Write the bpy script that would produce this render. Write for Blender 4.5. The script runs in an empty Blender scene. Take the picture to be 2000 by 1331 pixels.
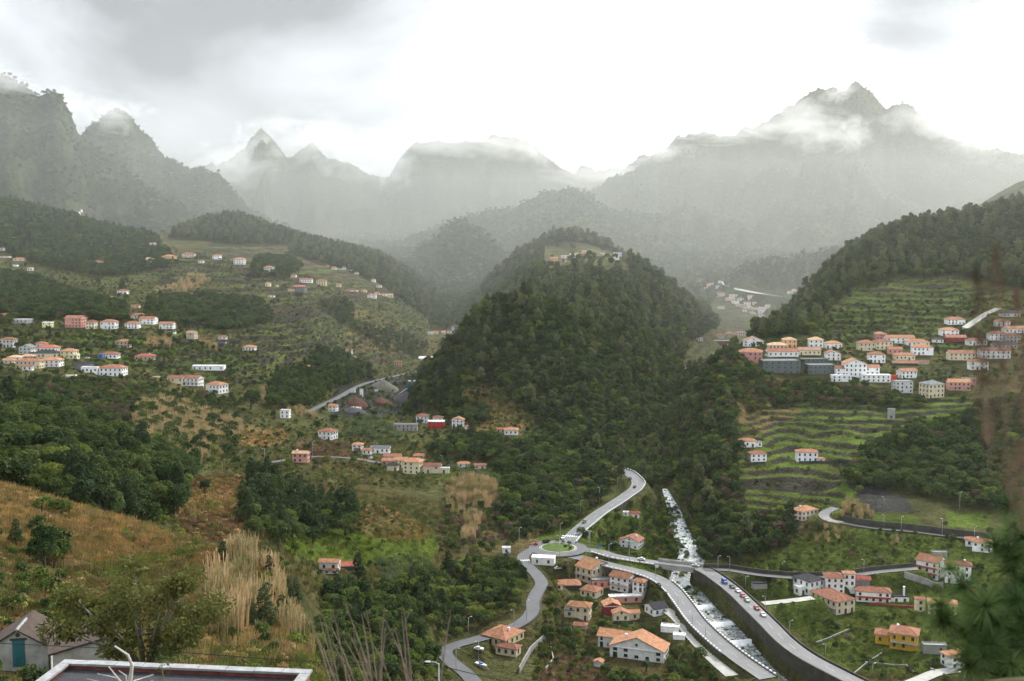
import bpy, bmesh, math, random
import numpy as np
from mathutils import Vector, Matrix
R = math.radians
PI = math.pi
random.seed(7)
rng = np.random.default_rng(7)
scene = bpy.context.scene
COL = scene.collection

# ------------------------------------------------------------------ camera
F, CU, CV, HORIZON = 2144.0, 1000.0, 665.5, 470.0      # focal length in photo pixels, centre, horizon row
PITCH = math.atan((CV - HORIZON) / F)
cam_data = bpy.data.cameras.new('camera')
cam_data.sensor_width = 36.0
cam_data.lens = F * 36.0 / 2000.0
cam_data.clip_start = 0.3
cam_data.clip_end = 40000.0
cam_data.dof.use_dof = True
cam_data.dof.focus_distance = 420.0
cam_data.dof.aperture_fstop = 2.4
cam = bpy.data.objects.new('camera', cam_data)
COL.objects.link(cam)
cam.location = (0, 0, 0)
cam.rotation_euler = (PI / 2 - PITCH, 0, 0)
scene.camera = cam

# ------------------------------------------------------------------ light
SUN_EL, SUN_AZ = R(42), R(40)            # the sun stands ahead, a little to the right, behind thin cloud
SUN_DIR = Vector((math.sin(SUN_AZ) * math.cos(SUN_EL), math.cos(SUN_AZ) * math.cos(SUN_EL), math.sin(SUN_EL)))
sun_data = bpy.data.lights.new('sun', 'SUN')
sun_data.energy = 1.5
sun_data.angle = R(10)
sun_data.color = (1.0, 0.93, 0.80)
sun = bpy.data.objects.new('sun', sun_data)
COL.objects.link(sun)
sun.rotation_euler = SUN_DIR.to_track_quat('Z', 'Y').to_euler()
scene.view_settings.view_transform = 'Standard'
scene.view_settings.look = 'None'
scene.view_settings.gamma = 1.0
scene.view_settings.exposure = 1.72
scene.view_settings.use_curve_mapping = False
scene.cycles.use_denoising = True
scene.cycles.max_bounces = 6
scene.cycles.diffuse_bounces = 2
scene.cycles.glossy_bounces = 2
scene.cycles.transmission_bounces = 4
scene.cycles.transparent_max_bounces = 12
scene.cycles.volume_bounces = 1
scene.cycles.volume_step_rate = 0.6
scene.cycles.volume_max_steps = 96
scene.cycles.use_adaptive_sampling = True
scene.cycles.adaptive_threshold = 0.02

# ---- sky: Nishita daylight seen through broken cloud
world = bpy.data.worlds.new('World')
scene.world = world
world.use_nodes = True
wn, wl = world.node_tree.nodes, world.node_tree.links
wn.clear()


def N(nt, kind, **kw):
    n = nt.nodes.new(kind)
    for k, v in kw.items():
        if k in n.inputs.keys():
            n.inputs[k].default_value = v
        else:
            setattr(n, k, v)
    return n


def ramp(nt, pts, interp='LINEAR'):
    n = nt.nodes.new('ShaderNodeValToRGB')
    n.color_ramp.interpolation = interp
    e = n.color_ramp.elements
    while len(e) < len(pts):
        e.new(0.5)
    for i, (p, c) in enumerate(pts):
        e[i].position = p
        e[i].color = (c, c, c, 1) if not hasattr(c, '__len__') else (*c, 1)
    return n


def math_node(nt, op, a=None, b=None, clamp=False):
    n = nt.nodes.new('ShaderNodeMath')
    n.operation = op
    n.use_clamp = clamp
    for i, x in enumerate((a, b)):
        if x is None:
            continue
        if isinstance(x, (int, float)):
            n.inputs[i].default_value = x
        else:
            nt.links.new(x, n.inputs[i])
    return n.outputs[0]


def mix_rgb(nt, fac, a, b, blend='MIX'):
    n = nt.nodes.new('ShaderNodeMix')
    n.data_type = 'RGBA'
    n.blend_type = blend
    for sock, x in ((n.inputs[0], fac), (n.inputs[6], a), (n.inputs[7], b)):
        if isinstance(x, (int, float)):
            sock.default_value = x
        elif hasattr(x, '__len__'):
            sock.default_value = (*x, 1) if len(x) == 3 else x
        else:
            nt.links.new(x, sock)
    return n.outputs[2]


wt = world.node_tree
sky = N(wt, 'ShaderNodeTexSky', sky_type='NISHITA')
sky.sun_disc = False
sky.sun_elevation = SUN_EL
sky.sun_rotation = SUN_AZ
geo = N(wt, 'ShaderNodeTexCoord')
sep = N(wt, 'ShaderNodeSeparateXYZ')
wl.new(geo.outputs['Generated'], sep.inputs[0])
# banks of cloud, flatter than they are wide
comb = N(wt, 'ShaderNodeMapping'); comb.inputs['Scale'].default_value = (1.0, 1.0, 1.9)
wl.new(geo.outputs['Generated'], comb.inputs[0])
n1 = N(wt, 'ShaderNodeTexNoise', Scale=3.4, Detail=9.0, Roughness=0.55, Distortion=0.4)
mp = N(wt, 'ShaderNodeMapping'); mp.inputs['Location'].default_value = (6.41, 6.1, 1.47); mp.inputs['Rotation'].default_value = (0, 0, R(15))
wl.new(comb.outputs[0], mp.inputs[0]); wl.new(mp.outputs[0], n1.inputs['Vector'])
n2 = N(wt, 'ShaderNodeTexNoise', Scale=1.9, Detail=9.0, Roughness=0.52, Distortion=0.5)
mp2 = N(wt, 'ShaderNodeMapping'); mp2.inputs['Location'].default_value = (6.3, 13.22, 9.07)
wl.new(comb.outputs[0], mp2.inputs[0]); wl.new(mp2.outputs[0], n2.inputs['Vector'])
# glow of the veiled sun
dot = N(wt, 'ShaderNodeVectorMath', operation='DOT_PRODUCT')
wl.new(geo.outputs['Generated'], dot.inputs[0]); dot.inputs[1].default_value = SUN_DIR
glow = math_node(wt, 'POWER', math_node(wt, 'MAXIMUM', dot.outputs['Value'], 0.0), 6.0)
cover = ramp(wt, [(0.34, 0.0), (0.42, 1.0)])
wl.new(n1.outputs['Fac'], cover.inputs[0])
low = N(wt, 'ShaderNodeMapRange')          # towards the horizon the clouds close up
low.inputs['From Min'].default_value = 0.06; low.inputs['From Max'].default_value = 0.13
low.inputs['To Min'].default_value = 1.0; low.inputs['To Max'].default_value = 0.0
wl.new(sep.outputs['Z'], low.inputs['Value'])
closed = math_node(wt, 'MAXIMUM', cover.outputs[0], low.outputs[0])
thick = ramp(wt, [(0.42, 1.0), (0.53, 0.40), (0.64, 0.20)])
wl.new(n2.outputs['Fac'], thick.inputs[0])
br = math_node(wt, 'MULTIPLY', math_node(wt, 'ADD', math_node(wt, 'MULTIPLY', glow, 4.0), 5.0), thick.outputs[0])
cloudc = N(wt, 'ShaderNodeVectorMath', operation='SCALE')
cloudc.inputs[0].default_value = (0.95, 1.0, 1.06)
wl.new(br, cloudc.inputs['Scale'])
skycol = mix_rgb(wt, closed, sky.outputs[0], cloudc.outputs[0])
bg = N(wt, 'ShaderNodeBackground', Strength=0.14)
wl.new(skycol, bg.inputs['Color'])
wo = N(wt, 'ShaderNodeOutputWorld')
wl.new(bg.outputs[0], wo.inputs['Surface'])


# ------------------------------------------------------------------ helpers
def pix(u, v):
    """photo pixel -> slopes (x/y, z/y) of its ray"""
    x = (np.asarray(u, float) - CU) / F
    yv = (CV - np.asarray(v, float)) / F
    cp, sp = math.cos(PITCH), math.sin(PITCH)
    d = cp + yv * sp
    return x / d, (-sp + yv * cp) / d


def unpix(x, y, z):
    """world point -> photo pixel"""
    cp, sp = math.cos(PITCH), math.sin(PITCH)
    d = y * cp - z * sp
    return CU + F * x / d, CV - F * (y * sp + z * cp) / d


def lattice(x, y, seed):
    h = (np.asarray(x).astype(np.int64) * 374761393 + np.asarray(y).astype(np.int64) * 668265263 + seed * 1442695041) & 0xFFFFFFFF
    h = ((h ^ (h >> 13)) * 1274126177) & 0xFFFFFFFF
    h = h ^ (h >> 16)
    return (h & 0xFFFF) / 65535.0


def vnoise(x, y, seed=0):
    xi, yi = np.floor(x), np.floor(y)
    fx, fy = x - xi, y - yi
    fx = fx * fx * (3 - 2 * fx); fy = fy * fy * (3 - 2 * fy)
    a = lattice(xi, yi, seed); b = lattice(xi + 1, yi, seed)
    c = lattice(xi, yi + 1, seed); d = lattice(xi + 1, yi + 1, seed)
    return (a * (1 - fx) + b * fx) * (1 - fy) + (c * (1 - fx) + d * fx) * fy


def fbm(x, y, seed=0, octaves=4, ridged=False):
    s, amp, tot = 0.0, 1.0, 0.0
    for o in range(octaves):
        n = vnoise(x * 2 ** o, y * 2 ** o, seed + o * 17)
        n = (1 - np.abs(2 * n - 1)) if ridged else n
        s = s + n * amp; tot += amp; amp *= 0.5
    return s / tot * 2 - 1


def in_poly(px_, py_, poly):
    px_, py_ = np.asarray(px_, float), np.asarray(py_, float)
    inside = np.zeros(px_.shape, bool)
    n = len(poly)
    for i in range(n):
        x0, y0 = poly[i]; x1, y1 = poly[(i + 1) % n]
        if y0 == y1:
            continue
        c = ((y0 > py_) != (y1 > py_)) & (px_ < (x1 - x0) * (py_ - y0) / (y1 - y0) + x0)
        inside ^= c
    return inside


def link(o, parent=None):
    COL.objects.link(o)
    if parent is not None:
        o.parent = parent
    return o


def mesh_np(name, verts, faces_flat, loop_starts, loop_totals, mats=None, mat_idx=None, smooth=False):
    me = bpy.data.meshes.new(name)
    nv, nl, nf = len(verts), len(faces_flat), len(loop_starts)
    me.vertices.add(nv); me.loops.add(nl); me.polygons.add(nf)
    me.vertices.foreach_set('co', np.asarray(verts, np.float32).ravel())
    me.loops.foreach_set('vertex_index', np.asarray(faces_flat, np.int32))
    me.polygons.foreach_set('loop_start', np.asarray(loop_starts, np.int32))
    if mat_idx is not None:
        me.polygons.foreach_set('material_index', np.asarray(mat_idx, np.int32))
    me.polygons.foreach_set('use_smooth', np.full(nf, smooth, bool))
    for m in mats or []:
        me.materials.append(m)
    me.update(calc_edges=True)
    return me


def mesh_quads(name, verts, quads, mats=None, smooth=False):
    q = np.asarray(quads, np.int32)
    k = q.shape[1]
    return mesh_np(name, verts, q.ravel(), np.arange(len(q)) * k, None, mats, None, smooth)


def tag(o, label=None, cat=None, group=None, kind=None):
    if label: o['label'] = label
    if cat: o['category'] = cat
    if group: o['group'] = group
    if kind: o['kind'] = kind
    return o


def empty(name, loc=(0, 0, 0), rz=0.0, label=None, cat=None, group=None):
    o = bpy.data.objects.new(name, None)
    o.empty_display_size = 0.5
    link(o)
    o.location = loc
    o.rotation_euler = (0, 0, rz)
    return tag(o, label, cat, group)


class MB:
    """collects boxes, prisms, tubes and polygons and links them as one mesh object"""
    def __init__(self):
        self.v, self.f = [], []

    def poly(self, pts):
        b = len(self.v)
        self.v += [tuple(p) for p in pts]
        self.f.append(tuple(range(b, b + len(pts))))
        return self

    def box(self, x0, x1, y0, y1, z0, z1):
        b = len(self.v)
        self.v += [(x0, y0, z0), (x1, y0, z0), (x1, y1, z0), (x0, y1, z0), (x0, y0, z1), (x1, y0, z1), (x1, y1, z1), (x0, y1, z1)]
        self.f += [tuple(b + i for i in q) for q in ((3, 2, 1, 0), (4, 5, 6, 7), (0, 1, 5, 4), (1, 2, 6, 5), (2, 3, 7, 6), (3, 0, 4, 7))]
        return self

    def prism(self, ring0, ring1, cap0=True, cap1=True):
        """side faces between two rings of equal length (3-D points)"""
        b, n = len(self.v), len(ring0)
        self.v += [tuple(p) for p in ring0] + [tuple(p) for p in ring1]
        for i in range(n):
            j = (i + 1) % n
            self.f.append((b + i, b + j, b + n + j, b + n + i))
        if cap0: self.f.append(tuple(b + i for i in reversed(range(n))))
        if cap1: self.f.append(tuple(b + n + i for i in range(n)))
        return self

    def tube(self, pts, radii, sides=6, cap=True):
        pts = [Vector(p) for p in pts]
        if not hasattr(radii, '__len__'):
            radii = [radii] * len(pts)
        rings = []
        for i, p in enumerate(pts):
            d = (pts[min(i + 1, len(pts) - 1)] - pts[max(i - 1, 0)])
            d = d.normalized() if d.length > 1e-9 else Vector((0, 0, 1))
            up = Vector((0, 0, 1)) if abs(d.z) < 0.9 else Vector((1, 0, 0))
            s = d.cross(up).normalized(); t = s.cross(d)
            rings.append([p + (s * math.cos(2 * PI * k / sides) + t * math.sin(2 * PI * k / sides)) * radii[i] for k in range(sides)])
        b = len(self.v)
        for r in rings:
            self.v += [tuple(p) for p in r]
        for i in range(len(rings) - 1):
            for k in range(sides):
                k2 = (k + 1) % sides
                self.f.append((b + i * sides + k, b + i * sides + k2, b + (i + 1) * sides + k2, b + (i + 1) * sides + k))
        if cap:
            self.f.append(tuple(b + k for k in reversed(range(sides))))
            e = b + (len(rings) - 1) * sides
            self.f.append(tuple(e + k for k in range(sides)))
        return self

    def mesh(self, name, mat=None, smooth=False):
        me = bpy.data.meshes.new(name)
        me.from_pydata(self.v, [], self.f)
        if mat: me.materials.append(mat)
        if smooth:
            me.polygons.foreach_set('use_smooth', np.ones(len(me.polygons), bool))
        me.update()
        return me

    def build(self, name, mat=None, parent=None, smooth=False):
        return link(bpy.data.objects.new(name, self.mesh(name, mat, smooth)), parent)


_mats = {}


def material(name, color, rough=0.8, var=0.25, scale=1.5, bump=0.0, bump_scale=8.0, spec=0.3, metallic=0.0, coords='Object', vary=0.0):
    """plain surface colour broken up by two noises, with fine relief"""
    if name in _mats:
        return _mats[name]
    m = bpy.data.materials.new(name)
    m.use_nodes = True
    nt = m.node_tree
    b = nt.nodes['Principled BSDF']
    b.inputs['Roughness'].default_value = rough
    b.inputs['Specular IOR Level'].default_value = spec
    b.inputs['Metallic'].default_value = metallic
    tc = N(nt, 'ShaderNodeTexCoord')
    nz = N(nt, 'ShaderNodeTexNoise', Scale=scale, Detail=6.0, Roughness=0.65)
    nt.links.new(tc.outputs[coords], nz.inputs['Vector'])
    if vary:                                  # each thing a shade of its own
        oi = N(nt, 'ShaderNodeObjectInfo')
        hv = N(nt, 'ShaderNodeHueSaturation')
        nt.links.new(math_node(nt, 'ADD', math_node(nt, 'MULTIPLY', oi.outputs['Random'], vary), 1.0 - vary * 0.6), hv.inputs['Value'])
        nt.links.new(math_node(nt, 'ADD', math_node(nt, 'MULTIPLY', oi.outputs['Random'], 0.02), 0.49), hv.inputs['Hue'])
    lo = tuple(c * (1 - var) for c in color); hi = tuple(min(1, c * (1 + var)) for c in color)
    r = ramp(nt, [(0.3, lo), (0.7, hi)])
    nt.links.new(nz.outputs['Fac'], r.inputs[0])
    if vary:
        nt.links.new(r.outputs[0], hv.inputs['Color'])
        nt.links.new(hv.outputs[0], b.inputs['Base Color'])
    else:
        nt.links.new(r.outputs[0], b.inputs['Base Color'])
    if bump:
        n3 = N(nt, 'ShaderNodeTexNoise', Scale=bump_scale, Detail=5.0)
        nt.links.new(tc.outputs[coords], n3.inputs['Vector'])
        bp = N(nt, 'ShaderNodeBump', Strength=bump)
        nt.links.new(n3.outputs['Fac'], bp.inputs['Height'])
        nt.links.new(bp.outputs[0], b.inputs['Normal'])
    _mats[name] = m
    return m
# ------------------------------------------------------------------ terrain: one sheet on a fan-shaped grid
NEAR = [(5, None, -2.5), (25, None, -17), (45, None, -32), (70, None, -50), (120, None, -80), (200, None, -115), (260, None, -129)]
COLUMNS = {
    0: [(5, None, -2.5), (25, None, -12), (45, None, -20), (62, 1325), (75, 1255), (90, 1150), (110, 1055), (140, 950), (165, None, -44), (210, 935), (280, 825), (300, 805), (350, None, -70), (450, None, -82), (560, 745), (640, 700), (760, 645), (850, 595), (1000, 525), (1060, 495), (1150, 445), (1260, 398), (1400, None, 40), (1700, None, 50)],
    150: [(5, None, -2.5), (25, None, -12), (45, None, -20.5), (70, None, -28), (90, 1200), (110, 1100), (125, 1045), (145, 995), (170, None, -54), (215, 965), (280, 855), (300, 830), (350, None, -75), (450, None, -88), (540, 780), (600, 745), (640, 712), (760, 645), (880, 585), (1000, 540), (1060, 510), (1150, 470), (1260, 432), (1400, None, 20), (1700, None, 40)],
    300: [(5, None, -2.5), (25, None, -12.5), (45, None, -22), (70, None, -29.5), (85, 1260), (100, 1170), (125, 1095), (150, 1050), (180, None, -62), (230, None, -68), (250, 1030), (290, 930), (310, 905), (360, None, -84), (410, 885), (480, 850), (560, 792), (600, 770), (640, 740), (700, 690), (760, 650), (880, 590), (1000, 545), (1060, 515), (1150, 490), (1300, 460), (1450, None, 0), (1700, None, 30)],
    450: [(5, None, -2.5), (25, None, -13), (45, None, -23), (70, None, -31), (85, 1290), (100, 1200), (115, 1130), (130, 1085), (160, None, -60), (220, None, -72), (270, 1040), (310, 985), (350, 930), (395, None, -91), (440, 912), (490, 890), (530, 860), (600, 820), (660, 760), (720, 715), (800, 670), (900, 610), (1000, 550), (1060, 520), (1150, 495), (1350, 455), (1500, 428), (1650, None, 0), (1800, None, 20)],
    520: [(5, None, -2.5), (25, None, -13.5), (45, None, -24), (70, None, -31), (90, 1270), (105, 1180), (118, 1115), (150, None, -62), (200, None, -76), (250, 1095), (290, 1050), (330, 1000), (370, 950), (410, None, -96), (450, 930), (510, 900), (560, 860), (620, 815), (700, 740)],
    600: [(5, None, -2.5), (25, None, -14), (45, None, -25), (70, None, -32), (90, 1310), (105, 1275), (135, None, -64), (200, None, -84), (250, 1230), (290, 1160), (320, 1118), (345, 1070), (370, 1020), (390, 990), (430, None, -107), (470, 952), (510, 915), (560, 880), (600, 850), (660, 800), (700, 770), (760, 735), (850, 680), (950, 620), (1020, 570), (1080, 540), (1200, 515), (1350, 490), (1500, 475), (1650, None, -30), (1800, None, 0)],
    750: [(5, None, -2.5), (25, None, -16), (45, None, -30), (70, None, -46), (120, None, -72), (180, None, -92), (230, None, -103), (270, 1300), (300, 1230), (330, 1170), (350, 1115), (370, 1065), (390, 1015), (402, 995), (450, None, -112), (490, 952), (520, 930), (540, 914), (580, 885), (640, 840), (700, 805), (760, 782), (820, 765), (880, 745), (920, 725), (1000, 670), (1080, 610), (1130, 580), (1250, 550), (1400, 525), (1550, 510), (1700, None, -50), (1850, None, -20)],
    900: [(5, None, -2.5), (25, None, -16), (45, None, -30), (70, None, -48), (120, None, -78), (200, None, -110), (280, None, -124), (322, 1290), (335, 1257), (352, 1205), (370, 1160), (390, 1115), (410, 1085), (440, 1050), (470, 1005), (490, 970), (515, 940), (545, 915), (580, 890), (620, 862), (660, 832), (700, 800), (740, 780), (780, 735), (820, 690), (850, 665), (940, None, -112), (1050, None, -112), (1150, 645), (1300, 615), (1500, 590), (1700, 560), (1900, 530)],
    1000: NEAR + [(310, 1331), (330, 1270), (345, 1228), (370, 1170), (400, 1115), (430, 1077), (455, 1045), (475, 1010), (505, 960), (540, 915), (580, 882), (620, 850), (660, 800), (700, 725), (740, 640), (762, 600), (830, None, -56), (920, None, -60), (1000, 560), (1150, 515), (1250, None, -40), (1400, None, -60), (1700, None, -40)],
    1100: NEAR + [(310, 1345), (340, 1260), (380, 1180), (420, 1112), (450, 1070), (480, 1028), (505, 990), (530, 950), (560, 912), (600, 880), (640, 840), (680, 765), (720, 680), (750, 625), (820, None, -58), (900, 565), (1000, 515), (1060, 518), (1150, 500), (1250, 465), (1400, None, -40), (1700, None, -40)],
    1200: NEAR + [(310, 1345), (340, 1270), (380, 1190), (420, 1115), (460, 1055), (500, 1000), (530, 957), (550, 935), (580, 905), (620, 865), (660, 810), (720, 745), (780, 670), (850, 605), (950, 535), (1000, 508), (1100, None, -32), (1250, 495), (1400, None, -50), (1700, None, -50)],
    1300: NEAR + [(310, 1345), (340, 1268), (380, 1192), (420, 1118), (450, 1075), (480, 1025), (505, 985), (540, 945), (600, 895), (660, 852), (720, 805), (780, 745), (850, 690), (920, 610), (980, 562), (1100, None, -62), (1300, None, -95), (1400, 622), (1600, 585), (1800, 560), (2000, 535)],
    1400: NEAR + [(310, 1345), (340, 1275), (380, 1195), (410, 1143), (430, 1108), (448, 1070), (466, 1010), (488, 945), (520, 870), (560, 805), (600, 745), (630, 705), (680, None, -84), (740, None, -85), (850, None, -98), (1000, None, -102), (1200, 640), (1400, 620), (1600, 590), (1800, 560), (2000, 530)],
    1500: NEAR + [(310, 1340), (330, 1290), (360, 1222), (390, 1162), (420, 1110), (438, 1080), (455, 1030), (475, 980), (495, 930), (520, 880), (550, 832), (580, 785), (610, 742), (640, 712), (680, 680), (720, 660), (760, 648), (850, None, -80), (1100, None, -105), (1400, None, -110), (1600, 610), (1800, 575), (2000, 545)],
    1650: NEAR + [(320, 1320), (350, 1240), (380, 1170), (400, 1120), (420, 1075), (440, 1025), (465, 975), (495, 922), (525, 872), (555, 822), (585, 780), (610, 745), (640, 715), (680, 685), (720, 660), (760, 628), (820, 580), (880, 535), (920, 512), (1000, None, -20), (1200, None, -50), (1600, None, -60)],
    1800: NEAR + [(310, 1330), (340, 1250), (370, 1180), (400, 1120), (420, 1070), (440, 1022), (455, 990), (480, 955), (510, 900), (540, 848), (570, 805), (600, 768), (640, 728), (680, 685), (720, 645), (760, 605), (820, 560), (880, 510), (950, 462), (980, 445), (1100, None, 0), (1300, None, -20), (1600, None, 0)],
    2000: NEAR + [(310, 1310), (340, 1240), (370, 1170), (400, 1100), (430, 1040), (460, 980), (490, 920), (520, 865), (560, 805), (600, 755), (640, 705), (690, 655), (740, 605), (800, 555), (870, 497), (950, 440), (1020, 408), (1150, None, 20), (1350, 385), (1500, 352), (1700, None, 60)],
}
RIDGES = [   # far silhouettes: distance, front slope, (u, v) of the skyline
    (2200, 0.60, [(-500, 40), (-100, 110), (0, 150), (18, 148), (40, 165), (75, 192), (88, 185), (100, 178), (118, 186), (135, 220), (150, 255), (165, 272), (250, 330), (330, 385), (400, 425), (500, 470), (640, 560)]),
    (2700, 0.55, [(60, 420), (100, 330), (160, 262), (190, 235), (215, 213), (235, 210), (255, 225), (285, 262), (300, 275), (320, 300), (370, 325), (420, 330), (450, 360), (475, 395), (520, 420), (640, 470), (760, 520)]),
    (4200, 0.62, [(250, 380), (350, 335), (430, 315), (480, 290), (497, 262), (510, 245), (524, 256), (545, 285), (560, 305), (590, 288), (612, 282), (640, 305), (700, 325), (740, 352), (760, 345), (785, 300), (810, 280), (850, 272), (900, 275), (960, 268), (1000, 264), (1045, 280), (1065, 305), (1095, 325), (1125, 328), (1145, 320), (1165, 330), (1200, 328), (1260, 303), (1300, 290), (1320, 262), (1345, 262), (1420, 290), (1600, 330)]),
    (3400, 0.60, [(1040, 470), (1100, 400), (1180, 352), (1230, 330), (1290, 302), (1330, 270), (1350, 260), (1380, 258), (1405, 264), (1450, 248), (1500, 235), (1540, 208), (1570, 188), (1600, 172), (1625, 168), (1645, 178), (1660, 166), (1676, 161), (1690, 170), (1712, 190), (1730, 208), (1745, 199), (1765, 202), (1790, 215), (1830, 250), (1850, 268), (1900, 280), (2000, 300), (2500, 330)]),
    (2700, 0.40, [(560, 560), (700, 475), (800, 462), (860, 440), (940, 415), (1000, 402), (1060, 380), (1120, 366), (1150, 378), (1200, 410), (1300, 425), (1420, 470), (1500, 505), (1600, 505), (1660, 490), (1750, 450), (1850, 420), (2000, 395), (2400, 380)]),
    (2100, 0.45, [(640, 600), (740, 530), (800, 500), (845, 462), (890, 430), (925, 437), (960, 470), (1010, 520), (1060, 560)]),
    (1780, 0.42, [(1340, 600), (1400, 556), (1450, 522), (1510, 505), (1580, 496), (1640, 488), (1720, 470)]),
]
_P, _B = [], []
for u, col in COLUMNS.items():
    for extra in ((u,) if u not in (0, 2000) else (u, u + (-450 if u == 0 else 450))):
        for c in col:
            D = c[0] if not (1000 <= u <= 1300 and c[0] > 825) else 825 + (c[0] - 825) * 1.5
            if c[1] is None:
                b = c[2] / D
                vv = HORIZON - b * F
            else:
                vv = c[1]
                b = float(pix(extra, vv)[1])
            _P.append((float(pix(extra, max(300, min(vv, 1500)))[0]) * 3.0, math.log(D) * 1.6)); _B.append(b)
_P, _B = np.array(_P), np.array(_B)


def _phi(r2):
    return 0.5 * r2 * np.log(r2 + 1e-9)


_d2 = ((_P[:, None, :] - _P[None, :, :]) ** 2).sum(-1)
_n = len(_P)
_A = np.zeros((_n + 3, _n + 3))
_A[:_n, :_n] = _phi(_d2) + np.eye(_n) * 2e-4
_A[:_n, _n] = 1; _A[:_n, _n + 1:] = _P
_A[_n, :_n] = 1; _A[_n + 1:, :_n] = _P.T
_W = np.linalg.solve(_A, np.concatenate([_B, np.zeros(3)]))

GA = np.linspace(-0.70, 0.70, 640)
GL = np.concatenate([np.linspace(math.log(4), math.log(200), 150, endpoint=False), np.linspace(math.log(200), math.log(700), 460, endpoint=False),
                     np.linspace(math.log(700), math.log(1400), 230, endpoint=False), np.linspace(math.log(1400), math.log(6500), 190)])
GD = np.exp(GL)
NA, ND = len(GA), len(GD)
_sub = slice(None, None, 2)


def _tps(Aq, Lq):
    q = np.stack([Aq.ravel() * 3.0, Lq.ravel() * 1.6], 1)
    out = np.empty(len(q))
    for s in range(0, len(q), 40000):
        qq = q[s:s + 40000]
        d2 = (qq * qq).sum(1)[:, None] + (_P * _P).sum(1)[None, :] - 2 * qq @ _P.T
        out[s:s + 40000] = _phi(np.maximum(d2, 0)) @ _W[:_n] + _W[_n] + qq @ _W[_n + 1:]
    return out.reshape(Aq.shape)


# evaluate coarsely, then interpolate
_ca = np.linspace(-0.70, 0.70, 220)
_cl = np.linspace(math.log(4), math.log(2200), 420)
_cb = _tps(*np.meshgrid(_ca, _cl))


def bilin(grid, la, ll, a, l):
    i = np.clip((a - la[0]) / (la[1] - la[0]), 0, len(la) - 1.001)
    j = np.clip((l - ll[0]) / (ll[1] - ll[0]), 0, len(ll) - 1.001)
    i0, j0 = i.astype(int), j.astype(int)
    fi, fj = i - i0, j - j0
    return (grid[j0, i0] * (1 - fi) + grid[j0, i0 + 1] * fi) * (1 - fj) + (grid[j0 + 1, i0] * (1 - fi) + grid[j0 + 1, i0 + 1] * fi) * fj


AA, LL = np.meshgrid(GA, GL)
DD = np.exp(LL)
XX = AA * DD
ZZ = bilin(_cb, _ca, _cl, AA, np.minimum(LL, math.log(2190))) * DD
far = np.clip((DD - 1500) / 700, 0, 1)
far = far * far * (3 - 2 * far)
base = -70 + (DD - 1800) * 0.055 + 25 * fbm(XX / 500, DD / 500, 3)
ZZ = ZZ * (1 - far) + base * far
for k, (D0, slope, sky_line) in enumerate(RIDGES):
    ra, rb = pix([p[0] for p in sky_line], [p[1] for p in sky_line])
    D1 = D0 * (1 + 0.06 * fbm(AA * 9 + k * 5, AA * 0, 11 + k, 2))
    wob = 0.02 * fbm(AA * 28 + k * 3, LL * 6, 21 + k, 3)
    zr = np.interp(AA, ra, rb) * D1 + D0 * 0.0035 * fbm(AA * 110 + k, LL * 0, 41 + k, 4)
    near = D1 - DD
    fall = np.where(near > 0, np.where(near < 500, near * slope, 500 * slope + (near - 500) * slope * 0.7), -near * 1.1)
    fade = np.clip(np.abs(near) / 160, 0, 1)
    g = (0.5 * fbm(AA * 16 + k * 7 + 2.2 * fbm(XX / 420, DD / 420, 61 + k, 3), DD / 520 + k, 31 + k, 4, ridged=True) + 0.6 * fbm(XX / 260 + k, DD / 260, 37 + k, 4, ridged=True))
    g2 = fbm(XX / 90, DD / 90, 51 + k, 4)
    rough = g * np.minimum(190, 0.5 * fall + 8) * fade + g2 * (24 * fade + 5.0)
    zl = zr - fall + rough
    # beyond the ends of the skyline the ridge sinks away
    out = np.maximum(ra[0] - AA, AA - ra[-1])
    zl = zl - np.clip(out, 0, None) * D1 * 3.0
    ZZ = np.maximum(ZZ, zl)
# nearer wooded hills: their crests under the trees
for k, (D0, slope, sky_line) in enumerate([
        (745, 0.80, [(820, 760), (850, 715), (885, 665), (920, 622), (960, 598), (1000, 585), (1035, 580), (1065, 592), (1110, 630), (1150, 668), (1200, 740), (1240, 820), (1260, 900)]),
        (1070, 0.85, [(960, 610), (1010, 565), (1060, 542), (1140, 526), (1200, 520), (1250, 522), (1290, 545), (1330, 590), (1365, 655), (1390, 720)]),
        (1465, 0.85, [(880, 700), (905, 650), (935, 600), (970, 555), (1000, 515), (1045, 478), (1090, 455), (1120, 458), (1160, 478), (1195, 500), (1240, 560)]),
        (960, 0.62, [(1470, 690), (1520, 630), (1580, 565), (1640, 518), (1690, 492), (1730, 462), (1765, 445), (1820, 445), (1880, 430), (1940, 412), (2000, 402), (2450, 372)])]):
    ra, rb = pix([p[0] for p in sky_line], [p[1] for p in sky_line])
    D1 = D0 * (1 + 0.05 * fbm(AA * 14 + k * 5, AA * 0, 211 + k, 2))
    zr = np.interp(AA, ra, rb) * D1 + 5 * fbm(AA * 60, LL * 0, 215 + k, 2)
    near = D1 - DD
    fall = np.where(near > 0, near * slope, -near * 1.0)
    gul = fbm(AA * 40 + k * 7, DD / 300, 231 + k, 3, ridged=True)
    zl = zr - fall + gul * np.minimum(14, 0.3 * fall)
    zl = zl - np.clip(np.maximum(ra[0] - AA, AA - ra[-1]), 0, None) * D1 * 3.0
    zl = np.where((near > 160) | (near < -300), -999, zl)
    ZZ = np.maximum(ZZ, zl)
# natural unevenness
amp = np.clip(DD / 900, 0.12, 1.0)
ZZ = ZZ + amp * (2.2 * fbm(XX / 34, DD / 34, 71, 4) + 0.6 * fbm(XX / 7, DD / 7, 77, 2) * np.clip(1.4 - DD / 700, 0, 1))
UU, VV = unpix(XX, DD, ZZ)
CARVED = []        # (weights applied later by roads and river)


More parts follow.
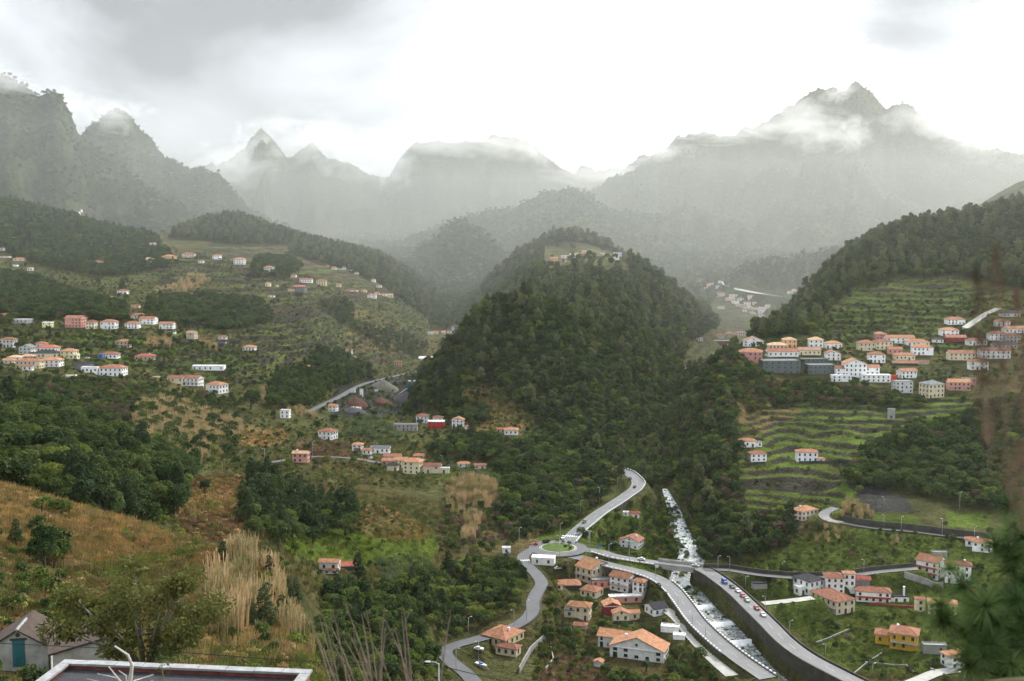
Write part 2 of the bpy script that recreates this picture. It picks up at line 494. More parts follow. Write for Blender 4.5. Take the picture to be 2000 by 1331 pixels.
def surface_row(a):
    """height profile over the rows at slope a"""
    i = np.clip((a - GA[0]) / (GA[1] - GA[0]), 0, NA - 1.001)
    i0 = int(i); f = i - i0
    return ZZ[:, i0] * (1 - f) + ZZ[:, i0 + 1] * f


def ground_z(x, y):
    """terrain height under world x, y"""
    a = x / y
    i = min(max((a - GA[0]) / (GA[1] - GA[0]), 0), NA - 1.001)
    l = math.log(max(y, 4.01))
    j = int(np.searchsorted(GL, l)) - 1
    j = min(max(j, 0), ND - 2)
    f = (l - GL[j]) / (GL[j + 1] - GL[j])
    i0 = int(i); g = i - i0
    return float((ZZ[j, i0] * (1 - g) + ZZ[j, i0 + 1] * g) * (1 - f) + (ZZ[j + 1, i0] * (1 - g) + ZZ[j + 1, i0 + 1] * g) * f)


def hit(u, v, dmin=20.0, dmax=6400.0):
    """where the ray through a photo pixel first meets the ground between two distances"""
    a, b = (float(t) for t in pix(u, v))
    bz = surface_row(a) / GD
    ok = (bz >= b) & (GD >= dmin) & (GD <= dmax)
    j = int(np.argmax(ok))
    if not ok.any():
        j = int(np.argmin(np.where((GD >= dmin) & (GD <= dmax), np.abs(bz - b), 9)))
        D = GD[j]
        return Vector((a * D, D, ground_z(a * D, D)))
    if j > 0 and GD[j - 1] >= dmin:
        b0, b1 = bz[j - 1], bz[j]
        t = (b - b0) / (b1 - b0 + 1e-12)
        D = GD[j - 1] + (GD[j] - GD[j - 1]) * min(max(t, 0), 1)
    else:
        D = GD[j]
    return Vector((a * D, D, ground_z(a * D, D)))
# ------------------------------------------------------------------ roads and river: centre lines in the valley, terrain graded to them
def line_from_pixels(pts, zs=None, dmin=20, dmax=6400, smooth=6, lift=0.0):
    """pixels -> a dense world polyline; heights either given at some points or taken from the ground and smoothed"""
    if zs is None:
        P = np.array([hit(u, v, dmin, dmax) for u, v in pts])
        z = P[:, 2].copy()
        for _ in range(smooth):
            z[1:-1] = (z[:-2] + z[1:-1] * 2 + z[2:]) / 4
    else:
        z = np.array(zs, float)
    a, b = pix([p[0] for p in pts], [p[1] for p in pts])
    z = z + lift
    D = z / b
    P = np.stack([a * D, D, z], 1)
    # Catmull-Rom to about 2 m steps
    out = []
    for i in range(len(P) - 1):
        p0, p1, p2, p3 = P[max(i - 1, 0)], P[i], P[i + 1], P[min(i + 2, len(P) - 1)]
        n = max(2, int(np.linalg.norm(p2 - p1) / 2.0))
        for t in np.linspace(0, 1, n, endpoint=False):
            out.append(0.5 * ((2 * p1) + (-p0 + p2) * t + (2 * p0 - 5 * p1 + 4 * p2 - p3) * t * t + (-p0 + 3 * p1 - 3 * p2 + p3) * t ** 3))
    out.append(P[-1])
    return np.array(out)


def grade(P, half, blend, drop, only_down=False):
    """set the terrain under a polyline to its height"""
    global ZZ
    hm = float(np.max(half))
    Y0, Y1 = P[:, 1].min() - hm - blend, P[:, 1].max() + hm + blend
    j0, j1 = np.searchsorted(GD, [max(Y0, 4.1), Y1])
    j1 = min(j1 + 1, ND)
    Xs, Ys = XX[j0:j1], DD[j0:j1]
    best = np.full(Xs.shape, 1e9); zb = np.zeros(Xs.shape)
    for i in range(len(P) - 1):
        p, q = P[i], P[i + 1]
        h = half if not hasattr(half, '__len__') else half[i]
        x0, x1 = min(p[0], q[0]) - h - blend, max(p[0], q[0]) + h + blend
        y0, y1 = min(p[1], q[1]) - h - blend, max(p[1], q[1]) + h + blend
        ja, jb = np.searchsorted(GD[j0:j1], [y0, y1])
        if jb <= ja:
            continue
        xs, ys = Xs[ja:jb], Ys[ja:jb]
        m = (xs >= x0) & (xs <= x1)
        if not m.any():
            continue
        d = q - p
        t = np.clip(((xs[m] - p[0]) * d[0] + (ys[m] - p[1]) * d[1]) / (d[0] ** 2 + d[1] ** 2 + 1e-9), 0, 1)
        dist = np.hypot(xs[m] - p[0] - t * d[0], ys[m] - p[1] - t * d[1]) - h
        bb = best[ja:jb]; zz = zb[ja:jb]
        cur = bb[m]; upd = dist < cur
        cz = zz[m]
        cur[upd] = dist[upd]; cz[upd] = (p[2] + t * d[2])[upd]
        bb[m] = cur; zz[m] = cz
    w = 1 - np.clip(best / max(blend, 1e-3), 0, 1)
    w = w * w * (3 - 2 * w)
    sub = ZZ[j0:j1]
    tgt = zb - drop
    new = sub * (1 - w) + tgt * w
    if only_down:
        new = np.minimum(new, sub)
    ZZ[j0:j1] = np.where(w > 0, new, sub)
    return best


ROADS = {}
ROADS['main_road'] = (line_from_pixels([(1196, 915), (1222, 921), (1236, 931), (1246, 943), (1240, 956), (1222, 969), (1198, 985), (1170, 1003), (1145, 1023), (1124, 1041), (1108, 1060)],
                                       [-116.4, -116.8, -117, -117.3, -117.8, -118.4, -119, -119.6, -120.2, -120.8, -121.2]), 3.1)
ROADS['river_road'] = (line_from_pixels([(1108, 1084), (1140, 1091), (1200, 1106), (1246, 1117), (1285, 1131), (1311, 1150), (1334, 1178), (1360, 1213), (1398, 1250), (1443, 1286), (1500, 1325)],
                                        [-121.6, -121.9, -122.3, -122.8, -123.3, -123.8, -124.3, -124.8, -125.3, -125.8, -126.2]), 2.9)
ROADS['bridge_road'] = (line_from_pixels([(1136, 1074), (1165, 1077), (1200, 1087), (1240, 1094), (1282, 1100), (1324, 1105), (1358, 1109), (1383, 1118), (1414, 1139), (1440, 1160), (1468, 1187), (1500, 1218), (1535, 1253), (1576, 1283), (1630, 1312), (1690, 1342), (1760, 1375)],
                                         [-121.5, -121.6, -121.8, -122, -122.2, -122.3, -122.4, -122.5, -122.6, -122.7, -122.8, -122.9, -123, -123.1, -123.2, -123.3, -123.4]), 2.9)
ROADS['village_road'] = (line_from_pixels([(1062, 1062), (1040, 1074), (1022, 1086), (1028, 1102), (1046, 1120), (1058, 1140), (1048, 1158), (1041, 1175), (1041, 1190), (1030, 1207), (1008, 1222), (975, 1236), (935, 1248), (896, 1258), (872, 1268), (870, 1279), (884, 1295), (908, 1313), (928, 1335)],
                                          [-121.2, -121.3, -121.5, -121.6, -121.8, -122, -122.2, -122.5, -122.8, -123, -123.2, -123.4, -123.6, -123.8, -124, -124, -124.2, -124.4, -124.6]), 2.3)
ROADS['east_road'] = (line_from_pixels([(1375, 1112), (1421, 1113), (1460, 1119), (1500, 1124), (1560, 1128), (1640, 1126), (1723, 1116), (1791, 1110)],
                                       [-122.3, -122.2, -122, -121.8, -121.4, -121, -120.2, -119.4]), 1.9)
ROADS['hillside_road'] = (line_from_pixels([(1632, 992), (1612, 1001), (1610, 1010), (1622, 1017), (1645, 1021), (1681, 1028), (1727, 1034), (1778, 1038), (1840, 1046), (1902, 1053), (1980, 1064)]), 2.2)
ROADS['quarry_road'] = (line_from_pixels([(600, 806), (632, 790), (662, 776), (690, 760), (712, 750), (758, 738), (800, 729), (829, 724)], dmin=600), 2.4)
ROADS['valley_road'] = (line_from_pixels([(1416, 552), (1424, 559), (1436, 564), (1475, 572), (1510, 577), (1537, 581)], dmin=1300), 6.5)
ROADS['upper_lane'] = (line_from_pixels([(1872, 650), (1885, 641), (1905, 627), (1925, 614), (1950, 602)], dmin=560), 2.6)
ROADS['concrete_lane'] = (line_from_pixels([(1296, 1190), (1310, 1197), (1328, 1213), (1350, 1241), (1384, 1278), (1430, 1320)], [-126.2, -126.4, -126.7, -127.1, -127.5, -127.9]), 2.2)
ROADS['garden_lane'] = (line_from_pixels([(1490, 1179), (1540, 1174), (1588, 1168)], [-122.6, -122.3, -122]), 1.8)
ROADS['field_lane'] = (line_from_pixels([(1770, 1338), (1800, 1326), (1830, 1314), (1870, 1308)], [-122.0, -121.8, -121.6, -121.4]), 1.9)
ROADS['hamlet_lane'] = (line_from_pixels([(520, 905), (600, 893), (650, 893), (700, 897), (745, 905)], dmin=420), 2.0)
ROUNDABOUT_Z = -121.3
_ra, _rb = pix(1090, 1071)
_rd = ROUNDABOUT_Z / float(_rb)
RB = np.array([float(_ra) * _rd, _rd, ROUNDABOUT_Z])
RB_R = 7.0                                                   # island radius; the ring of asphalt round it is 6.5 m wide
RIVER = line_from_pixels([(1298, 955), (1311, 984), (1320, 1007), (1328, 1036), (1343, 1062), (1350, 1088), (1342, 1120), (1336, 1145), (1363, 1182), (1386, 1204), (1416, 1226), (1453, 1255), (1499, 1293), (1560, 1340), (1640, 1390)],
                         [-119, -120.6, -122.2, -124, -125.4, -126.6, -127.6, -128.2, -129.0, -129.5, -129.9, -130.3, -130.8, -131.3, -131.8])
_t = np.linspace(0, 1, len(RIVER))
RIVER_HALF = np.interp(_t, [0, 0.12, 0.3, 0.45, 0.55, 0.7, 1.0], [0.5, 2.0, 3.6, 5.2, 5.0, 4.6, 5.6])
TERRACES = [  # polygon in the photo, nearest and farthest distance, step height, strength
    ([(1425, 950), (1440, 860), (1460, 800), (1560, 770), (1900, 770), (1920, 830), (1760, 860), (1680, 930), (1600, 960)], 470, 620, 2.3, 1.0),
    ([(1420, 990), (1425, 930), (1640, 930), (1660, 1000), (1560, 1010)], 420, 520, 2.0, 0.9),
    ([(1600, 660), (1640, 570), (1760, 540), (1900, 560), (2000, 600), (2000, 690), (1700, 690)], 640, 900, 3.2, 0.8),
    ([(480, 640), (540, 560), (620, 580), (680, 600), (650, 690), (500, 690)], 700, 1150, 3.4, 1.0),
    ([(300, 690), (310, 520), (420, 470), (640, 490), (800, 550), (860, 600), (820, 700), (640, 720)], 640, 1300, 4.0, 0.8),
    ([(0, 690), (200, 640), (420, 640), (560, 700), (560, 760), (380, 740), (200, 700)], 560, 800, 2.6, 0.7),
    ([(350, 1050), (370, 930), (470, 900), (480, 1060)], 230, 380, 1.2, 0.29),
    ([(1350, 640), (1400, 590), (1500, 600), (1480, 660)], 1000, 1700, 5.0, 0.8),
    ([(1330, 720), (1340, 655), (1480, 640), (1470, 670)], 700, 1400, 4.0, 0.6),
    ([(80, 520), (140, 420), (330, 500), (330, 540)], 980, 1300, 4.0, 0.6),
    ([(1440, 1130), (1500, 1000), (1760, 1020), (1960, 1060), (1960, 1331), (1640, 1310)], 300, 440, 1.4, 0.28),
]
UU, VV = unpix(XX, DD, ZZ)
RISER = np.zeros_like(ZZ)
CROP = np.full(ZZ.shape, -1.0)
for poly, d0, d1, step, k in TERRACES:
    m = in_poly(UU, VV, poly) & (DD > d0) & (DD < d1)
    zz = ZZ[m] + 0.9 * step * fbm(XX[m] / 60, DD[m] / 60, 91, 2) + 0.5 * step * fbm(XX[m] / 15, DD[m] / 15, 95, 2)
    q = zz / step
    fq = q - np.floor(q)
    ris = np.clip((fq - 0.72) / 0.28, 0, 1)
    ZZ[m] = ZZ[m] + k * ((np.floor(q) + fq * 0.18 + ris * 0.82) * step - zz)
    if k > 0.5:
        row_ = np.floor(q)
        CROP[m] = lattice(row_ + 500, np.floor(XX[m] / (step * 9) + 3.7 * lattice(row_ + 500, row_ * 0 + 3, 5)) + 500, 9)
    RISER[m] = np.maximum(RISER[m], k * np.where((fq > 0.70), 1.0, 0.0))
PAVED = np.full(ZZ.shape, 99.0)


def _note(best, P, half, blend):
    Y0, Y1 = P[:, 1].min() - half - blend, P[:, 1].max() + half + blend
    j0, j1 = np.searchsorted(GD, [max(Y0, 4.1), Y1])
    j1 = min(j1 + 1, ND)
    PAVED[j0:j1] = np.minimum(PAVED[j0:j1], best)


for name, (P, half) in ROADS.items():
    bl = 14.0 if name in ('quarry_road', 'valley_road') else 6.0
    _note(grade(P, half + 0.8, bl, 0.25), P, half + 0.8, bl)
_ring = np.array([RB + np.array([math.cos(t) * 9, math.sin(t) * 9, 0]) for t in np.linspace(0, 2 * PI, 24)])
_note(grade(_ring, 9.0, 4.0, 0.25), _ring, 9.0, 4.0)
# river bed
_rb_best = grade(RIVER, RIVER_HALF + 0.3, 3.0, 0.9, only_down=False)
# keep the asphalt corridors where the bed would have cut into them
for name in ('river_road', 'bridge_road'):
    P, half = ROADS[name]
    if name == 'bridge_road':
        u_, v_ = unpix(P[:, 0], P[:, 1], P[:, 2])
        grade(P[u_ < 1286], half, 1.2, 0.25); grade(P[u_ > 1366], half, 1.2, 0.25)
    else:
        grade(P, half, 1.2, 0.25)
UU, VV = unpix(XX, DD, ZZ)

# ------------------------------------------------------------------ where every building stands
# building: (label, group or None, blocks, options); block: (u, v, width, depth, wall height [photo pixels], yaw, wall, roof form, roof colour)
# (u, v) is the foot of the near corner for turned blocks, of the middle of the front for square-on ones
W_, C_, P_, Y_, G_, K_, B_, S_ = 'white', 'cream', 'pink', 'yellow', 'grey', 'concrete', 'blush', 'beige'
HOUSES = [
    # village between roundabout and stream
    ('cream two-storey house with brown gabled roof and dark green shutters, beside the roundabout road', None, [(1156, 1139, 55, 40, 24, 48, C_, 'gy', 'brown')], {'win': 'green', 'chim': 1, 'balc': 'left'}),
    ('long low pink flat-roofed garage joining the cream and the white village houses', None, [(1176, 1148, 38, 18, 13, 4, P_, 'flat', 'grey')], {'door': 3}),
    ('white two-storey house with brown gabled roof and balcony above the pink garage', None, [(1226, 1159, 39, 30, 26, -35, W_, 'gx', 'brown'), (1256, 1158, 22, 20, 18, -30, W_, 'hip', 'orange')], {'balc': 'front'}),
    ('dark-walled low house with reddish hipped roof under the cream gabled house', None, [(1112, 1153, 42, 30, 9, 0, 'dark', 'hip', 'rust'), (1092, 1153, 14, 14, 10, 0, C_, 'hip', 'rust')], {}),
    ('single-storey cream cottage with bright orange hipped roof in the middle of the village', None, [(1164, 1170, 34, 30, 12, -32, C_, 'hip', 'orange')], {}),
    ('cream house with tall rust-brown pyramid roof and stained walls', None, [(1150, 1213, 42, 28, 24, -16, C_, 'hip', 'brown'), (1112, 1206, 20, 20, 12, -10, S_, 'flat', 'grey')], {}),
    ('dark red painted house with orange gabled roof in the village', None, [(1196, 1203, 30, 26, 18, 6, 'red', 'gy', 'orange')], {'few': 1}),
    ('cream cottage with two stacked orange roofs in front of the dark red house', None, [(1214, 1216, 30, 20, 15, 4, C_, 'gy', 'orange'), (1240, 1211, 18, 18, 12, 4, C_, 'gx', 'orange')], {}),
    ('long pale pink flat-roofed building behind the dark red house', None, [(1222, 1178, 62, 14, 11, 6, P_, 'flat', 'white')], {'few': 1}),
    ('white cottage with black slate roof beside the concrete lane', None, [(1277, 1205, 30, 34, 13, 24, W_, 'gx', 'slate')], {}),
    ('large white house with two orange gables and dark shuttered windows below the village', None, [(1296, 1296, 104, 46, 20, -20, W_, 'gy', 'orange'), (1224, 1270, 56, 40, 20, -20, W_, 'gx', 'orange')], {'chim': 1, 'win': 'green'}),
    ('tiny white hut with orange gabled roof beside the earth track', None, [(1175, 1304, 16, 12, 8, -25, W_, 'gy', 'orange')], {'few': 1}),
    ('small stone shed under an orange roof among dark bushes below the pyramid-roofed house', None, [(1144, 1230, 24, 16, 6, -15, S_, 'hip', 'orange')], {'few': 1}),
    ('white flat-roofed outbuilding beside the concrete lane below the slate cottage', None, [(1308, 1236, 34, 18, 9, -14, W_, 'flat', 'white'), (1326, 1250, 22, 14, 7, -14, W_, 'flat', 'white')], {'few': 1}),
    ('white flat-roofed shop with dark window and door at the roundabout', None, [(1060, 1104, 44, 20, 12, -10, W_, 'flat', 'white')], {'few': 1}),
    ('white house with orange cross-gabled roof among trees above the bridge road', None, [(1246, 1074, 36, 30, 14, -28, W_, 'gy', 'orange'), (1228, 1066, 20, 18, 9, -28, W_, 'hip', 'orange')], {'chim': 1}),
    ('small white house with red roof below the climbing main road', None, [(1236, 1012, 24, 14, 8, -10, W_, 'hip', 'red'), (1222, 1008, 10, 8, 6, -10, W_, 'flat', 'white')], {}),
    ('pale yellow house with large orange hipped roof on the bend of the village road', None, [(986, 1266, 54, 62, 14, -36, 'paleyellow', 'hip', 'orange'), (1008, 1284, 42, 22, 14, -24, C_, 'hip', 'orange')], {'chim': 2}),
    # right of the stream
    ('white two-storey house with black hipped roof and outside stair, right of the stream', None, [(1581, 1163, 38, 44, 24, 30, W_, 'hip', 'slate'), (1562, 1164, 18, 16, 14, 30, W_, 'flat', 'white')], {}),
    ('tall white house with orange pyramid roof beside the black-roofed house', None, [(1631, 1161, 34, 30, 30, -5, W_, 'hip', 'orange')], {}),
    ('narrow white tower house with small orange roof behind the tall white house', None, [(1659, 1146, 21, 16, 23, -6, W_, 'hip', 'orange')], {}),
    ('grey shed with red gabled roof beside the narrow white tower house', None, [(1684, 1148, 28, 18, 15, -8, G_, 'gx', 'red')], {'few': 1}),
    ('long cream two-storey house with orange hipped roof in front of the white row', None, [(1633, 1202, 46, 72, 24, 25, C_, 'hip', 'orange')], {'balc': 'left'}),
    ('white house with red balcony bands and orange roof behind a red wall', None, [(1706, 1177, 62, 28, 19, -12, W_, 'hip', 'orange'), (1733, 1176, 20, 16, 9, -12, W_, 'hip', 'orange')], {'balc': 'redfront'}),
    ('low white hut with tall white chimney beside the red-banded house', None, [(1759, 1176, 31, 14, 9, -4, W_, 'flat', 'slate')], {'chim': 3}),
    ('slim cream tower house with reddish pyramid roof', None, [(1798, 1196, 17, 15, 23, -6, C_, 'hip', 'rust')], {}),
    ('cream house with orange-brown hipped roof half hidden by the pine branch', None, [(1868, 1205, 50, 30, 20, -20, C_, 'hip', 'orange')], {}),
    ('big white terraced house with rust-red balconies under a brown roof', None, [(1831, 1135, 42, 40, 32, -43, W_, 'gx', 'brown'), (1856, 1130, 24, 24, 24, -25, W_, 'flat', 'white')], {'balc': 'redfront'}),
    ('white three-storey house with orange-brown hipped roof beside the red-balconied house', None, [(1896, 1143, 46, 26, 34, -20, W_, 'hip', 'brown')], {'chim': 1}),
    ('bright yellow house with grey balcony and orange hipped roof', None, [(1791, 1274, 49, 42, 29, -24, Y_, 'hip', 'orange'), (1748, 1262, 36, 30, 17, -24, Y_, 'hip', 'orange')], {'balc': 'front', 'chim': 1}),
    ('pale concrete outbuilding beside the bright yellow house', None, [(1826, 1278, 42, 14, 15, -6, K_, 'flat', 'grey')], {'few': 1}),
    ('white house with orange roof behind the lowest pine branch', None, [(1858, 1308, 46, 30, 22, 18, W_, 'hip', 'orange')], {}),
    ('blush pink house with orange hipped roof at the bend of the hillside road', None, [(1566, 1018, 42, 30, 17, 30, B_, 'hip', 'orange')], {'chim': 1}),
    ('white house with two orange roofs at the end of the hillside road', None, [(1938, 1081, 36, 24, 17, -25, W_, 'hip', 'orange'), (1916, 1070, 28, 18, 12, -22, W_, 'hip', 'orange')], {'chim': 1}),
    ('roofless concrete ruin above the big white terraced house', None, [(1836, 1091, 27, 12, 10, -4, K_, 'flat', 'grey')], {'few': 1}),
    ('dark flat-roofed stone shed beside the street behind the road cars', None, [(1485, 1151, 27, 14, 10, 6, K_, 'flat', 'slate')], {'few': 1}),
    ('white cottage with orange roof and flat annexe at the left end of the terraces', None, [(1460, 874, 30, 20, 11, -6, W_, 'hip', 'orange'), (1480, 873, 16, 12, 8, -6, W_, 'flat', 'grey')], {}),
    ('small square white house with orange roof below the flat-annexed cottage', None, [(1482, 902, 31, 22, 14, 5, W_, 'hip', 'orange')], {}),
    ('white two-storey house with orange roof and blue shutters alone on the green terraces', None, [(1577, 903, 40, 22, 18, -4, W_, 'hip', 'orange'), (1604, 903, 14, 10, 6, -4, W_, 'hip', 'orange')], {'win': 'blue'}),
    ('narrow grey concrete tower hut in the middle of the green terraces', None, [(1748, 820, 14, 12, 18, -18, K_, 'flat', 'grey')], {'few': 1}),
    # right-hand village
    ('salmon pink house with orange hipped roof left of the dark grey building', None, [(1466, 704, 44, 30, 15, -12, P_, 'hip', 'orange')], {}),
    ('long white house with weathered orange roof behind the dark grey building', None, [(1530, 697, 60, 26, 9, 2, W_, 'gx', 'orange')], {}),
    ('large dark grey flat-roofed modern building with slit windows', None, [(1527, 731, 74, 40, 24, 2, 'slategrey', 'flat', 'slategrey'), (1535, 712, 68, 24, 12, 2, 'slategrey', 'flat', 'slategrey'), (1606, 731, 54, 34, 16, 2, 'slategrey', 'flat', 'slategrey'), (1592, 713, 52, 24, 10, 2, 'slategrey', 'flat', 'slategrey')], {}),
    ('peach two-storey house with tiled roof behind the salmon house', None, [(1543, 679, 26, 20, 14, -4, 'peach', 'hip', 'pale')], {}),
    ('low cream house with pale hipped roof in front of the peach house', None, [(1520, 682, 36, 20, 7, 0, C_, 'hip', 'pale')], {}),
    ('bluish white cube house with beige roof above the dark grey building', None, [(1594, 679, 27, 22, 14, -8, W_, 'hip', 'pale')], {}),
    ('white house with orange hipped roof beside the bluish cube house', None, [(1629, 681, 31, 20, 9, -4, W_, 'hip', 'orange')], {}),
    ('white gable-fronted house right behind the dark grey building', None, [(1628, 704, 27, 26, 12, -6, W_, 'gy', 'orange')], {}),
    ('wide cream house with flat pale roof behind the dark grey building', None, [(1582, 694, 42, 22, 9, 0, C_, 'gx', 'pale')], {}),
    ('big white modern house with stepped gables and a long white terrace', None, [(1671, 736, 42, 30, 24, -4, W_, 'gy', 'orange'), (1643, 735, 20, 20, 14, -4, W_, 'gx', 'orange'), (1704, 733, 27, 20, 14, -4, W_, 'gx', 'orange'), (1711, 747, 56, 16, 13, -3, W_, 'flat', 'white'), (1644, 746, 38, 14, 11, -3, W_, 'flat', 'white')], {}),
    ('bright red metal container beside the white terrace', None, [(1746, 747, 11, 5, 12, -4, 'signal', 'flat', 'signal')], {'none': 1}),
    ('white two-storey house with brown pyramid roof behind the big modern house', None, [(1713, 709, 31, 24, 15, -8, W_, 'hip', 'brown')], {}),
    ('cream house with orange hipped roof, left one of a joined pair', None, [(1694, 686, 30, 22, 15, 0, C_, 'hip', 'orange')], {}),
    ('cream house with orange roof, right one of a joined pair', None, [(1727, 683, 33, 22, 14, 0, C_, 'hip', 'orange')], {}),
    ('small pink tower house with orange cap above the cream pair', None, [(1721, 663, 19, 16, 10, 0, P_, 'hip', 'orange')], {}),
    ('long white house with orange gabled roof right of the pink tower house', None, [(1759, 671, 54, 22, 10, -2, W_, 'gx', 'orange')], {}),
    ('low white bungalow with wide orange hipped roof in the right-hand village', None, [(1794, 675, 42, 22, 6, -3, W_, 'hip', 'orange')], {}),
    ('white two-storey house with orange pyramid roof standing free among bushes', None, [(1803, 694, 38, 28, 14, -10, W_, 'hip', 'orange')], {}),
    ('small rose house with orange roof behind the brown-roofed barn', None, [(1748, 692, 26, 18, 9, -12, P_, 'gx', 'orange')], {}),
    ('cream house with orange hipped roof above the brown-roofed barn', None, [(1768, 704, 38, 20, 9, -3, C_, 'hip', 'orange')], {}),
    ('long low barn with brown tiled roof', None, [(1769, 714, 48, 16, 4, -3, 'dark', 'gx', 'brown')], {'none': 1}),
    ('low shed with rust-red roof right of the brown-roofed barn', None, [(1803, 712, 24, 14, 4, 3, S_, 'gx', 'rust')], {'none': 1}),
    ('small white cottage with orange roof on the lawn below the barn', None, [(1776, 739, 33, 20, 13, 12, W_, 'gx', 'orange')], {}),
    ('tall pale grey flat-roofed house at the edge of the terraces', None, [(1766, 768, 34, 22, 21, 2, 'palegrey', 'flat', 'grey')], {}),
    ('half white half cream house with grey hipped roof at the edge of the terraces', None, [(1814, 778, 36, 30, 25, 18, C_, 'hip', 'greyroof')], {}),
    ('old rose house with orange gabled roof at the right end of the terraces', None, [(1874, 763, 40, 24, 15, -8, P_, 'gx', 'orange'), (1894, 752, 24, 14, 11, -8, P_, 'flat', 'grey')], {'balc': 'front'}),
    ('white house with orange hipped roof above the dark red house', None, [(1856, 656, 33, 22, 10, -4, W_, 'hip', 'orange')], {}),
    ('dark red house with orange roof in the upper right-hand village', None, [(1868, 668, 38, 18, 8, -4, 'red', 'gx', 'orange')], {'few': 1}),
    ('small white cottage with black roof left of the dark red village house', None, [(1834, 670, 18, 14, 6, 0, W_, 'hip', 'slate')], {}),
    ('highest white villa with orange roofs left of the pale lane', None, [(1868, 634, 34, 20, 9, -3, W_, 'hip', 'orange')], {}),
    ('white cube house with orange pyramid roof right of the pale lane', None, [(1960, 638, 26, 20, 9, -6, W_, 'hip', 'orange')], {}),
    ('house with dark blue-grey hipped roof highest at the right edge', None, [(1976, 619, 34, 20, 6, 0, W_, 'hip', 'slate')], {}),
    ('long orange-roofed house at the right edge', None, [(1986, 651, 44, 20, 8, 0, W_, 'gx', 'orange')], {}),
    ('white house with brownish hipped roof behind the blurred twigs', None, [(1950, 665, 32, 20, 12, -3, W_, 'hip', 'rust')], {}),
    ('greyish house with brown pyramid roof at the right edge', None, [(1979, 670, 28, 20, 13, -3, 'palegrey', 'hip', 'brown')], {}),
    ('white stepped house with pale orange roof left of the blurred twigs', None, [(1910, 675, 36, 18, 9, 0, W_, 'hip', 'orange')], {}),
    ('long cream house with brown-orange roof in the lower right village', None, [(1880, 704, 50, 22, 13, -4, C_, 'gx', 'rust')], {}),
    ('long white house with reddish roof behind the lower blurred twigs', None, [(1945, 701, 56, 24, 15, -4, W_, 'gx', 'rust')], {}),
    ('long house with black roof between two white ones behind the twigs', None, [(1964, 682, 46, 18, 8, 0, 'palegrey', 'gx', 'slate')], {}),
    ('square white house with dark brown hipped roof, lowest behind the twigs', None, [(1913, 723, 34, 20, 15, -4, W_, 'hip', 'brown')], {}),
    ('white and grey gabled house on the bank left of the peach house', None, [(1472, 677, 38, 18, 10, -6, W_, 'gy', 'orange')], {}),
    ('flat-roofed dark red building at the left end of the right-hand village', None, [(1414, 677, 38, 18, 10, 0, 'red', 'flat', 'grey'), (1420, 680, 18, 8, 5, 0, 'peach', 'gx', 'orange')], {'few': 1}),
    ('tiny white house with orange roof behind the flat dark red building', None, [(1408, 662, 13, 12, 6, 0, W_, 'hip', 'orange')], {}),
    ('small pinkish house right of the tiny white one, above the gorge', None, [(1426, 657, 15, 12, 5, 0, B_, 'hip', 'orange')], {}),
    ('small white house with wide orange roof above the gorge', None, [(1448, 657, 22, 14, 6, 0, W_, 'hip', 'orange')], {}),
    ('little white gabled house alone left above the gorge', None, [(1366, 666, 14, 10, 5, 0, W_, 'gy', 'grey')], {}),
    # left-hand village
    ('grey-white two-storey house with dark roof at the left edge', None, [(12, 679, 28, 20, 14, 0, 'palegrey', 'hip', 'brown')], {}),
    ('plain greyish gable-fronted house near the left edge', None, [(49, 692, 25, 20, 12, -4, 'palegrey', 'gy', 'grey')], {}),
    ('white house with two-tier red-orange roof left of the black-roofed house', None, [(90, 688, 38, 22, 8, -4, W_, 'hip', 'red'), (79, 680, 18, 14, 8, -4, W_, 'hip', 'red')], {}),
    ('cream bungalow with wide black slate roof in the left-hand village', None, [(88, 700, 46, 24, 9, 0, C_, 'hip', 'slate')], {}),
    ('cream yellow two-storey house with orange pyramid roof in the left-hand village', None, [(131, 700, 28, 20, 13, -4, 'paleyellow', 'hip', 'orange'), (143, 702, 16, 12, 8, -4, C_, 'flat', 'white')], {}),
    ('small house with faded pink hipped roof near the left edge', None, [(27, 705, 22, 16, 6, 0, W_, 'hip', 'pale')], {}),
    ('low house with faded roof right of the pink-roofed one', None, [(51, 702, 24, 16, 5, 0, S_, 'hip', 'pale')], {}),
    ('orange-roofed cottage cut by the left edge', None, [(12, 710, 26, 16, 5, 0, W_, 'hip', 'orange')], {}),
    ('long cream house with orange roof and white annexe in the front row', None, [(54, 720, 48, 22, 13, -2, C_, 'hip', 'orange'), (53, 724, 20, 8, 8, -2, W_, 'gx', 'rust')], {}),
    ('white house with orange roof on a dark garage in the front row', None, [(96, 717, 38, 24, 12, -2, W_, 'hip', 'orange')], {}),
    ('grey gabled shed with blue-black roof in the front row', None, [(146, 722, 34, 18, 8, 20, G_, 'gx', 'slate')], {'none': 1}),
    ('low flat white building left of the weathered-roofed house', None, [(174, 728, 32, 12, 9, -2, W_, 'flat', 'white')], {}),
    ('large white house with weathered mottled roof at the end of the front row', None, [(216, 735, 46, 26, 15, -6, W_, 'hip', 'rust')], {}),
    ('small cream flat hut on the slope below the front row', None, [(138, 743, 18, 8, 8, 0, C_, 'flat', 'white')], {'few': 1}),
    ('modern white bungalow with blue end wall and orange roof', None, [(212, 701, 32, 20, 8, -2, W_, 'hip', 'orange'), (196, 701, 10, 16, 8, -2, 'blue', 'flat', 'grey')], {}),
    ('beige house with balcony and weathered hipped roof among the terraces', None, [(238, 680, 24, 18, 12, -4, S_, 'hip', 'rust')], {'balc': 'front'}),
    ('large pink apartment block with orange roof', None, [(143, 640, 34, 22, 17, -8, P_, 'gx', 'orange')], {}),
    ('cream house right beside the pink apartment block', None, [(176, 643, 18, 16, 13, -4, C_, 'hip', 'rust')], {}),
    ('white two-storey house with dark doors, second right of the pink block', None, [(210, 643, 29, 20, 13, -4, W_, 'hip', 'rust')], {}),
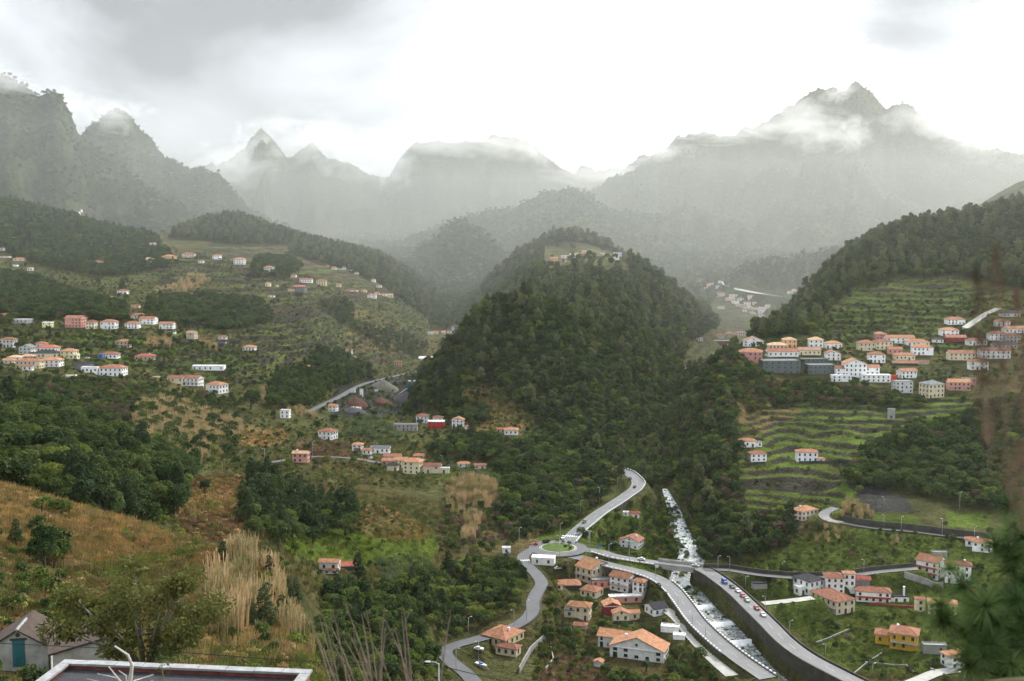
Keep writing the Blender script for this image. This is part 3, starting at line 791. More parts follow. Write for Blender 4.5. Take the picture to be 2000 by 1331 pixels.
    ('cream house with orange roof in the upper row at the left edge', None, [(6, 623, 14, 14, 7, 0, C_, 'hip', 'orange')], {}),
    ('long flat grey-white building in the upper left row', None, [(42, 632, 37, 12, 7, 2, 'palegrey', 'flat', 'white')], {}),
    ('yellowish cube house left of the pink block', None, [(91, 640, 18, 12, 9, -4, 'paleyellow', 'flat', 'white')], {}),
    ('white house with orange roof in front of the four-house cluster', None, [(256, 642, 25, 18, 9, -3, W_, 'hip', 'orange')], {}),
    ('white house with long red-orange roof, highest of the four-house cluster', None, [(268, 623, 26, 18, 6, 0, W_, 'hip', 'rust')], {}),
    ('white gabled house in the middle of the four-house cluster', None, [(286, 634, 30, 20, 10, -6, W_, 'gx', 'orange')], {}),
    ('long white house with four windows at the right of the cluster', None, [(324, 643, 27, 18, 9, -3, W_, 'gx', 'orange')], {}),
    ('narrow beige house with flat-looking tan roof above the cane', None, [(372, 663, 17, 14, 12, -10, S_, 'gx', 'pale')], {'few': 1}),
    ('tiny white hut between cluster and beige house', None, [(336, 653, 12, 8, 4, 0, W_, 'flat', 'grey')], {'few': 1}),
    ('tiny cottage with orange roof at the edge of the far wood', None, [(434, 663, 15, 12, 4, 0, W_, 'hip', 'orange')], {}),
    ('low shed with blue-black roof below the tiny cottage', None, [(428, 673, 22, 14, 3, 0, G_, 'gx', 'slate')], {'none': 1}),
    ('white bungalow with bright orange roof alone on the right of the terraces', None, [(485, 685, 24, 16, 6, -3, W_, 'hip', 'orange')], {}),
    ('beige bungalow with dark red roof beside a round dark tree', None, [(280, 705, 34, 20, 8, -3, S_, 'hip', 'red')], {'chim': 1}),
    ('long low white modern house with blue garage doors', None, [(406, 724, 62, 16, 8, 0, W_, 'flat', 'white')], {'win': 'blue'}),
    ('rambling white and cream house with three orange-brown roofs', None, [(368, 754, 42, 22, 14, -14, W_, 'gx', 'orange'), (328, 740, 30, 20, 9, -6, W_, 'hip', 'orange'), (342, 766, 34, 18, 16, -14, C_, 'gx', 'rust'), (309, 754, 24, 5, 6, -4, B_, 'flat', 'white')], {'balc': 'front'}),
    ('white house with orange hipped roof right of the rambling house', None, [(428, 770, 34, 26, 16, -28, W_, 'hip', 'orange')], {}),
    # middle of the valley
    ('small white roofless-looking cube hut on the cane slope', None, [(556, 817, 18, 12, 14, -6, W_, 'flat', 'white')], {}),
    ('square white house with orange pyramid roof below the cane slope', None, [(646, 860, 30, 24, 15, -26, W_, 'hip', 'orange')], {}),
    ('pink house with pale orange roof and white chimney before the brown ploughed field', None, [(586, 904, 30, 16, 17, -6, P_, 'gx', 'pale')], {'chim': 1}),
    ('white stepped house with three small roofs right of the brown field', None, [(697, 881, 19, 16, 11, -6, W_, 'hip', 'orange'), (716, 888, 17, 12, 8, -4, W_, 'gx', 'orange'), (742, 886, 36, 16, 10, -4, W_, 'gx', 'greyroof')], {}),
    ('white house with long orange roof at the back of the lower hamlet', None, [(766, 898, 32, 16, 6, -3, W_, 'gx', 'orange')], {}),
    ('salmon walled low house in the lower hamlet', None, [(760, 907, 28, 16, 6, -4, P_, 'gx', 'orange')], {}),
    ('cream house with small dark hipped roof in the lower hamlet', None, [(766, 920, 22, 14, 10, -4, C_, 'hip', 'slate')], {}),
    ('tall cream house with orange pyramid roof, biggest of the lower hamlet', None, [(803, 926, 34, 28, 22, -14, C_, 'hip', 'orange'), (782, 914, 24, 20, 14, -14, C_, 'gx', 'orange')], {}),
    ('cream barn with brown-red roof and flat annexe right of the tall cream house', None, [(844, 925, 32, 18, 14, -4, C_, 'gx', 'rust'), (867, 925, 20, 10, 9, -4, C_, 'flat', 'white')], {'few': 1}),
    ('low brown-roofed house above the cream barn', None, [(818, 895, 20, 14, 4, 0, S_, 'hip', 'rust')], {}),
    ('low house with orange hipped roof above the tall cane', None, [(905, 913, 22, 14, 6, 0, W_, 'hip', 'orange')], {}),
    ('low house with bright orange gabled roof, rightmost of the lower hamlet', None, [(937, 917, 22, 12, 7, -6, B_, 'gx', 'orange')], {}),
    ('white house with orange pyramid roof left of the red-based house', None, [(824, 827, 23, 18, 13, -6, W_, 'hip', 'orange')], {}),
    ('white house with orange cap on a bright red lower storey', None, [(851, 837, 32, 18, 12, -4, 'signal', 'flat', 'white'), (855, 826, 19, 14, 9, -4, W_, 'hip', 'orange')], {}),
    ('bluish white gabled house with outside stair right of the red-based house', None, [(894, 838, 23, 18, 16, -4, W_, 'gy', 'orange'), (913, 840, 12, 10, 6, -4, W_, 'hip', 'orange')], {}),
    ('unfinished grey concrete building with open floors', None, [(792, 842, 46, 18, 11, 0, K_, 'flat', 'grey')], {}),
    ('white cottage with orange hipped roof at the foot of the wooded hill', None, [(998, 850, 26, 18, 9, -4, W_, 'hip', 'orange'), (978, 846, 16, 12, 7, -4, P_, 'flat', 'orange')], {}),
    ('white cottage with orange gabled roof beside the gravel works', None, [(649, 804, 15, 14, 10, -14, W_, 'gx', 'orange')], {}),
    ('white farmhouse with orange roofs and a red-roofed barn on the green pasture', None, [(642, 1117, 36, 20, 17, -4, W_, 'gx', 'orange'), (645, 1121, 28, 6, 6, -4, W_, 'gx', 'orange'), (680, 1114, 28, 20, 8, 6, 'dark', 'gx', 'red')], {}),
    ('tiny white flat-roofed kiosk under trees left of the roundabout', None, [(989, 1081, 16, 10, 9, 0, W_, 'flat', 'white')], {'few': 1}),
    # far single buildings
    ('salmon house with flat roof in the bend above the gravel works', None, [(777, 716, 14, 10, 9, 0, P_, 'flat', 'orange')], {}),
    ('long white hall with four windows beside the wooded hill', None, [(832, 708, 28, 14, 7, -4, W_, 'gx', 'white')], {}),
    ('tiny white house with orange roof above the dark grove', None, [(681, 692, 13, 10, 7, -4, W_, 'hip', 'orange')], {}),
    ('white barn below the tiny house above the dark grove', None, [(691, 702, 7, 6, 4, 0, W_, 'gx', 'grey')], {'none': 1}),
    ('small brick-red house on the slope left of the gravel works', None, [(604, 723, 13, 10, 6, 0, P_, 'gx', 'orange')], {}),
    ('peach house with yellow side wall on the high left slope', None, [(336, 512, 22, 16, 10, -16, 'peach', 'hip', 'orange')], {}),
    ('pinkish house with long orange roof right of the peach house', None, [(367, 503, 24, 14, 6, 0, B_, 'hip', 'orange')], {}),
    ('plain white cube house left of the peach house on the high slope', None, [(287, 515, 18, 14, 8, -4, W_, 'hip', 'pale')], {}),
    ('white two-storey house farthest right of the high left row', None, [(466, 517, 20, 14, 10, -6, W_, 'hip', 'orange')], {}),
    ('white house with orange roof, second from the right in the high left row', None, [(422, 507, 14, 12, 7, -6, W_, 'hip', 'orange')], {}),
    ('white house below a round clump of trees', None, [(524, 532, 17, 12, 9, -6, W_, 'hip', 'orange')], {}),
    ('cube-shaped pale yellow house on the middle terraces', None, [(627, 559, 19, 14, 10, 0, 'paleyellow', 'hip', 'orange')], {}),
    ('long white house left of the cube-shaped yellow house', None, [(597, 553, 24, 12, 6, 0, W_, 'gx', 'orange')], {}),
    ('grey-blue house with red roof below the long white house', None, [(584, 571, 22, 14, 10, -14, G_, 'gx', 'red')], {}),
    ('white house with orange roof and grey yard under a lone dark tree', None, [(238, 575, 19, 12, 6, -4, W_, 'hip', 'orange')], {}),
    ('dark-based white house alone on the far left slope', None, [(190, 518, 18, 12, 6, 0, W_, 'hip', 'rust')], {}),
]
TINY = {   # label, group: (u, v, width, height)
    ('tiny pale house in the misty village at the head of the valley', 'houses of the misty far village'): [(1408, 580, 16, 8), (1433, 582, 15, 7), (1427, 588, 18, 5), (1447, 588, 12, 6), (1437, 595, 14, 7), (1447, 601, 16, 7), (1460, 598, 12, 9), (1474, 595, 9, 5), (1467, 583, 11, 7), (1463, 605, 14, 6), (1478, 606, 12, 5), (1493, 608, 20, 9), (1489, 613, 14, 7), (1469, 614, 14, 4), (1488, 623, 12, 9), (1409, 605, 12, 6), (1374, 591, 6, 3), (1368, 554, 12, 7), (1380, 567, 10, 6), (1390, 557, 6, 4), (1397, 556, 6, 4), (1408, 553, 8, 5), (1403, 562, 7, 4), (1427, 540, 9, 6), (1430, 533, 8, 4), (1544, 574, 10, 6), (1552, 571, 8, 6), (1385, 560, 7, 4), (1455, 610, 8, 4), (1500, 600, 9, 5)],
    ('tiny white house on the terrace row at the far right of the left slope', 'houses on the far terraces'): [(711, 571, 10, 4), (726, 583, 17, 8), (736, 576, 10, 6), (748, 579, 12, 5), (761, 582, 12, 7), (729, 552, 8, 7), (740, 562, 10, 5), (687, 570, 22, 4), (661, 561, 9, 7)],
    ('tiny house in the row just under the dark crest', 'houses under the dark crest'): [(652, 527, 9, 5), (667, 527, 16, 5), (683, 529, 9, 3), (696, 536, 8, 3), (639, 522, 5, 3)],
    ('tiny house scattered on the high left slope', 'small houses on the high left slope'): [(3, 490, 8, 6), (9, 504, 18, 3), (35, 510, 20, 5), (29, 521, 8, 3), (58, 529, 11, 6), (215, 584, 10, 4), (264, 602, 15, 5), (299, 480, 13, 4), (392, 514, 10, 5), (523, 560, 10, 8), (540, 561, 5, 4), (529, 581, 13, 4), (573, 542, 10, 5), (568, 569, 12, 4)],
    ('tiny house high on the dark left ridge', 'houses on the dark left ridge'): [(150, 417, 8, 4), (142, 420, 6, 3), (156, 412, 5, 3)],
    ('tiny orange-roofed house in the side valley below the white church', 'houses near the white church'): [(840, 654, 9, 5), (851, 653, 9, 5), (866, 652, 7, 4), (878, 651, 9, 4)],
    ('tiny reddish house deep in the side valley', 'reddish houses in the side valley'): [(926, 590, 6, 5), (934, 588, 7, 5)],
}
HILLTOP = {
    ('tiny white house in the hamlet on top of the wooded hill', 'hilltop hamlet'): [(1104, 505, 17, 7), (1101, 512, 9, 4), (1116, 500, 7, 5), (1128, 501, 12, 8), (1124, 507, 8, 5), (1200, 506, 18, 5), (1190, 504, 8, 3), (1178, 498, 13, 3)],
}
SITES = []
FOOT = []


def site_block(blk, dmin=150, dmax=3000):
    u, v, w, d, h, yaw, wall, roof, rc = blk
    p = hit(u, v, dmin, dmax)
    s = p.y / F * (1 + p.z * p.z / (p.y * p.y)) ** 0.5
    w_, d_, h_ = w * s, d * s, h * s * 1.04
    th = R(yaw)
    ax = -w_ / 2 if yaw > 14 else (w_ / 2 if yaw < -14 else 0.0)
    ay = -d_ / 2
    cx = p.x - (ax * math.cos(th) - ay * math.sin(th))
    cy = p.y - (ax * math.sin(th) + ay * math.cos(th))
    return dict(x=cx, y=cy, z=p.z, w=w_, d=d_, h=h_, th=th, wall=wall, roof=roof, rc=rc, px=w, s=s)





def pad(b, margin=0.8, blend=2.2):
    """level the ground under a block"""
    r = math.hypot(b['w'], b['d']) / 2 + margin + blend
    j0, j1 = np.searchsorted(GD, [b['y'] - r, b['y'] + r])
    if j1 <= j0:
        return
    xs, ys = XX[j0:j1] - b['x'], DD[j0:j1] - b['y']
    c, s = math.cos(b['th']), math.sin(b['th'])
    lx, ly = np.abs(xs * c + ys * s) - b['w'] / 2 - margin, np.abs(-xs * s + ys * c) - b['d'] / 2 - margin
    dist = np.maximum(lx, ly)
    w = 1 - np.clip(dist / blend, 0, 1)
    w = w * w * (3 - 2 * w)
    ZZ[j0:j1] = ZZ[j0:j1] * (1 - w) + (b['z'] - 0.05) * w


for label, group, blocks, opt in HOUSES:
    bs = [site_block(b) for b in blocks]
    far_ = bs[0]['y']
    for b in bs[1:]:
        # keep a wing on the level of the house it belongs to
        if abs(b['y'] - far_) > 0.03 * far_ or abs(b['z'] - bs[0]['z']) > 3.5:
            b['x'] *= far_ / b['y']; b['z'] = bs[0]['z'] + (0.0 if abs(b['z'] - bs[0]['z']) > 3.5 else b['z'] - bs[0]['z']); b['y'] = far_ + (0.6 if b['y'] > far_ else -0.6)
    SITES.append((label, group, bs, opt))
_g = np.random.default_rng(33)
for table, dmn in ((TINY, 500), (HILLTOP, 1075)):
    for (label, group), items in table.items():
        for (u, v, w, h) in items:
            wall = _g.choice(['white', 'white', 'white', 'cream', 'blush'])
            rf = _g.choice(['hip', 'gx', 'hip', 'flat'])
            SITES.append((label, group, [site_block((u, v, w, max(8, w * 0.6), h * 0.75, 0, str(wall), str(rf), str(_g.choice(['orange', 'rust', 'pale'])) if rf != 'flat' else 'white'), dmn)], {'tiny': 1}))
for (label, group, blk) in [('long white flat-roofed building at the right end of the hilltop hamlet', 'hilltop hamlet', (1203, 498, 26, 10, 4, 0, 'white', 'flat', 'white')),
                            ('ochre house at the left end of the hilltop hamlet', 'hilltop hamlet', (1082, 510, 15, 9, 5, 0, 'peach', 'gx', 'orange')),
                            ('tan house behind the trees in the hilltop hamlet', 'hilltop hamlet', (1141, 496, 9, 8, 4, 0, 'peach', 'gx', 'pale'))]:
    SITES.append((label, group, [site_block(blk, 1075)], {'tiny': 1}))
CHURCH = site_block((893, 646, 22, 12, 6, 0, 'white', 'gx', 'white'), 900)
for label, group, bs, opt in SITES + [('', None, [CHURCH], {})]:
    for b in bs:
        if b['y'] < 1250:
            pad(b)
        r = math.hypot(b['w'], b['d']) / 2
        FOOT.append((b['x'], b['y'], r * 0.95))
        if not opt.get('tiny'):
            FOOT.append((b['x'] * (1 - (r + 1) / b['y']), b['y'] - r - 0.6, r * 0.8))
        else:
            for q in ((6, 12, 18) if b['y'] > 1700 or b['x'] < 0 or b['y'] < 900 else (6, 13, 20, 28, 36, 45, 55)):
                FOOT.append((b['x'] * (1 - q / b['y']), b['y'] - q, r))
UU, VV = unpix(XX, DD, ZZ)
# ------------------------------------------------------------------ what the ground is made of, patch by patch
GRASS, MEADOW, BRACKEN, STRAW, SOIL, ASHGRAVEL, SCRUB, WOODFLOOR, HEATH = (
    (0.075, 0.105, 0.022), (0.088, 0.130, 0.022), (0.175, 0.122, 0.050), (0.25, 0.19, 0.085), (0.095, 0.060, 0.038), (0.045, 0.045, 0.048), (0.095, 0.088, 0.035), (0.030, 0.040, 0.014), (0.12, 0.10, 0.04))
PATCHES = [  # colour, polygon in the photo, distance range, feather in photo pixels -> mixed by noise
    (WOODFLOOR, None, 1400, 9000),
    (SCRUB, [(-900, 1400), (-900, 930), (60, 900), (420, 1000), (620, 1100), (640, 1331), (640, 1500)], 4, 170),
    (BRACKEN, [(-300, 1060), (-300, 900), (0, 930), (160, 985), (345, 1035), (350, 1090), (240, 1110), (100, 1090), (0, 1060)], 50, 175),
    (BRACKEN, [(360, 1180), (390, 1080), (430, 1060), (560, 1100), (580, 1240), (420, 1260)], 50, 170),
    (GRASS, [(170, 1130), (230, 1095), (330, 1080), (380, 1060), (392, 1080), (330, 1105), (250, 1135)], 50, 170),
    (STRAW, [(380, 1290), (390, 1225), (600, 1230), (640, 1275)], 40, 130),
    (GRASS, [(300, 1340), (420, 1270), (620, 1275), (640, 1400), (300, 1400)], 40, 130),
    (SOIL, [(350, 1050), (360, 930), (470, 900), (480, 1060)], 220, 385),
    (BRACKEN, [(320, 1000), (350, 960), (470, 940), (478, 1000), (400, 1010)], 220, 385),
    (MEADOW, [(550, 1080), (570, 1030), (690, 1030), (840, 1010), (860, 1060), (830, 1110), (620, 1100)], 270, 420),
    (BRACKEN, [(735, 1050), (745, 1034), (835, 1036), (830, 1058)], 270, 420),
    (HEATH, [(690, 1030), (700, 960), (790, 960), (850, 1000), (830, 1040), (740, 1050)], 270, 420),
    (MEADOW, [(860, 940), (880, 905), (1000, 905), (1000, 935)], 480, 600),
    (GRASS, [(1000, 870), (1030, 840), (1090, 845), (1090, 880)], 560, 680),
    (BRACKEN, [(930, 860), (900, 770), (950, 750), (1040, 810), (1030, 850)], 600, 760),
    (SOIL, [(570, 905), (580, 860), (620, 855), (700, 870), (690, 895)], 420, 600),
    (BRACKEN, [(420, 870), (460, 830), (560, 840), (560, 870)], 440, 620),
    (ASHGRAVEL, [(640, 820), (650, 770), (720, 740), (810, 730), (815, 800), (740, 815)], 640, 900),
    (BRACKEN, [(670, 680), (690, 600), (740, 610), (800, 650), (780, 690)], 800, 1200),
    (STRAW, [(300, 570), (360, 530), (400, 540), (380, 570)], 800, 1100),
    (MEADOW, [(1425, 990), (1440, 860), (1460, 800), (1560, 775), (1900, 775), (1920, 830), (1760, 860), (1680, 930), (1660, 1000), (1560, 1010)], 410, 620),
    (GRASS, [(1600, 660), (1640, 570), (1760, 540), (1900, 560), (2000, 600), (2000, 690), (1700, 690)], 640, 900),
    (BRACKEN, [(1440, 830), (1460, 790), (1560, 790), (1560, 815), (1480, 850)], 520, 640),
    (MEADOW, [(1695, 1012), (1790, 1004), (1792, 1032), (1700, 1032)], 400, 480),
    (MEADOW, [(1850, 1004), (1930, 1004), (1930, 1032), (1850, 1030)], 400, 480),
    (GRASS, [(1440, 1130), (1500, 1040), (1760, 1030), (1960, 1070), (1960, 1331), (1640, 1310)], 300, 440),
    (GRASS, [(1040, 1050), (1200, 980), (1310, 990), (1330, 1100), (1150, 1090)], 400, 560),
    (MEADOW, [(1160, 1092), (1200, 1092), (1285, 1106), (1295, 1126), (1230, 1110), (1170, 1098)], 380, 460),
    (ASHGRAVEL, [(1660, 940), (1700, 945), (1765, 970), (1800, 1000), (1700, 1002)], 430, 520),
    (ASHGRAVEL, [(640, 780), (648, 762), (680, 740), (692, 752), (688, 766), (660, 782)], 640, 1000),
    (SOIL, [(1040, 1340), (1060, 1270), (1160, 1290), (1200, 1340)], 290, 340),
    (GRASS, [(0, 690), (200, 640), (420, 640), (560, 700), (560, 760), (380, 740), (200, 710)], 560, 800),
]
GCOL = np.zeros(ZZ.shape + (3,))
GCOL[...] = (0.075, 0.078, 0.030)
_w1 = fbm(XX / 40, DD / 40, 101, 4)[..., None]
_w2 = fbm(XX / 12, DD / 12, 105, 3)[..., None]
GCOL = GCOL + np.clip(_w1, 0, 1) * 0.9 * (np.array([0.14, 0.10, 0.045]) - GCOL)
_ju = UU + 14 * fbm(XX / (DD * 0.012), DD / (DD * 0.02) + LL * 60, 111, 3)
_jv = VV + 8 * fbm(XX / (DD * 0.012), LL * 80, 115, 3)
for colr, poly, d0, d1 in PATCHES:
    m = (DD >= d0) & (DD <= d1)
    if poly is not None:
        m &= in_poly(_ju, _jv, poly)
    k = np.where(m, 0.88, 0.0)[..., None]
    GCOL = GCOL * (1 - k) + k * np.array(colr)
_crop = np.array([GRASS, MEADOW, SCRUB, SOIL, MEADOW, HEATH, (0.055, 0.075, 0.025), GRASS])[np.clip((CROP * 8).astype(int), 0, 7)]
_cw = np.where(UU > 1400, 0.2, 0.45)[..., None]
GCOL = np.where((CROP >= 0)[..., None], GCOL * (1 - _cw) + _cw * _crop, GCOL)
GCOL = GCOL * (1 + 0.35 * _w2)
_w3 = fbm(XX / 60, DD / 60, 141, 4)[..., None]
GCOL = np.where((DD > 1300)[..., None], GCOL * (1 + 0.9 * _w3), GCOL)
GCOL = np.where((RISER > 0.3)[..., None], np.array([0.045, 0.042, 0.032]) * (1 + 0.3 * _w2), GCOL)     # dry stone faces of the terraces
_bare = np.clip((DD - 1500) / 300, 0, 1)[..., None] * np.clip(fbm(XX / 70, ZZ / 30, 121, 4) * 2.2 - 0.5, 0, 1)[..., None]
GCOL = GCOL * (1 - 0.6 * _bare) + 0.6 * _bare * np.array([0.10, 0.085, 0.06])
GCOL = np.clip(GCOL, 0.008, 1)


def ground_material():
    m = bpy.data.materials.new('ground_cover')
    m.use_nodes = True
    nt = m.node_tree
    b = nt.nodes['Principled BSDF']
    b.inputs['Roughness'].default_value = 0.95
    b.inputs['Specular IOR Level'].default_value = 0.03
    at = N(nt, 'ShaderNodeAttribute', attribute_name='cover')
    tc = N(nt, 'ShaderNodeTexCoord')
    a1 = N(nt, 'ShaderNodeTexNoise', Scale=0.9, Detail=8.0, Roughness=0.7)
    a2 = N(nt, 'ShaderNodeTexNoise', Scale=0.09, Detail=8.0, Roughness=0.65)
    for t in (a1, a2):
        nt.links.new(tc.outputs['Object'], t.inputs['Vector'])
    r1 = ramp(nt, [(0.3, 0.55), (0.7, 1.5)]); r2 = ramp(nt, [(0.3, 0.6), (0.7, 1.4)])
    nt.links.new(a1.outputs['Fac'], r1.inputs[0]); nt.links.new(a2.outputs['Fac'], r2.inputs[0])
    c = mix_rgb(nt, 1.0, at.outputs['Color'], r1.outputs[0], 'MULTIPLY')
    c = mix_rgb(nt, 1.0, c, r2.outputs[0], 'MULTIPLY')
    nt.links.new(c, b.inputs['Base Color'])
    bp = N(nt, 'ShaderNodeBump', Strength=0.9, Distance=0.6)
    nt.links.new(a1.outputs['Fac'], bp.inputs['Height'])
    bp2 = N(nt, 'ShaderNodeBump', Strength=1.0, Distance=9.0)
    nt.links.new(a2.outputs['Fac'], bp2.inputs['Height'])
    nt.links.new(bp.outputs[0], bp2.inputs['Normal'])
    nt.links.new(bp2.outputs[0], b.inputs['Normal'])
    return m


_v = np.stack([XX, DD, ZZ], -1).reshape(-1, 3)
_jj, _ii = np.meshgrid(np.arange(ND - 1), np.arange(NA - 1), indexing='ij')
_k = (_jj * NA + _ii).ravel()
_q = np.stack([_k, _k + 1, _k + NA + 1, _k + NA], 1)
_me = mesh_quads('terrain', _v, _q, [ground_material()], smooth=True)
_at = _me.attributes.new('cover', 'FLOAT_COLOR', 'POINT')
_at.data.foreach_set('color', np.concatenate([GCOL.reshape(-1, 3), np.ones((NA * ND, 1))], 1).astype(np.float32).ravel())
terrain = tag(link(bpy.data.objects.new('terrain', _me)), kind='structure')


# ------------------------------------------------------------------ road surfaces
def normals_2d(P):
    d = np.gradient(P[:, :2], axis=0)
    d /= np.linalg.norm(d, axis=1)[:, None] + 1e-9
    return np.stack([-d[:, 1], d[:, 0]], 1)            # to the left of travel


def ribbon(P, lo, hi, dz, name, mat, parent=None, ranges=None):
    n = normals_2d(P)
    V = np.concatenate([np.column_stack([P[:, :2] + n * lo, P[:, 2] + dz]), np.column_stack([P[:, :2] + n * hi, P[:, 2] + dz])])
    k = len(P)
    idx = range(k - 1) if ranges is None else ranges
    q = [(i, i + 1, k + i + 1, k + i) for i in idx]
    if lo < hi:
        q = [tuple(reversed(t)) for t in q]
    q = [tuple(reversed(t)) for t in q] if False else q
    me = mesh_quads(name, V, q, [mat])
    # faces up
    if len(me.polygons) and me.polygons[0].normal.z < 0:
        me.flip_normals()
    return link(bpy.data.objects.new(name, me), parent)


def wall_along(P, off, th, z_lo, z_hi, name, mat, parent=None, ranges=None):
    """a solid wall following a line; z_lo / z_hi relative to the line, or arrays of absolute heights"""
    n = normals_2d(P)
    k = len(P)
    zl = P[:, 2] + z_lo if not hasattr(z_lo, '__len__') else np.asarray(z_lo)
    zh = P[:, 2] + z_hi if not hasattr(z_hi, '__len__') else np.asarray(z_hi)
    A = P[:, :2] + n * (off - th / 2); B = P[:, :2] + n * (off + th / 2)
    V = np.concatenate([np.column_stack([A, zl]), np.column_stack([A, zh]), np.column_stack([B, zh]), np.column_stack([B, zl])])
    q = []
    for i in (range(k - 1) if ranges is None else ranges):
        for s in range(4):
            t = (s + 1) % 4
            q.append((s * k + i, s * k + i + 1, t * k + i + 1, t * k + i))
    q += [(0, k, 2 * k, 3 * k), (3 * k + k - 1, 2 * k + k - 1, k + k - 1, k - 1)]
    return link(bpy.data.objects.new(name, mesh_quads(name, V, q, [mat])), parent)


M_ASPHALT = material('wet_asphalt', (0.078, 0.078, 0.083), 0.5, 0.36, 0.16, 0.15, 3.0, spec=0.5)
M_ASPHALT2 = material('dark_asphalt', (0.050, 0.051, 0.056), 0.55, 0.32, 0.2, 0.15, 3.0, spec=0.5)
M_CONCRETE = material('pale_concrete', (0.33, 0.325, 0.30), 0.8, 0.22, 0.4, 0.2, 3.0)
M_DARKCONC = material('mossy_concrete', (0.060, 0.058, 0.045), 0.9, 0.4, 0.25, 0.4, 1.5)
M_PAINT = material('road_paint', (0.40, 0.40, 0.39), 0.6, 0.2, 1.0)
M_WHITEBLOCK = material('whitewashed_block', (0.72, 0.72, 0.70), 0.7, 0.1, 1.0)
for name, (P, half) in ROADS.items():
    mat = {'main_road': M_ASPHALT, 'river_road': M_ASPHALT, 'bridge_road': M_ASPHALT, 'concrete_lane': M_CONCRETE, 'garden_lane': M_CONCRETE, 'field_lane': M_CONCRETE, 'valley_road': M_CONCRETE, 'upper_lane': M_CONCRETE}.get(name, M_ASPHALT2)
    o = tag(ribbon(P, -half, half, 0.02 if name != 'bridge_road' else 0.035, name, mat), kind='structure')
    if name in ('main_road', 'river_road', 'bridge_road'):
        n = len(P)
        seg = np.concatenate([[0], np.cumsum(np.linalg.norm(np.diff(P, axis=0), axis=1))])
        dash = [i for i in range(n - 1) if (seg[i] % 9) < 3.6]
        tag(ribbon(P, -0.07, 0.07, 0.06, 'centre_line', M_PAINT, None, dash), kind='structure')
        for s in (-1, 1):
            tag(ribbon(P, s * (half - 0.35) - 0.05, s * (half - 0.35) + 0.05, 0.06, 'edge_line', M_PAINT), kind='structure')


def disc(c, r0, r1, dz, name, mat, seg=48):
    V, q = [], []
    for i in range(seg):
        t = 2 * PI * i / seg
        V += [(c[0] + math.cos(t) * r0, c[1] + math.sin(t) * r0, c[2] + dz), (c[0] + math.cos(t) * r1, c[1] + math.sin(t) * r1, c[2] + dz)]
    for i in range(seg):
        j = (i + 1) % seg
        q.append((2 * i, 2 * i + 1, 2 * j + 1, 2 * j))
    return link(bpy.data.objects.new(name, mesh_quads(name, V, q, [mat])))


tag(disc(RB, RB_R - 0.4, RB_R + 4.6, 0.045, 'roundabout_road', M_ASPHALT2), kind='structure')
tag(disc(RB, RB_R + 0.25, RB_R + 0.45, 0.08, 'edge_line', M_PAINT), kind='structure')
M_LAWN = material('roundabout_lawn', (0.070, 0.105, 0.028), 0.95, 0.35, 0.6, 0.5, 5.0, spec=0.1)
_mb = MB()
_r0 = [(RB[0] + math.cos(2 * PI * i / 40) * RB_R, RB[1] + math.sin(2 * PI * i / 40) * RB_R, RB[2]) for i in range(40)]
_r1 = [(x, y, z + 0.3) for x, y, z in _r0]
_r2 = [(RB[0] + (x - RB[0]) * 0.93, RB[1] + (y - RB[1]) * 0.93, z + 0.05) for x, y, z in _r1]
_r3 = [(RB[0] + (x - RB[0]) * 0.4, RB[1] + (y - RB[1]) * 0.4, z + 0.5) for x, y, z in _r1]
_mb.prism(_r0, _r1, False, False); _mb.prism(_r1, _r2, False, False)
tag(_mb.build('roundabout_kerb', M_CONCRETE), kind='structure')
tag(MB().prism(_r2, _r3, False, True).build('roundabout_lawn', M_LAWN, smooth=True), kind='structure')
# zebra crossings at the mouths of the roundabout


def zebra(road, u, v, n, width):
    P, half = ROADS[road]
    pu, pv = unpix(P[:, 0], P[:, 1], P[:, 2])
    i = int(np.argmin((pu - u) ** 2 + (pv - v) ** 2))
    d = P[i + 1] - P[i - 1]
    t = np.array([d[0], d[1]]) / math.hypot(d[0], d[1])
    nn = np.array([-t[1], t[0]])
    mb = MB()
    for k in range(n):
        o_ = (k - (n - 1) / 2) * (2 * half / n)
        w = half / n * 0.52
        q = [P[i, :2] + nn * (o_ + a * w) + t * b * width / 2 for a, b in ((-1, -1), (-1, 1), (1, 1), (1, -1))]
        mb.poly([(x, y, P[i, 2] + .075) for x, y in q])
    o = mb.build('zebra_crossing', M_WHITEBLOCK)
    if o.data.polygons[0].normal.z < 0:
        o.data.flip_normals()
    tag(o, kind='structure')


zebra('main_road', 1118, 1046, 7, 2.4)
zebra('village_road', 1025, 1096, 6, 1.8)
# the bridge deck across the river
P, half = ROADS['bridge_road']
u_, v_ = unpix(P[:, 0], P[:, 1], P[:, 2])
sel = P[(u_ > 1278) & (u_ < 1372)]
bridge = empty('road_bridge', tuple(sel[len(sel) // 2]), 0, 'flat grey concrete road bridge across the white stream', 'bridge')


def keep(o, parent):
    """parent without moving"""
    o.parent = parent
    o.matrix_parent_inverse = Matrix.Translation(-Vector(parent.location))
    return o


keep(wall_along(sel, 0, 2 * half + 0.8, -1.1, 0.0, 'deck', M_CONCRETE), bridge)
for s in (-1, 1):
    keep(wall_along(sel, s * (half + 0.2), 0.3, 0.0, 0.9, 'parapet', M_CONCRETE), bridge)
    keep(wall_along(sel, s * (half + 0.2), 0.1, 1.05, 1.15, 'rail', M_CONCRETE), bridge)


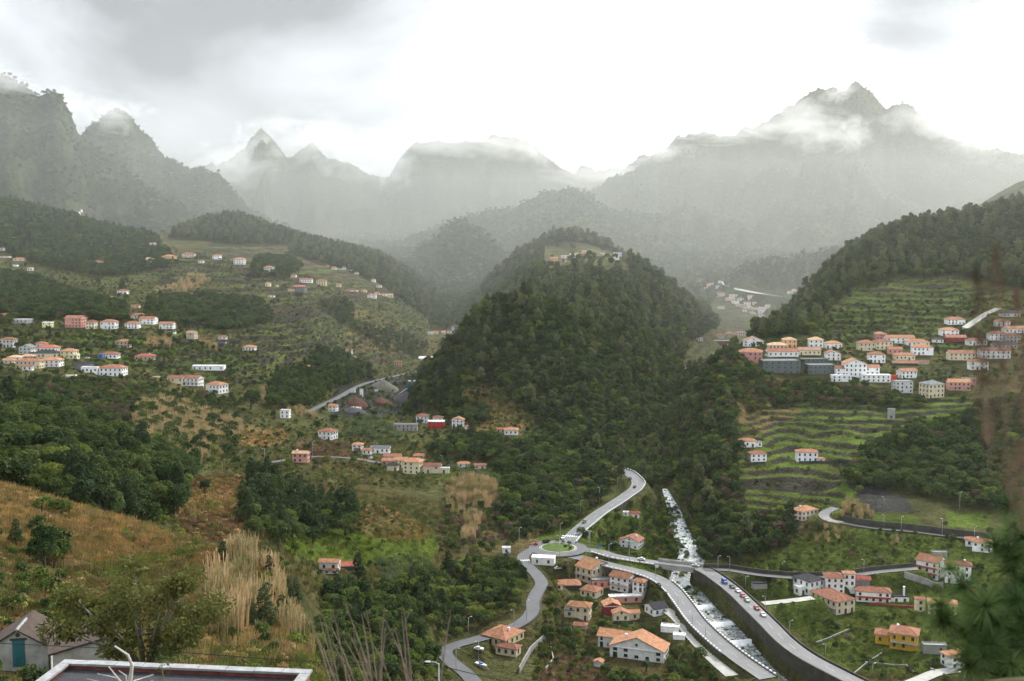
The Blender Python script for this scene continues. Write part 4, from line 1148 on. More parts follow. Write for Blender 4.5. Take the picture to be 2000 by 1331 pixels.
# ------------------------------------------------------------------ the stream
def water_material():
    m = bpy.data.materials.new('stream_water')
    m.use_nodes = True
    nt = m.node_tree
    b = nt.nodes['Principled BSDF']
    b.inputs['Roughness'].default_value = 0.25
    tc = N(nt, 'ShaderNodeTexCoord')
    at = N(nt, 'ShaderNodeAttribute', attribute_name='foam')
    nz = N(nt, 'ShaderNodeTexNoise', Scale=0.7, Detail=7.0, Roughness=0.7, Distortion=1.2)
    nt.links.new(tc.outputs['Object'], nz.inputs['Vector'])
    s = math_node(nt, 'ADD', nz.outputs['Fac'], math_node(nt, 'MULTIPLY', at.outputs['Fac'], 0.36))
    r = ramp(nt, [(0.46, (0.045, 0.052, 0.046)), (0.60, (0.26, 0.29, 0.28)), (0.78, (0.70, 0.73, 0.73))])
    nt.links.new(s, r.inputs[0])
    nt.links.new(r.outputs[0], b.inputs['Base Color'])
    bp = N(nt, 'ShaderNodeBump', Strength=0.6, Distance=0.4)
    nt.links.new(nz.outputs['Fac'], bp.inputs['Height'])
    nt.links.new(bp.outputs[0], b.inputs['Normal'])
    return m


_n = normals_2d(RIVER)
_V, _foam = [], []
_K = 13
_arc = np.concatenate([[0], np.cumsum(np.linalg.norm(np.diff(RIVER[:, :2], axis=0), axis=1))])
_u, _ = unpix(RIVER[:, 0], RIVER[:, 1], RIVER[:, 2])
_, _rv = unpix(RIVER[:, 0], RIVER[:, 1], RIVER[:, 2])
for i in range(len(RIVER)):
    for k in range(_K):
        s = (k / (_K - 1) * 2 - 1)
        x, y = RIVER[i, :2] + _n[i] * s * (RIVER_HALF[i] + 0.6)
        z = RIVER[i, 2] + 0.25 * float(fbm(np.array(x / 2.0), np.array(y / 2.0), 131, 2))
        _V.append((x, y, z))
        f = 0.30 if _rv[i] < 1110 else 0.10
        for w in (1141, 1183, 1217, 1254):
            f = max(f, 1.0 - abs(_rv[i] - w - 2) / 8)
        _foam.append(f * (1 - 0.55 * abs(s) ** 3))
_q = [(i * _K + k, i * _K + k + 1, (i + 1) * _K + k + 1, (i + 1) * _K + k) for i in range(len(RIVER) - 1) for k in range(_K - 1)]
_me = mesh_quads('stream', _V, _q, [water_material()], smooth=True)
if _me.polygons[0].normal.z < 0:
    _me.flip_normals()
_me.attributes.new('foam', 'FLOAT', 'POINT').data.foreach_set('value', np.array(_foam, np.float32))
tag(link(bpy.data.objects.new('stream', _me)), kind='structure')

# ------------------------------------------------------------------ haze in the valley
def haze_box():
    top, bottom = float(ZZ.max()) + 40, float(ZZ.min()) - 1.0
    half = 0.70 * 6500 + 30
    mb = MB().box(-half, half, -60, 6560, bottom, top)
    o = mb.build('haze')
    m = bpy.data.materials.new('haze_air')
    m.use_nodes = True
    nt = m.node_tree
    nt.nodes.clear()
    v = N(nt, 'ShaderNodeVolumePrincipled')
    v.inputs['Color'].default_value = (0.93, 0.94, 0.92, 1)
    v.inputs['Density'].default_value = 0.000035
    v.inputs['Anisotropy'].default_value = 0.6
    out = N(nt, 'ShaderNodeOutputMaterial')
    nt.links.new(v.outputs[0], out.inputs['Volume'])
    o.data.materials.append(m)
    tag(o, kind='stuff')
    return o


haze_box()


def mist_bank():
    """the denser damp air that fills the head of the valley"""
    bottom = float(ZZ.min()) - 0.5
    half = 0.70 * 6500 + 10
    o = MB().box(-half, half, 790, 6540, bottom, 215.0).build('mist')
    m = bpy.data.materials.new('mist_air')
    m.use_nodes = True
    nt = m.node_tree
    nt.nodes.clear()
    v = N(nt, 'ShaderNodeVolumePrincipled')
    v.inputs['Color'].default_value = (0.74, 0.765, 0.745, 1)
    v.inputs['Density'].default_value = 0.00021
    v.inputs['Anisotropy'].default_value = 0.55
    out = N(nt, 'ShaderNodeOutputMaterial')
    nt.links.new(v.outputs[0], out.inputs['Volume'])
    o.data.materials.append(m)
    tag(o, kind='stuff')


mist_bank()
# ------------------------------------------------------------------ shreds of cloud caught on the peaks
def wisp_material():
    m = bpy.data.materials.new('cloud_shred')
    m.use_nodes = True
    nt = m.node_tree
    nt.nodes.clear()
    tc = N(nt, 'ShaderNodeTexCoord')
    oi = N(nt, 'ShaderNodeObjectInfo')
    ln = N(nt, 'ShaderNodeVectorMath', operation='LENGTH')
    nt.links.new(tc.outputs['Object'], ln.inputs[0])
    off = N(nt, 'ShaderNodeVectorMath', operation='ADD')
    nt.links.new(tc.outputs['Object'], off.inputs[0]); nt.links.new(oi.outputs['Location'], off.inputs[1])
    nz = N(nt, 'ShaderNodeTexNoise', Scale=1.9, Detail=5.0, Roughness=0.6, Distortion=0.8)
    nt.links.new(off.outputs[0], nz.inputs['Vector'])
    s = math_node(nt, 'SUBTRACT', math_node(nt, 'ADD', math_node(nt, 'MULTIPLY', nz.outputs['Fac'], 2.3), -0.45), ln.outputs['Value'])
    d = math_node(nt, 'MULTIPLY', math_node(nt, 'MAXIMUM', s, 0.0), 0.010)
    v = N(nt, 'ShaderNodeVolumePrincipled')
    v.inputs['Color'].default_value = (0.98, 0.98, 0.98, 1)
    v.inputs['Anisotropy'].default_value = 0.3
    nt.links.new(d, v.inputs['Density'])
    out = N(nt, 'ShaderNodeOutputMaterial')
    nt.links.new(v.outputs[0], out.inputs['Volume'])
    return m


M_WISP = wisp_material()
_bm = bmesh.new()
bmesh.ops.create_icosphere(_bm, subdivisions=2, radius=1.0)
_wm = bpy.data.meshes.new('mist_wisp')
_bm.to_mesh(_wm); _bm.free()
_wm.materials.append(M_WISP)
for u, v, D, rx, ry in [(445, 325, 3650, 70, 36), (500, 300, 3900, 40, 40), (590, 268, 3850, 80, 34), (690, 300, 3800, 85, 42), (760, 318, 3750, 40, 40), (850, 268, 3850, 95, 36), (960, 272, 3900, 85, 30), (1040, 292, 3950, 45, 30), (1170, 338, 3900, 90, 20),
                        (1290, 300, 3200, 55, 18), (1420, 258, 3150, 80, 16), (1545, 238, 3120, 75, 34), (1590, 262, 3050, 40, 26), (1640, 180, 3250, 22, 14), (1665, 262, 2980, 28, 26), (1850, 235, 3200, 90, 40), (1960, 270, 3150, 90, 40), (215, 222, 2450, 55, 26), (10, 160, 2050, 50, 18), (130, 205, 2350, 40, 26)]:
    a, b = pix(u, v)
    o = link(bpy.data.objects.new('mist_wisp', _wm))
    o.location = (float(a) * D, D, float(b) * D)
    o.scale = (rx * D / F * 1.75, 150, ry * D / F * 1.8)
    tag(o, kind='stuff')
# ------------------------------------------------------------------ plants
def leaf_material(name, color, trans=0.35, var=0.35, tinted=False):
    m = bpy.data.materials.new(name)
    m.use_nodes = True
    nt = m.node_tree
    nt.nodes.clear()
    out = N(nt, 'ShaderNodeOutputMaterial')
    oi = N(nt, 'ShaderNodeObjectInfo')
    tc = N(nt, 'ShaderNodeTexCoord')
    nz = N(nt, 'ShaderNodeTexNoise', Scale=1.6, Detail=3.0)
    nt.links.new(tc.outputs['Object'], nz.inputs['Vector'])
    hv = N(nt, 'ShaderNodeHueSaturation')
    if tinted:
        at = N(nt, 'ShaderNodeAttribute', attribute_name='tint', attribute_type='INSTANCER')
        nt.links.new(at.outputs['Color'], hv.inputs['Color'])
    else:
        hv.inputs['Color'].default_value = (*color, 1)
    r = math_node(nt, 'ADD', math_node(nt, 'MULTIPLY', oi.outputs['Random'], 0.7), math_node(nt, 'MULTIPLY', nz.outputs['Fac'], 1.1))
    nt.links.new(math_node(nt, 'ADD', math_node(nt, 'MULTIPLY', r, 1.35), -0.15), hv.inputs['Value'])
    nt.links.new(math_node(nt, 'ADD', math_node(nt, 'MULTIPLY', oi.outputs['Random'], -0.05), 0.525), hv.inputs['Hue'])
    d = N(nt, 'ShaderNodeBsdfDiffuse'); t = N(nt, 'ShaderNodeBsdfTranslucent')
    g = N(nt, 'ShaderNodeBsdfGlossy', Roughness=0.45)
    nt.links.new(hv.outputs[0], d.inputs['Color']); nt.links.new(hv.outputs[0], t.inputs['Color'])
    mx = N(nt, 'ShaderNodeMixShader', Fac=trans)
    nt.links.new(d.outputs[0], mx.inputs[1]); nt.links.new(t.outputs[0], mx.inputs[2])
    mg = N(nt, 'ShaderNodeMixShader', Fac=0.012)
    nt.links.new(mx.outputs[0], mg.inputs[1]); nt.links.new(g.outputs[0], mg.inputs[2])
    nt.links.new(mg.outputs[0], out.inputs['Surface'])
    return m


M_BARK = material('bark', (0.085, 0.068, 0.050), 0.9, 0.35, 2.0, 0.4, 9.0, spec=0.1)
M_GREYBARK = material('grey_bark', (0.20, 0.18, 0.15), 0.9, 0.3, 2.0, 0.4, 9.0, spec=0.1)
LEAF = {
    'laurel': leaf_material('laurel_leaves', (0.050, 0.079, 0.020)),
    'bright': leaf_material('fresh_leaves', (0.092, 0.130, 0.024)),
    'eucalyptus': leaf_material('eucalyptus_leaves', (0.098, 0.118, 0.050)),
    'pine': leaf_material('pine_needles', (0.036, 0.060, 0.022)),
    'brown': leaf_material('withered_twigs', (0.105, 0.078, 0.050)),
    'cane': leaf_material('cane_stalks', (0.33, 0.26, 0.13), 0.25),
    'greencane': leaf_material('green_cane', (0.115, 0.145, 0.070), 0.3),
    'tuft': leaf_material('grass_blades', (0.1, 0.1, 0.03), 0.3, tinted=True),
}


def leaf_cloud(lobes, count, size, seed, flat=0.75, droop=0.0, long=1.0):
    """rhombic leaf clumps spread over and inside a set of lobes (centre, radius)"""
    g = np.random.default_rng(seed)
    c = np.array([l[0] for l in lobes], float); r = np.array([l[1] for l in lobes], float)
    k = g.choice(len(lobes), count, p=r ** 2 / (r ** 2).sum())
    d = g.normal(size=(count, 3)); d[:, 2] = np.where(g.random(count) < 0.8, np.abs(d[:, 2]) * 1.0, d[:, 2])
    d /= np.linalg.norm(d, axis=1)[:, None]
    rad = r[k] * (0.72 + 0.36 * g.random(count) ** 0.7)
    p = c[k] + d * rad[:, None] * np.array([1, 1, flat])
    # drop those buried deep inside another lobe
    inside = np.zeros(count, int)
    for i in range(len(lobes)):
        inside += (np.linalg.norm((p - c[i]) / np.array([1, 1, flat]), axis=1) < r[i] * 0.66)
    keep_ = inside < 1
    p, d = p[keep_], d[keep_]
    n = len(p)
    nr = d * 0.9 + g.normal(size=(n, 3)) * 0.55 + np.array([0, 0, 0.25])
    nr /= np.linalg.norm(nr, axis=1)[:, None]
    t = np.cross(nr, g.normal(size=(n, 3))); t /= np.linalg.norm(t, axis=1)[:, None]
    if droop:
        t = t * (1 - droop) + np.array([0, 0, -1]) * droop
        t /= np.linalg.norm(t, axis=1)[:, None]
    b = np.cross(nr, t)
    s = size * (0.6 + 0.8 * g.random(n))[:, None]
    bend = nr * s * 0.25
    V = np.stack([p - t * s * long - bend, p + b * s * 0.62, p + t * s * long - bend, p - b * s * 0.62], 1).reshape(-1, 3)
    q = np.arange(n * 4).reshape(-1, 4)
    return V, q


def make_lobes(g, R_, H, kind):
    """crown skeleton in units of metres: base of crown at z0, top at H"""
    L = []
    if kind == 'pine':
        n = 9
        for i in range(n):
            f = i / (n - 1)
            L.append(((g.uniform(-.35, .35) * R_ * (1 - f), g.uniform(-.35, .35) * R_ * (1 - f), H * (0.28 + 0.68 * f)), R_ * (0.75 - 0.5 * f) * g.uniform(.8, 1.15)))
            for _ in range(2):
                t = g.uniform(0, 2 * PI)
                L.append(((math.cos(t) * R_ * (0.75 - 0.6 * f), math.sin(t) * R_ * (0.75 - 0.6 * f), H * (0.28 + 0.62 * f)), R_ * 0.28))
    elif kind == 'eucalyptus':
        for i in range(11):
            t = g.uniform(0, 2 * PI); f = g.uniform(0, 1)
            rr = R_ * g.uniform(0.1, 0.75) * (1 - 0.5 * f)
            L.append(((math.cos(t) * rr, math.sin(t) * rr, H * (0.38 + 0.55 * f)), R_ * g.uniform(0.26, 0.42)))
    elif kind == 'column':
        for i in range(7):
            f = i / 6
            L.append(((g.uniform(-.15, .15) * R_, g.uniform(-.15, .15) * R_, H * (0.12 + 0.8 * f)), R_ * (0.85 - 0.5 * f)))
    else:
        for i in range(10):
            t = g.uniform(0, 2 * PI); f = g.random() ** 0.8
            rr = R_ * 0.68 * math.sqrt(g.random()) * (1 - 0.35 * f)
            L.append(((math.cos(t) * rr, math.sin(t) * rr, H * (0.36 + 0.42 * f)), R_ * g.uniform(0.30, 0.50)))
        L.append(((0, 0, H * 0.52), R_ * 0.62))
    return L


def make_trunk(g, H, r0, lobes, sides=6, limbs=5):
    mb = MB()
    top = H * 0.72
    pts = [(0, 0, -0.6)]
    x = y = 0.0
    for i in range(1, 6):
        x += g.uniform(-.05, .05) * H * 0.3; y += g.uniform(-.05, .05) * H * 0.3
        pts.append((x, y, top * i / 5))
    mb.tube(pts, [r0 * (1 - 0.8 * i / 5) for i in range(6)], sides)
    for c, r in sorted(lobes, key=lambda l: -l[1])[:limbs]:
        f = min(0.8, max(0.25, c[2] / H - 0.22))
        k = min(4, int(f / 0.72 * 5))
        a = Vector(pts[k]); b = Vector(c)
        mid = (a + b) / 2 + Vector((0, 0, -0.04 * H))
        mb.tube([a, mid, b], [r0 * 0.5, r0 * 0.32, r0 * 0.12], 5)
    return mb


class Species:
    pass


PLANTS = {}
HIDDEN = {}


def species(name, kind, leaf, R_, H, n_var, fine, coarse, bark, size_f, size_c, r0, flat=0.75, droop=0.0, long=1.0, limbs=5):
    s = Species(); s.crowns, s.trunks, s.R, s.H, s.name = [], [], R_, H, name
    s.far = bpy.data.collections.new(name + '_far')
    for i in range(n_var):
        g = np.random.default_rng(hash_(name) + i)
        lobes = make_lobes(g, R_, H, kind)
        V, q = leaf_cloud(lobes, fine, size_f, hash_(name) + 100 + i, flat, droop, long)
        s.crowns.append(mesh_quads(name + '_crown', V, q, [leaf]))
        s.trunks.append(make_trunk(g, H, r0, lobes, 6, limbs).mesh(name + '_trunk', bark, True))
        V, q = leaf_cloud(lobes, coarse, size_c, hash_(name) + 200 + i, flat, droop, long)
        o = bpy.data.objects.new(name + '_far', mesh_quads(name + '_far', V, q, [leaf]))
        s.far.objects.link(o)
    s.n = n_var
    PLANTS[name] = s
    return s


def hash_(t):
    h = 7
    for c in t:
        h = (h * 131 + ord(c)) % 99991
    return h


species('broadleaf_tree', 'round', LEAF['laurel'], 3.0, 6.2, 6, 2400, 620, M_BARK, 0.20, 0.40, 0.28)
species('bright_tree', 'round', LEAF['bright'], 2.6, 5.2, 4, 2000, 520, M_BARK, 0.18, 0.36, 0.22)
species('eucalyptus_tree', 'eucalyptus', LEAF['eucalyptus'], 3.0, 9.5, 5, 2200, 620, M_GREYBARK, 0.22, 0.40, 0.24, 1.2, 0.35, 1.3, limbs=8)
species('pine_tree', 'pine', LEAF['pine'], 2.4, 8.5, 4, 2600, 600, M_BARK, 0.17, 0.34, 0.22, 0.7, 0.0, 1.2)
species('cypress_tree', 'column', LEAF['pine'], 1.2, 6.0, 3, 1500, 380, M_BARK, 0.13, 0.24, 0.15, 1.3)
species('bare_tree', 'round', LEAF['brown'], 2.4, 4.6, 3, 1400, 420, M_GREYBARK, 0.13, 0.26, 0.18, 0.85, 0.0, 1.8, limbs=9)
species('shrub', 'round', LEAF['bright'], 1.3, 1.9, 4, 800, 260, M_BARK, 0.13, 0.24, 0.08)
species('dark_shrub', 'round', LEAF['laurel'], 1.3, 2.0, 4, 800, 260, M_BARK, 0.13, 0.24, 0.08)


def blade_clump(name, leaf, n, R_, H, w, seed, lean=0.25, plume=False):
    g = np.random.default_rng(seed)
    V, q = [], []
    for i in range(n):
        t = g.uniform(0, 2 * PI); rr = R_ * math.sqrt(g.random())
        x, y = math.cos(t) * rr, math.sin(t) * rr
        h = H * g.uniform(0.55, 1.05)
        a = g.uniform(0, 2 * PI); ca, sa = math.cos(a), math.sin(a)
        l = lean * g.uniform(0.1, 1.0) * h
        bx, by = x / max(R_, .01) * l * 0.8 + g.normal() * l * 0.3, y / max(R_, .01) * l * 0.8 + g.normal() * l * 0.3
        ww = w * g.uniform(0.6, 1.3)
        b = len(V)
        for f, k in ((-0.08, 1.0), (0.55, 0.85), (1.0, 0.15 if not plume else 0.9)):
            px_, py_ = x + bx * f * abs(f), y + by * f * abs(f)
            V += [(px_ - ca * ww * k, py_ - sa * ww * k, h * f), (px_ + ca * ww * k, py_ + sa * ww * k, h * f)]
        q += [(b, b + 1, b + 3, b + 2), (b + 2, b + 3, b + 5, b + 4)]
    return mesh_quads(name, np.array(V), q, [leaf])


def blade_species(name, leaf, n, R_, H, w, n_var, lean=0.25, plume=False):
    s = Species(); s.R, s.H, s.n, s.name = R_, H, n_var, name
    s.far = bpy.data.collections.new(name + '_far')
    for i in range(n_var):
        s.far.objects.link(bpy.data.objects.new(name, blade_clump(name, leaf, n, R_, H, w, hash_(name) + i, lean, plume)))
    PLANTS[name] = s


blade_species('cane', LEAF['cane'], 60, 1.3, 4.2, 0.055, 3, 0.16, True)
blade_species('green_cane', LEAF['greencane'], 55, 1.3, 2.4, 0.09, 3, 0.3)
def fern_clump(seed):
    V, q = leaf_cloud([((0, 0, .12), .42), ((.25, .1, .1), .3), ((-.2, -.15, .1), .32)], 150, .10, seed, .75, 0.0, 1.5)
    return mesh_quads('fern_clump', V, q, [LEAF['tuft']])


s = Species(); s.R, s.H, s.n, s.name = .5, .5, 4, 'fern_clump'
s.far = bpy.data.collections.new('fern_clump_far')
for i in range(4):
    s.far.objects.link(bpy.data.objects.new('fern_clump', fern_clump(400 + i)))
PLANTS['fern_clump'] = s
blade_species('grass_tuft', LEAF['tuft'], 34, 0.55, 0.62, 0.022, 4, 0.6)

# ---- where they grow: (species mix, polygon of ground in the photo, distances, spacing, scale range, what to call the place)
WOODS = [
    ('left_wood', {'broadleaf_tree': .8, 'bright_tree': .12, 'pine_tree': .08}, [(-500, 1030), (-500, 770), (0, 790), (110, 800), (220, 860), (310, 905), (372, 935), (350, 1010), (290, 1040), (160, 1005), (0, 965)], 175, 335, 4.0, (.95, 1.5), 'in the dark wood behind the brown bracken slope'),
    ('pasture_wood', {'broadleaf_tree': .5, 'pine_tree': .35, 'bright_tree': .15}, [(475, 1000), (490, 940), (540, 935), (620, 965), (690, 1000), (700, 1040), (640, 1060), (560, 1055), (480, 1062)], 275, 410, 3.6, (.85, 1.3), 'in the clump above the green pasture'),
    ('knoll_wood', {'broadleaf_tree': .45, 'bright_tree': .42, 'pine_tree': .13}, [(640, 1150), (720, 1165), (800, 1135), (900, 1105), (980, 1105), (1024, 1130), (1030, 1170), (1000, 1200), (920, 1232), (860, 1262), (840, 1320), (700, 1350), (600, 1331), (620, 1250)], 225, 425, 3.0, (.55, 1.0), 'in the wood on the knoll above the bending village road'),
    ('river_bank', {'broadleaf_tree': .62, 'bright_tree': .2, 'eucalyptus_tree': .06, 'bare_tree': .12}, [(1368, 1100), (1350, 1030), (1325, 970), (1335, 900), (1420, 820), (1446, 870), (1432, 960), (1452, 1010), (1520, 1015), (1560, 1050), (1500, 1085), (1400, 1106)], 420, 640, 3.2, (.55, 1.4), 'on the steep wooded bank right of the white stream'),
    ('gorge', {'broadleaf_tree': .6, 'bright_tree': .18, 'bare_tree': .12, 'eucalyptus_tree': .1}, [(1195, 950), (1190, 880), (1240, 760), (1290, 690), (1440, 690), (1430, 840), (1330, 960), (1290, 975), (1250, 960)], 530, 800, 3.4, (.75, 1.25), 'in the wooded gorge between the hill and the right bank'),
    ('hill', {'broadleaf_tree': .55, 'bright_tree': .2, 'eucalyptus_tree': .14}, [(790, 810), (830, 720), (880, 640), (930, 575), (1020, 540), (1150, 590), (1270, 610), (1340, 690), (1290, 760), (1230, 860), (1190, 920), (1090, 880), (1050, 820), (950, 755), (870, 770)], 590, 910, 3.3, (.55, 1.5), 'on the steep wooded hill in the middle of the valley'),
    ('back_hill', {'broadleaf_tree': .6, 'eucalyptus_tree': .25, 'bright_tree': .15}, [(880, 680), (960, 540), (1010, 470), (1090, 425), (1160, 450), (1230, 500), (1340, 550), (1400, 640), (1300, 700), (1100, 620)], 830, 1720, 4.6, (.8, 1.8), 'on the hill behind'),
    ('road_slope', {'broadleaf_tree': .62, 'bright_tree': .2, 'bare_tree': .12, 'pine_tree': .06}, [(830, 890), (900, 855), (1000, 875), (1120, 860), (1195, 900), (1212, 925), (1170, 985), (1110, 1030), (1040, 1056), (985, 1050), (960, 1000), (1000, 940), (930, 905)], 430, 650, 3.2, (.55, 1.4), 'on the wooded slope left of the climbing main road'),
    ('right_wood', {'broadleaf_tree': .78, 'bright_tree': .12, 'bare_tree': .1}, [(1645, 950), (1680, 890), (1760, 850), (1880, 815), (2000, 780), (2300, 760), (2300, 1010), (1900, 1000), (1760, 965)], 430, 640, 3.2, (.55, 1.45), 'in the dark wood below the right-hand village'),
    ('forest_hill', {'broadleaf_tree': .5, 'bright_tree': .2, 'eucalyptus_tree': .3}, [(1465, 670), (1540, 590), (1640, 505), (1750, 440), (1880, 405), (2000, 375), (2500, 340), (2500, 560), (2000, 570), (1880, 540), (1740, 545), (1640, 575), (1590, 650)], 690, 1150, 3.5, (.6, 1.6), 'on the forested hill behind the right-hand village'),
    ('left_ridge', {'broadleaf_tree': .8, 'pine_tree': .1, 'bright_tree': .1}, [(-600, 530), (-600, 300), (0, 370), (160, 420), (300, 465), (345, 520), (200, 545), (0, 505)], 980, 1420, 4.2, (.85, 1.3), 'on the dark ridge'),
    ('left_grove', {'broadleaf_tree': .85, 'bare_tree': .15}, [(-400, 640), (-400, 500), (0, 520), (130, 570), (240, 600), (250, 636), (120, 625), (0, 640)], 760, 980, 3.8, (.8, 1.3), 'in the grove above the pink block'),
    ('crest_wood', {'broadleaf_tree': .6, 'eucalyptus_tree': .4}, [(330, 470), (380, 420), (500, 405), (640, 460), (700, 490), (770, 480), (860, 560), (790, 545), (700, 520), (560, 480), (420, 480)], 1250, 1700, 4.6, (.9, 1.4), 'on the far crest'),
    ('crest_wood', {'broadleaf_tree': .8, 'eucalyptus_tree': .2}, [(560, 495), (640, 465), (760, 495), (860, 555), (885, 640), (840, 625), (740, 560), (640, 522)], 1180, 1850, 5.2, (.9, 1.5), 'on the far crest'),
    ('mid_groves', {'broadleaf_tree': .75, 'bright_tree': .1, 'pine_tree': .15}, [(520, 800), (530, 740), (590, 720), (620, 690), (720, 690), (730, 740), (650, 760), (600, 800)], 560, 900, 3.8, (.8, 1.2), 'in the groves above the gravel works'),
    ('terrace_groves', {'broadleaf_tree': .9, 'bare_tree': .1}, [(270, 640), (290, 590), (400, 580), (510, 590), (530, 630), (440, 650), (380, 640)], 700, 1000, 4.0, (.8, 1.2), 'among the far terraces'),
    ('terrace_groves', {'broadleaf_tree': 1}, [(480, 545), (500, 505), (560, 500), (590, 525), (560, 545)], 900, 1200, 4.2, (.8, 1.2), 'among the far terraces'),
    ('terrace_groves', {'broadleaf_tree': 1}, [(620, 590), (680, 590), (700, 640), (780, 650), (830, 680), (820, 700), (740, 680), (660, 630)], 850, 1250, 5.0, (.8, 1.2), 'among the far terraces'),
    ('quarry_edge', {'broadleaf_tree': .8, 'bright_tree': .2}, [(810, 800), (820, 740), (850, 720), (900, 780), (960, 830), (900, 830)], 620, 900, 3.8, (.8, 1.2), 'at the foot of the wooded hill'),
    ('far_valley', {'broadleaf_tree': .8, 'bright_tree': .2}, [(840, 650), (850, 560), (900, 500), (1000, 440), (960, 560), (900, 640)], 1000, 2000, 6.0, (1.0, 1.5), 'in the misty side valley'),
    ('far_valley', {'broadleaf_tree': .8, 'eucalyptus_tree': .2}, [(1330, 570), (1420, 535), (1520, 500), (1720, 470), (1640, 540), (1540, 560), (1440, 545), (1380, 600)], 1300, 2200, 6.5, (1.0, 1.5), 'in the misty far valley'),
    ('right_gardens', {'broadleaf_tree': .45, 'bare_tree': .3, 'bright_tree': .25}, [(1440, 700), (1500, 690), (1760, 740), (1900, 760), (1900, 790), (1700, 790), (1560, 780), (1450, 800)], 560, 660, 5.5, (.45, .9), 'in the scrub below the right-hand village'),
    ('right_gardens', {'broadleaf_tree': .5, 'bare_tree': .3, 'bright_tree': .2}, [(1436, 760), (1445, 722), (1500, 736), (1640, 752), (1760, 776), (1850, 786), (1740, 800), (1620, 792), (1550, 790), (1460, 812)], 530, 660, 2.8, (.45, 1.0), 'in the scrub below the right-hand village'),
    ('fields', {'broadleaf_tree': .4, 'bare_tree': .35, 'bright_tree': .25}, [(1480, 1090), (1520, 1030), (1780, 1050), (1950, 1070), (1960, 1331), (1700, 1331), (1600, 1250), (1500, 1160)], 305, 450, 9.0, (.4, .75), 'among the small fields right of the stream'),
    ('village_gardens', {'broadleaf_tree': .4, 'bright_tree': .4, 'bare_tree': .2}, [(1050, 1250), (1080, 1100), (1140, 1100), (1290, 1180), (1330, 1331), (1180, 1331), (1110, 1280)], 300, 430, 3.4, (.3, .75), 'in the gardens between the village houses'),
    ('village_edge', {'broadleaf_tree': .5, 'bright_tree': .5}, [(1180, 1390), (1200, 1300), (1330, 1310), (1380, 1290), (1460, 1320), (1500, 1400)], 260, 345, 3.4, (.5, .9), 'below the white twin-gabled house'),
    ('orchard', {'broadleaf_tree': .4, 'bright_tree': .35, 'bare_tree': .25}, [(1140, 1050), (1200, 990), (1300, 975), (1325, 1060), (1330, 1090), (1200, 1075)], 400, 560, 4.6, (.45, .9), 'in the wooded gardens between main road and stream'),
    ('middle_scrub', {'broadleaf_tree': .3, 'bare_tree': .45, 'bright_tree': .25}, [(850, 1080), (870, 980), (960, 1000), (1010, 1060), (980, 1090)], 360, 520, 4.5, (.45, .85), 'in the scrub below the tall cane'),
    ('mountain_forest', {'broadleaf_tree': .8, 'bright_tree': .2}, None, 1700, 2700, 11.0, (1.0, 1.9), 'on the misty mountainside'),
    ('mountain_forest', {'broadleaf_tree': .8, 'bright_tree': .2}, None, 2700, 4300, 15.0, (.8, 1.5), 'on the misty mountainside'),
    ('scattered', {'broadleaf_tree': .55, 'bright_tree': .2, 'bare_tree': .25}, [(-300, 900), (-300, 480), (300, 480), (900, 600), (900, 930), (480, 930), (420, 880)], 400, 1300, 16.0, (.4, .95), 'scattered over the terraced slope'),
    ('scattered', {'broadleaf_tree': .6, 'bright_tree': .4}, [(1420, 1060), (1440, 800), (1900, 760), (1960, 1060)], 420, 720, 17.0, (.35, .8), 'scattered over the green terraces'),
    ('left_village_trees', {'broadleaf_tree': .6, 'bright_tree': .25, 'bare_tree': .15}, [(-100, 770), (-100, 640), (330, 640), (500, 690), (500, 770), (300, 760)], 560, 800, 6.5, (.3, .8), 'between the houses of the left-hand village'),
    ('left_bank_scrub', {'broadleaf_tree': .5, 'bright_tree': .2, 'bare_tree': .3}, [(-100, 800), (0, 745), (200, 745), (330, 770), (460, 775), (500, 800), (300, 800), (200, 860)], 380, 640, 3.6, (.4, .9), 'on the bank below the left-hand village'),
    ('cane_trees', {'broadleaf_tree': .8, 'bright_tree': .2}, [(250, 880), (265, 790), (330, 775), (470, 800), (470, 860), (430, 900), (370, 905)], 390, 600, 6.0, (.5, 1.1), 'among the cane on the left slope'),
    ('village_trees', {'broadleaf_tree': .6, 'bright_tree': .4}, [(1440, 740), (1440, 650), (1700, 600), (2100, 580), (2100, 770), (1900, 760), (1640, 760)], 570, 860, 5.2, (.3, .75), 'between the houses of the right-hand village'),
]
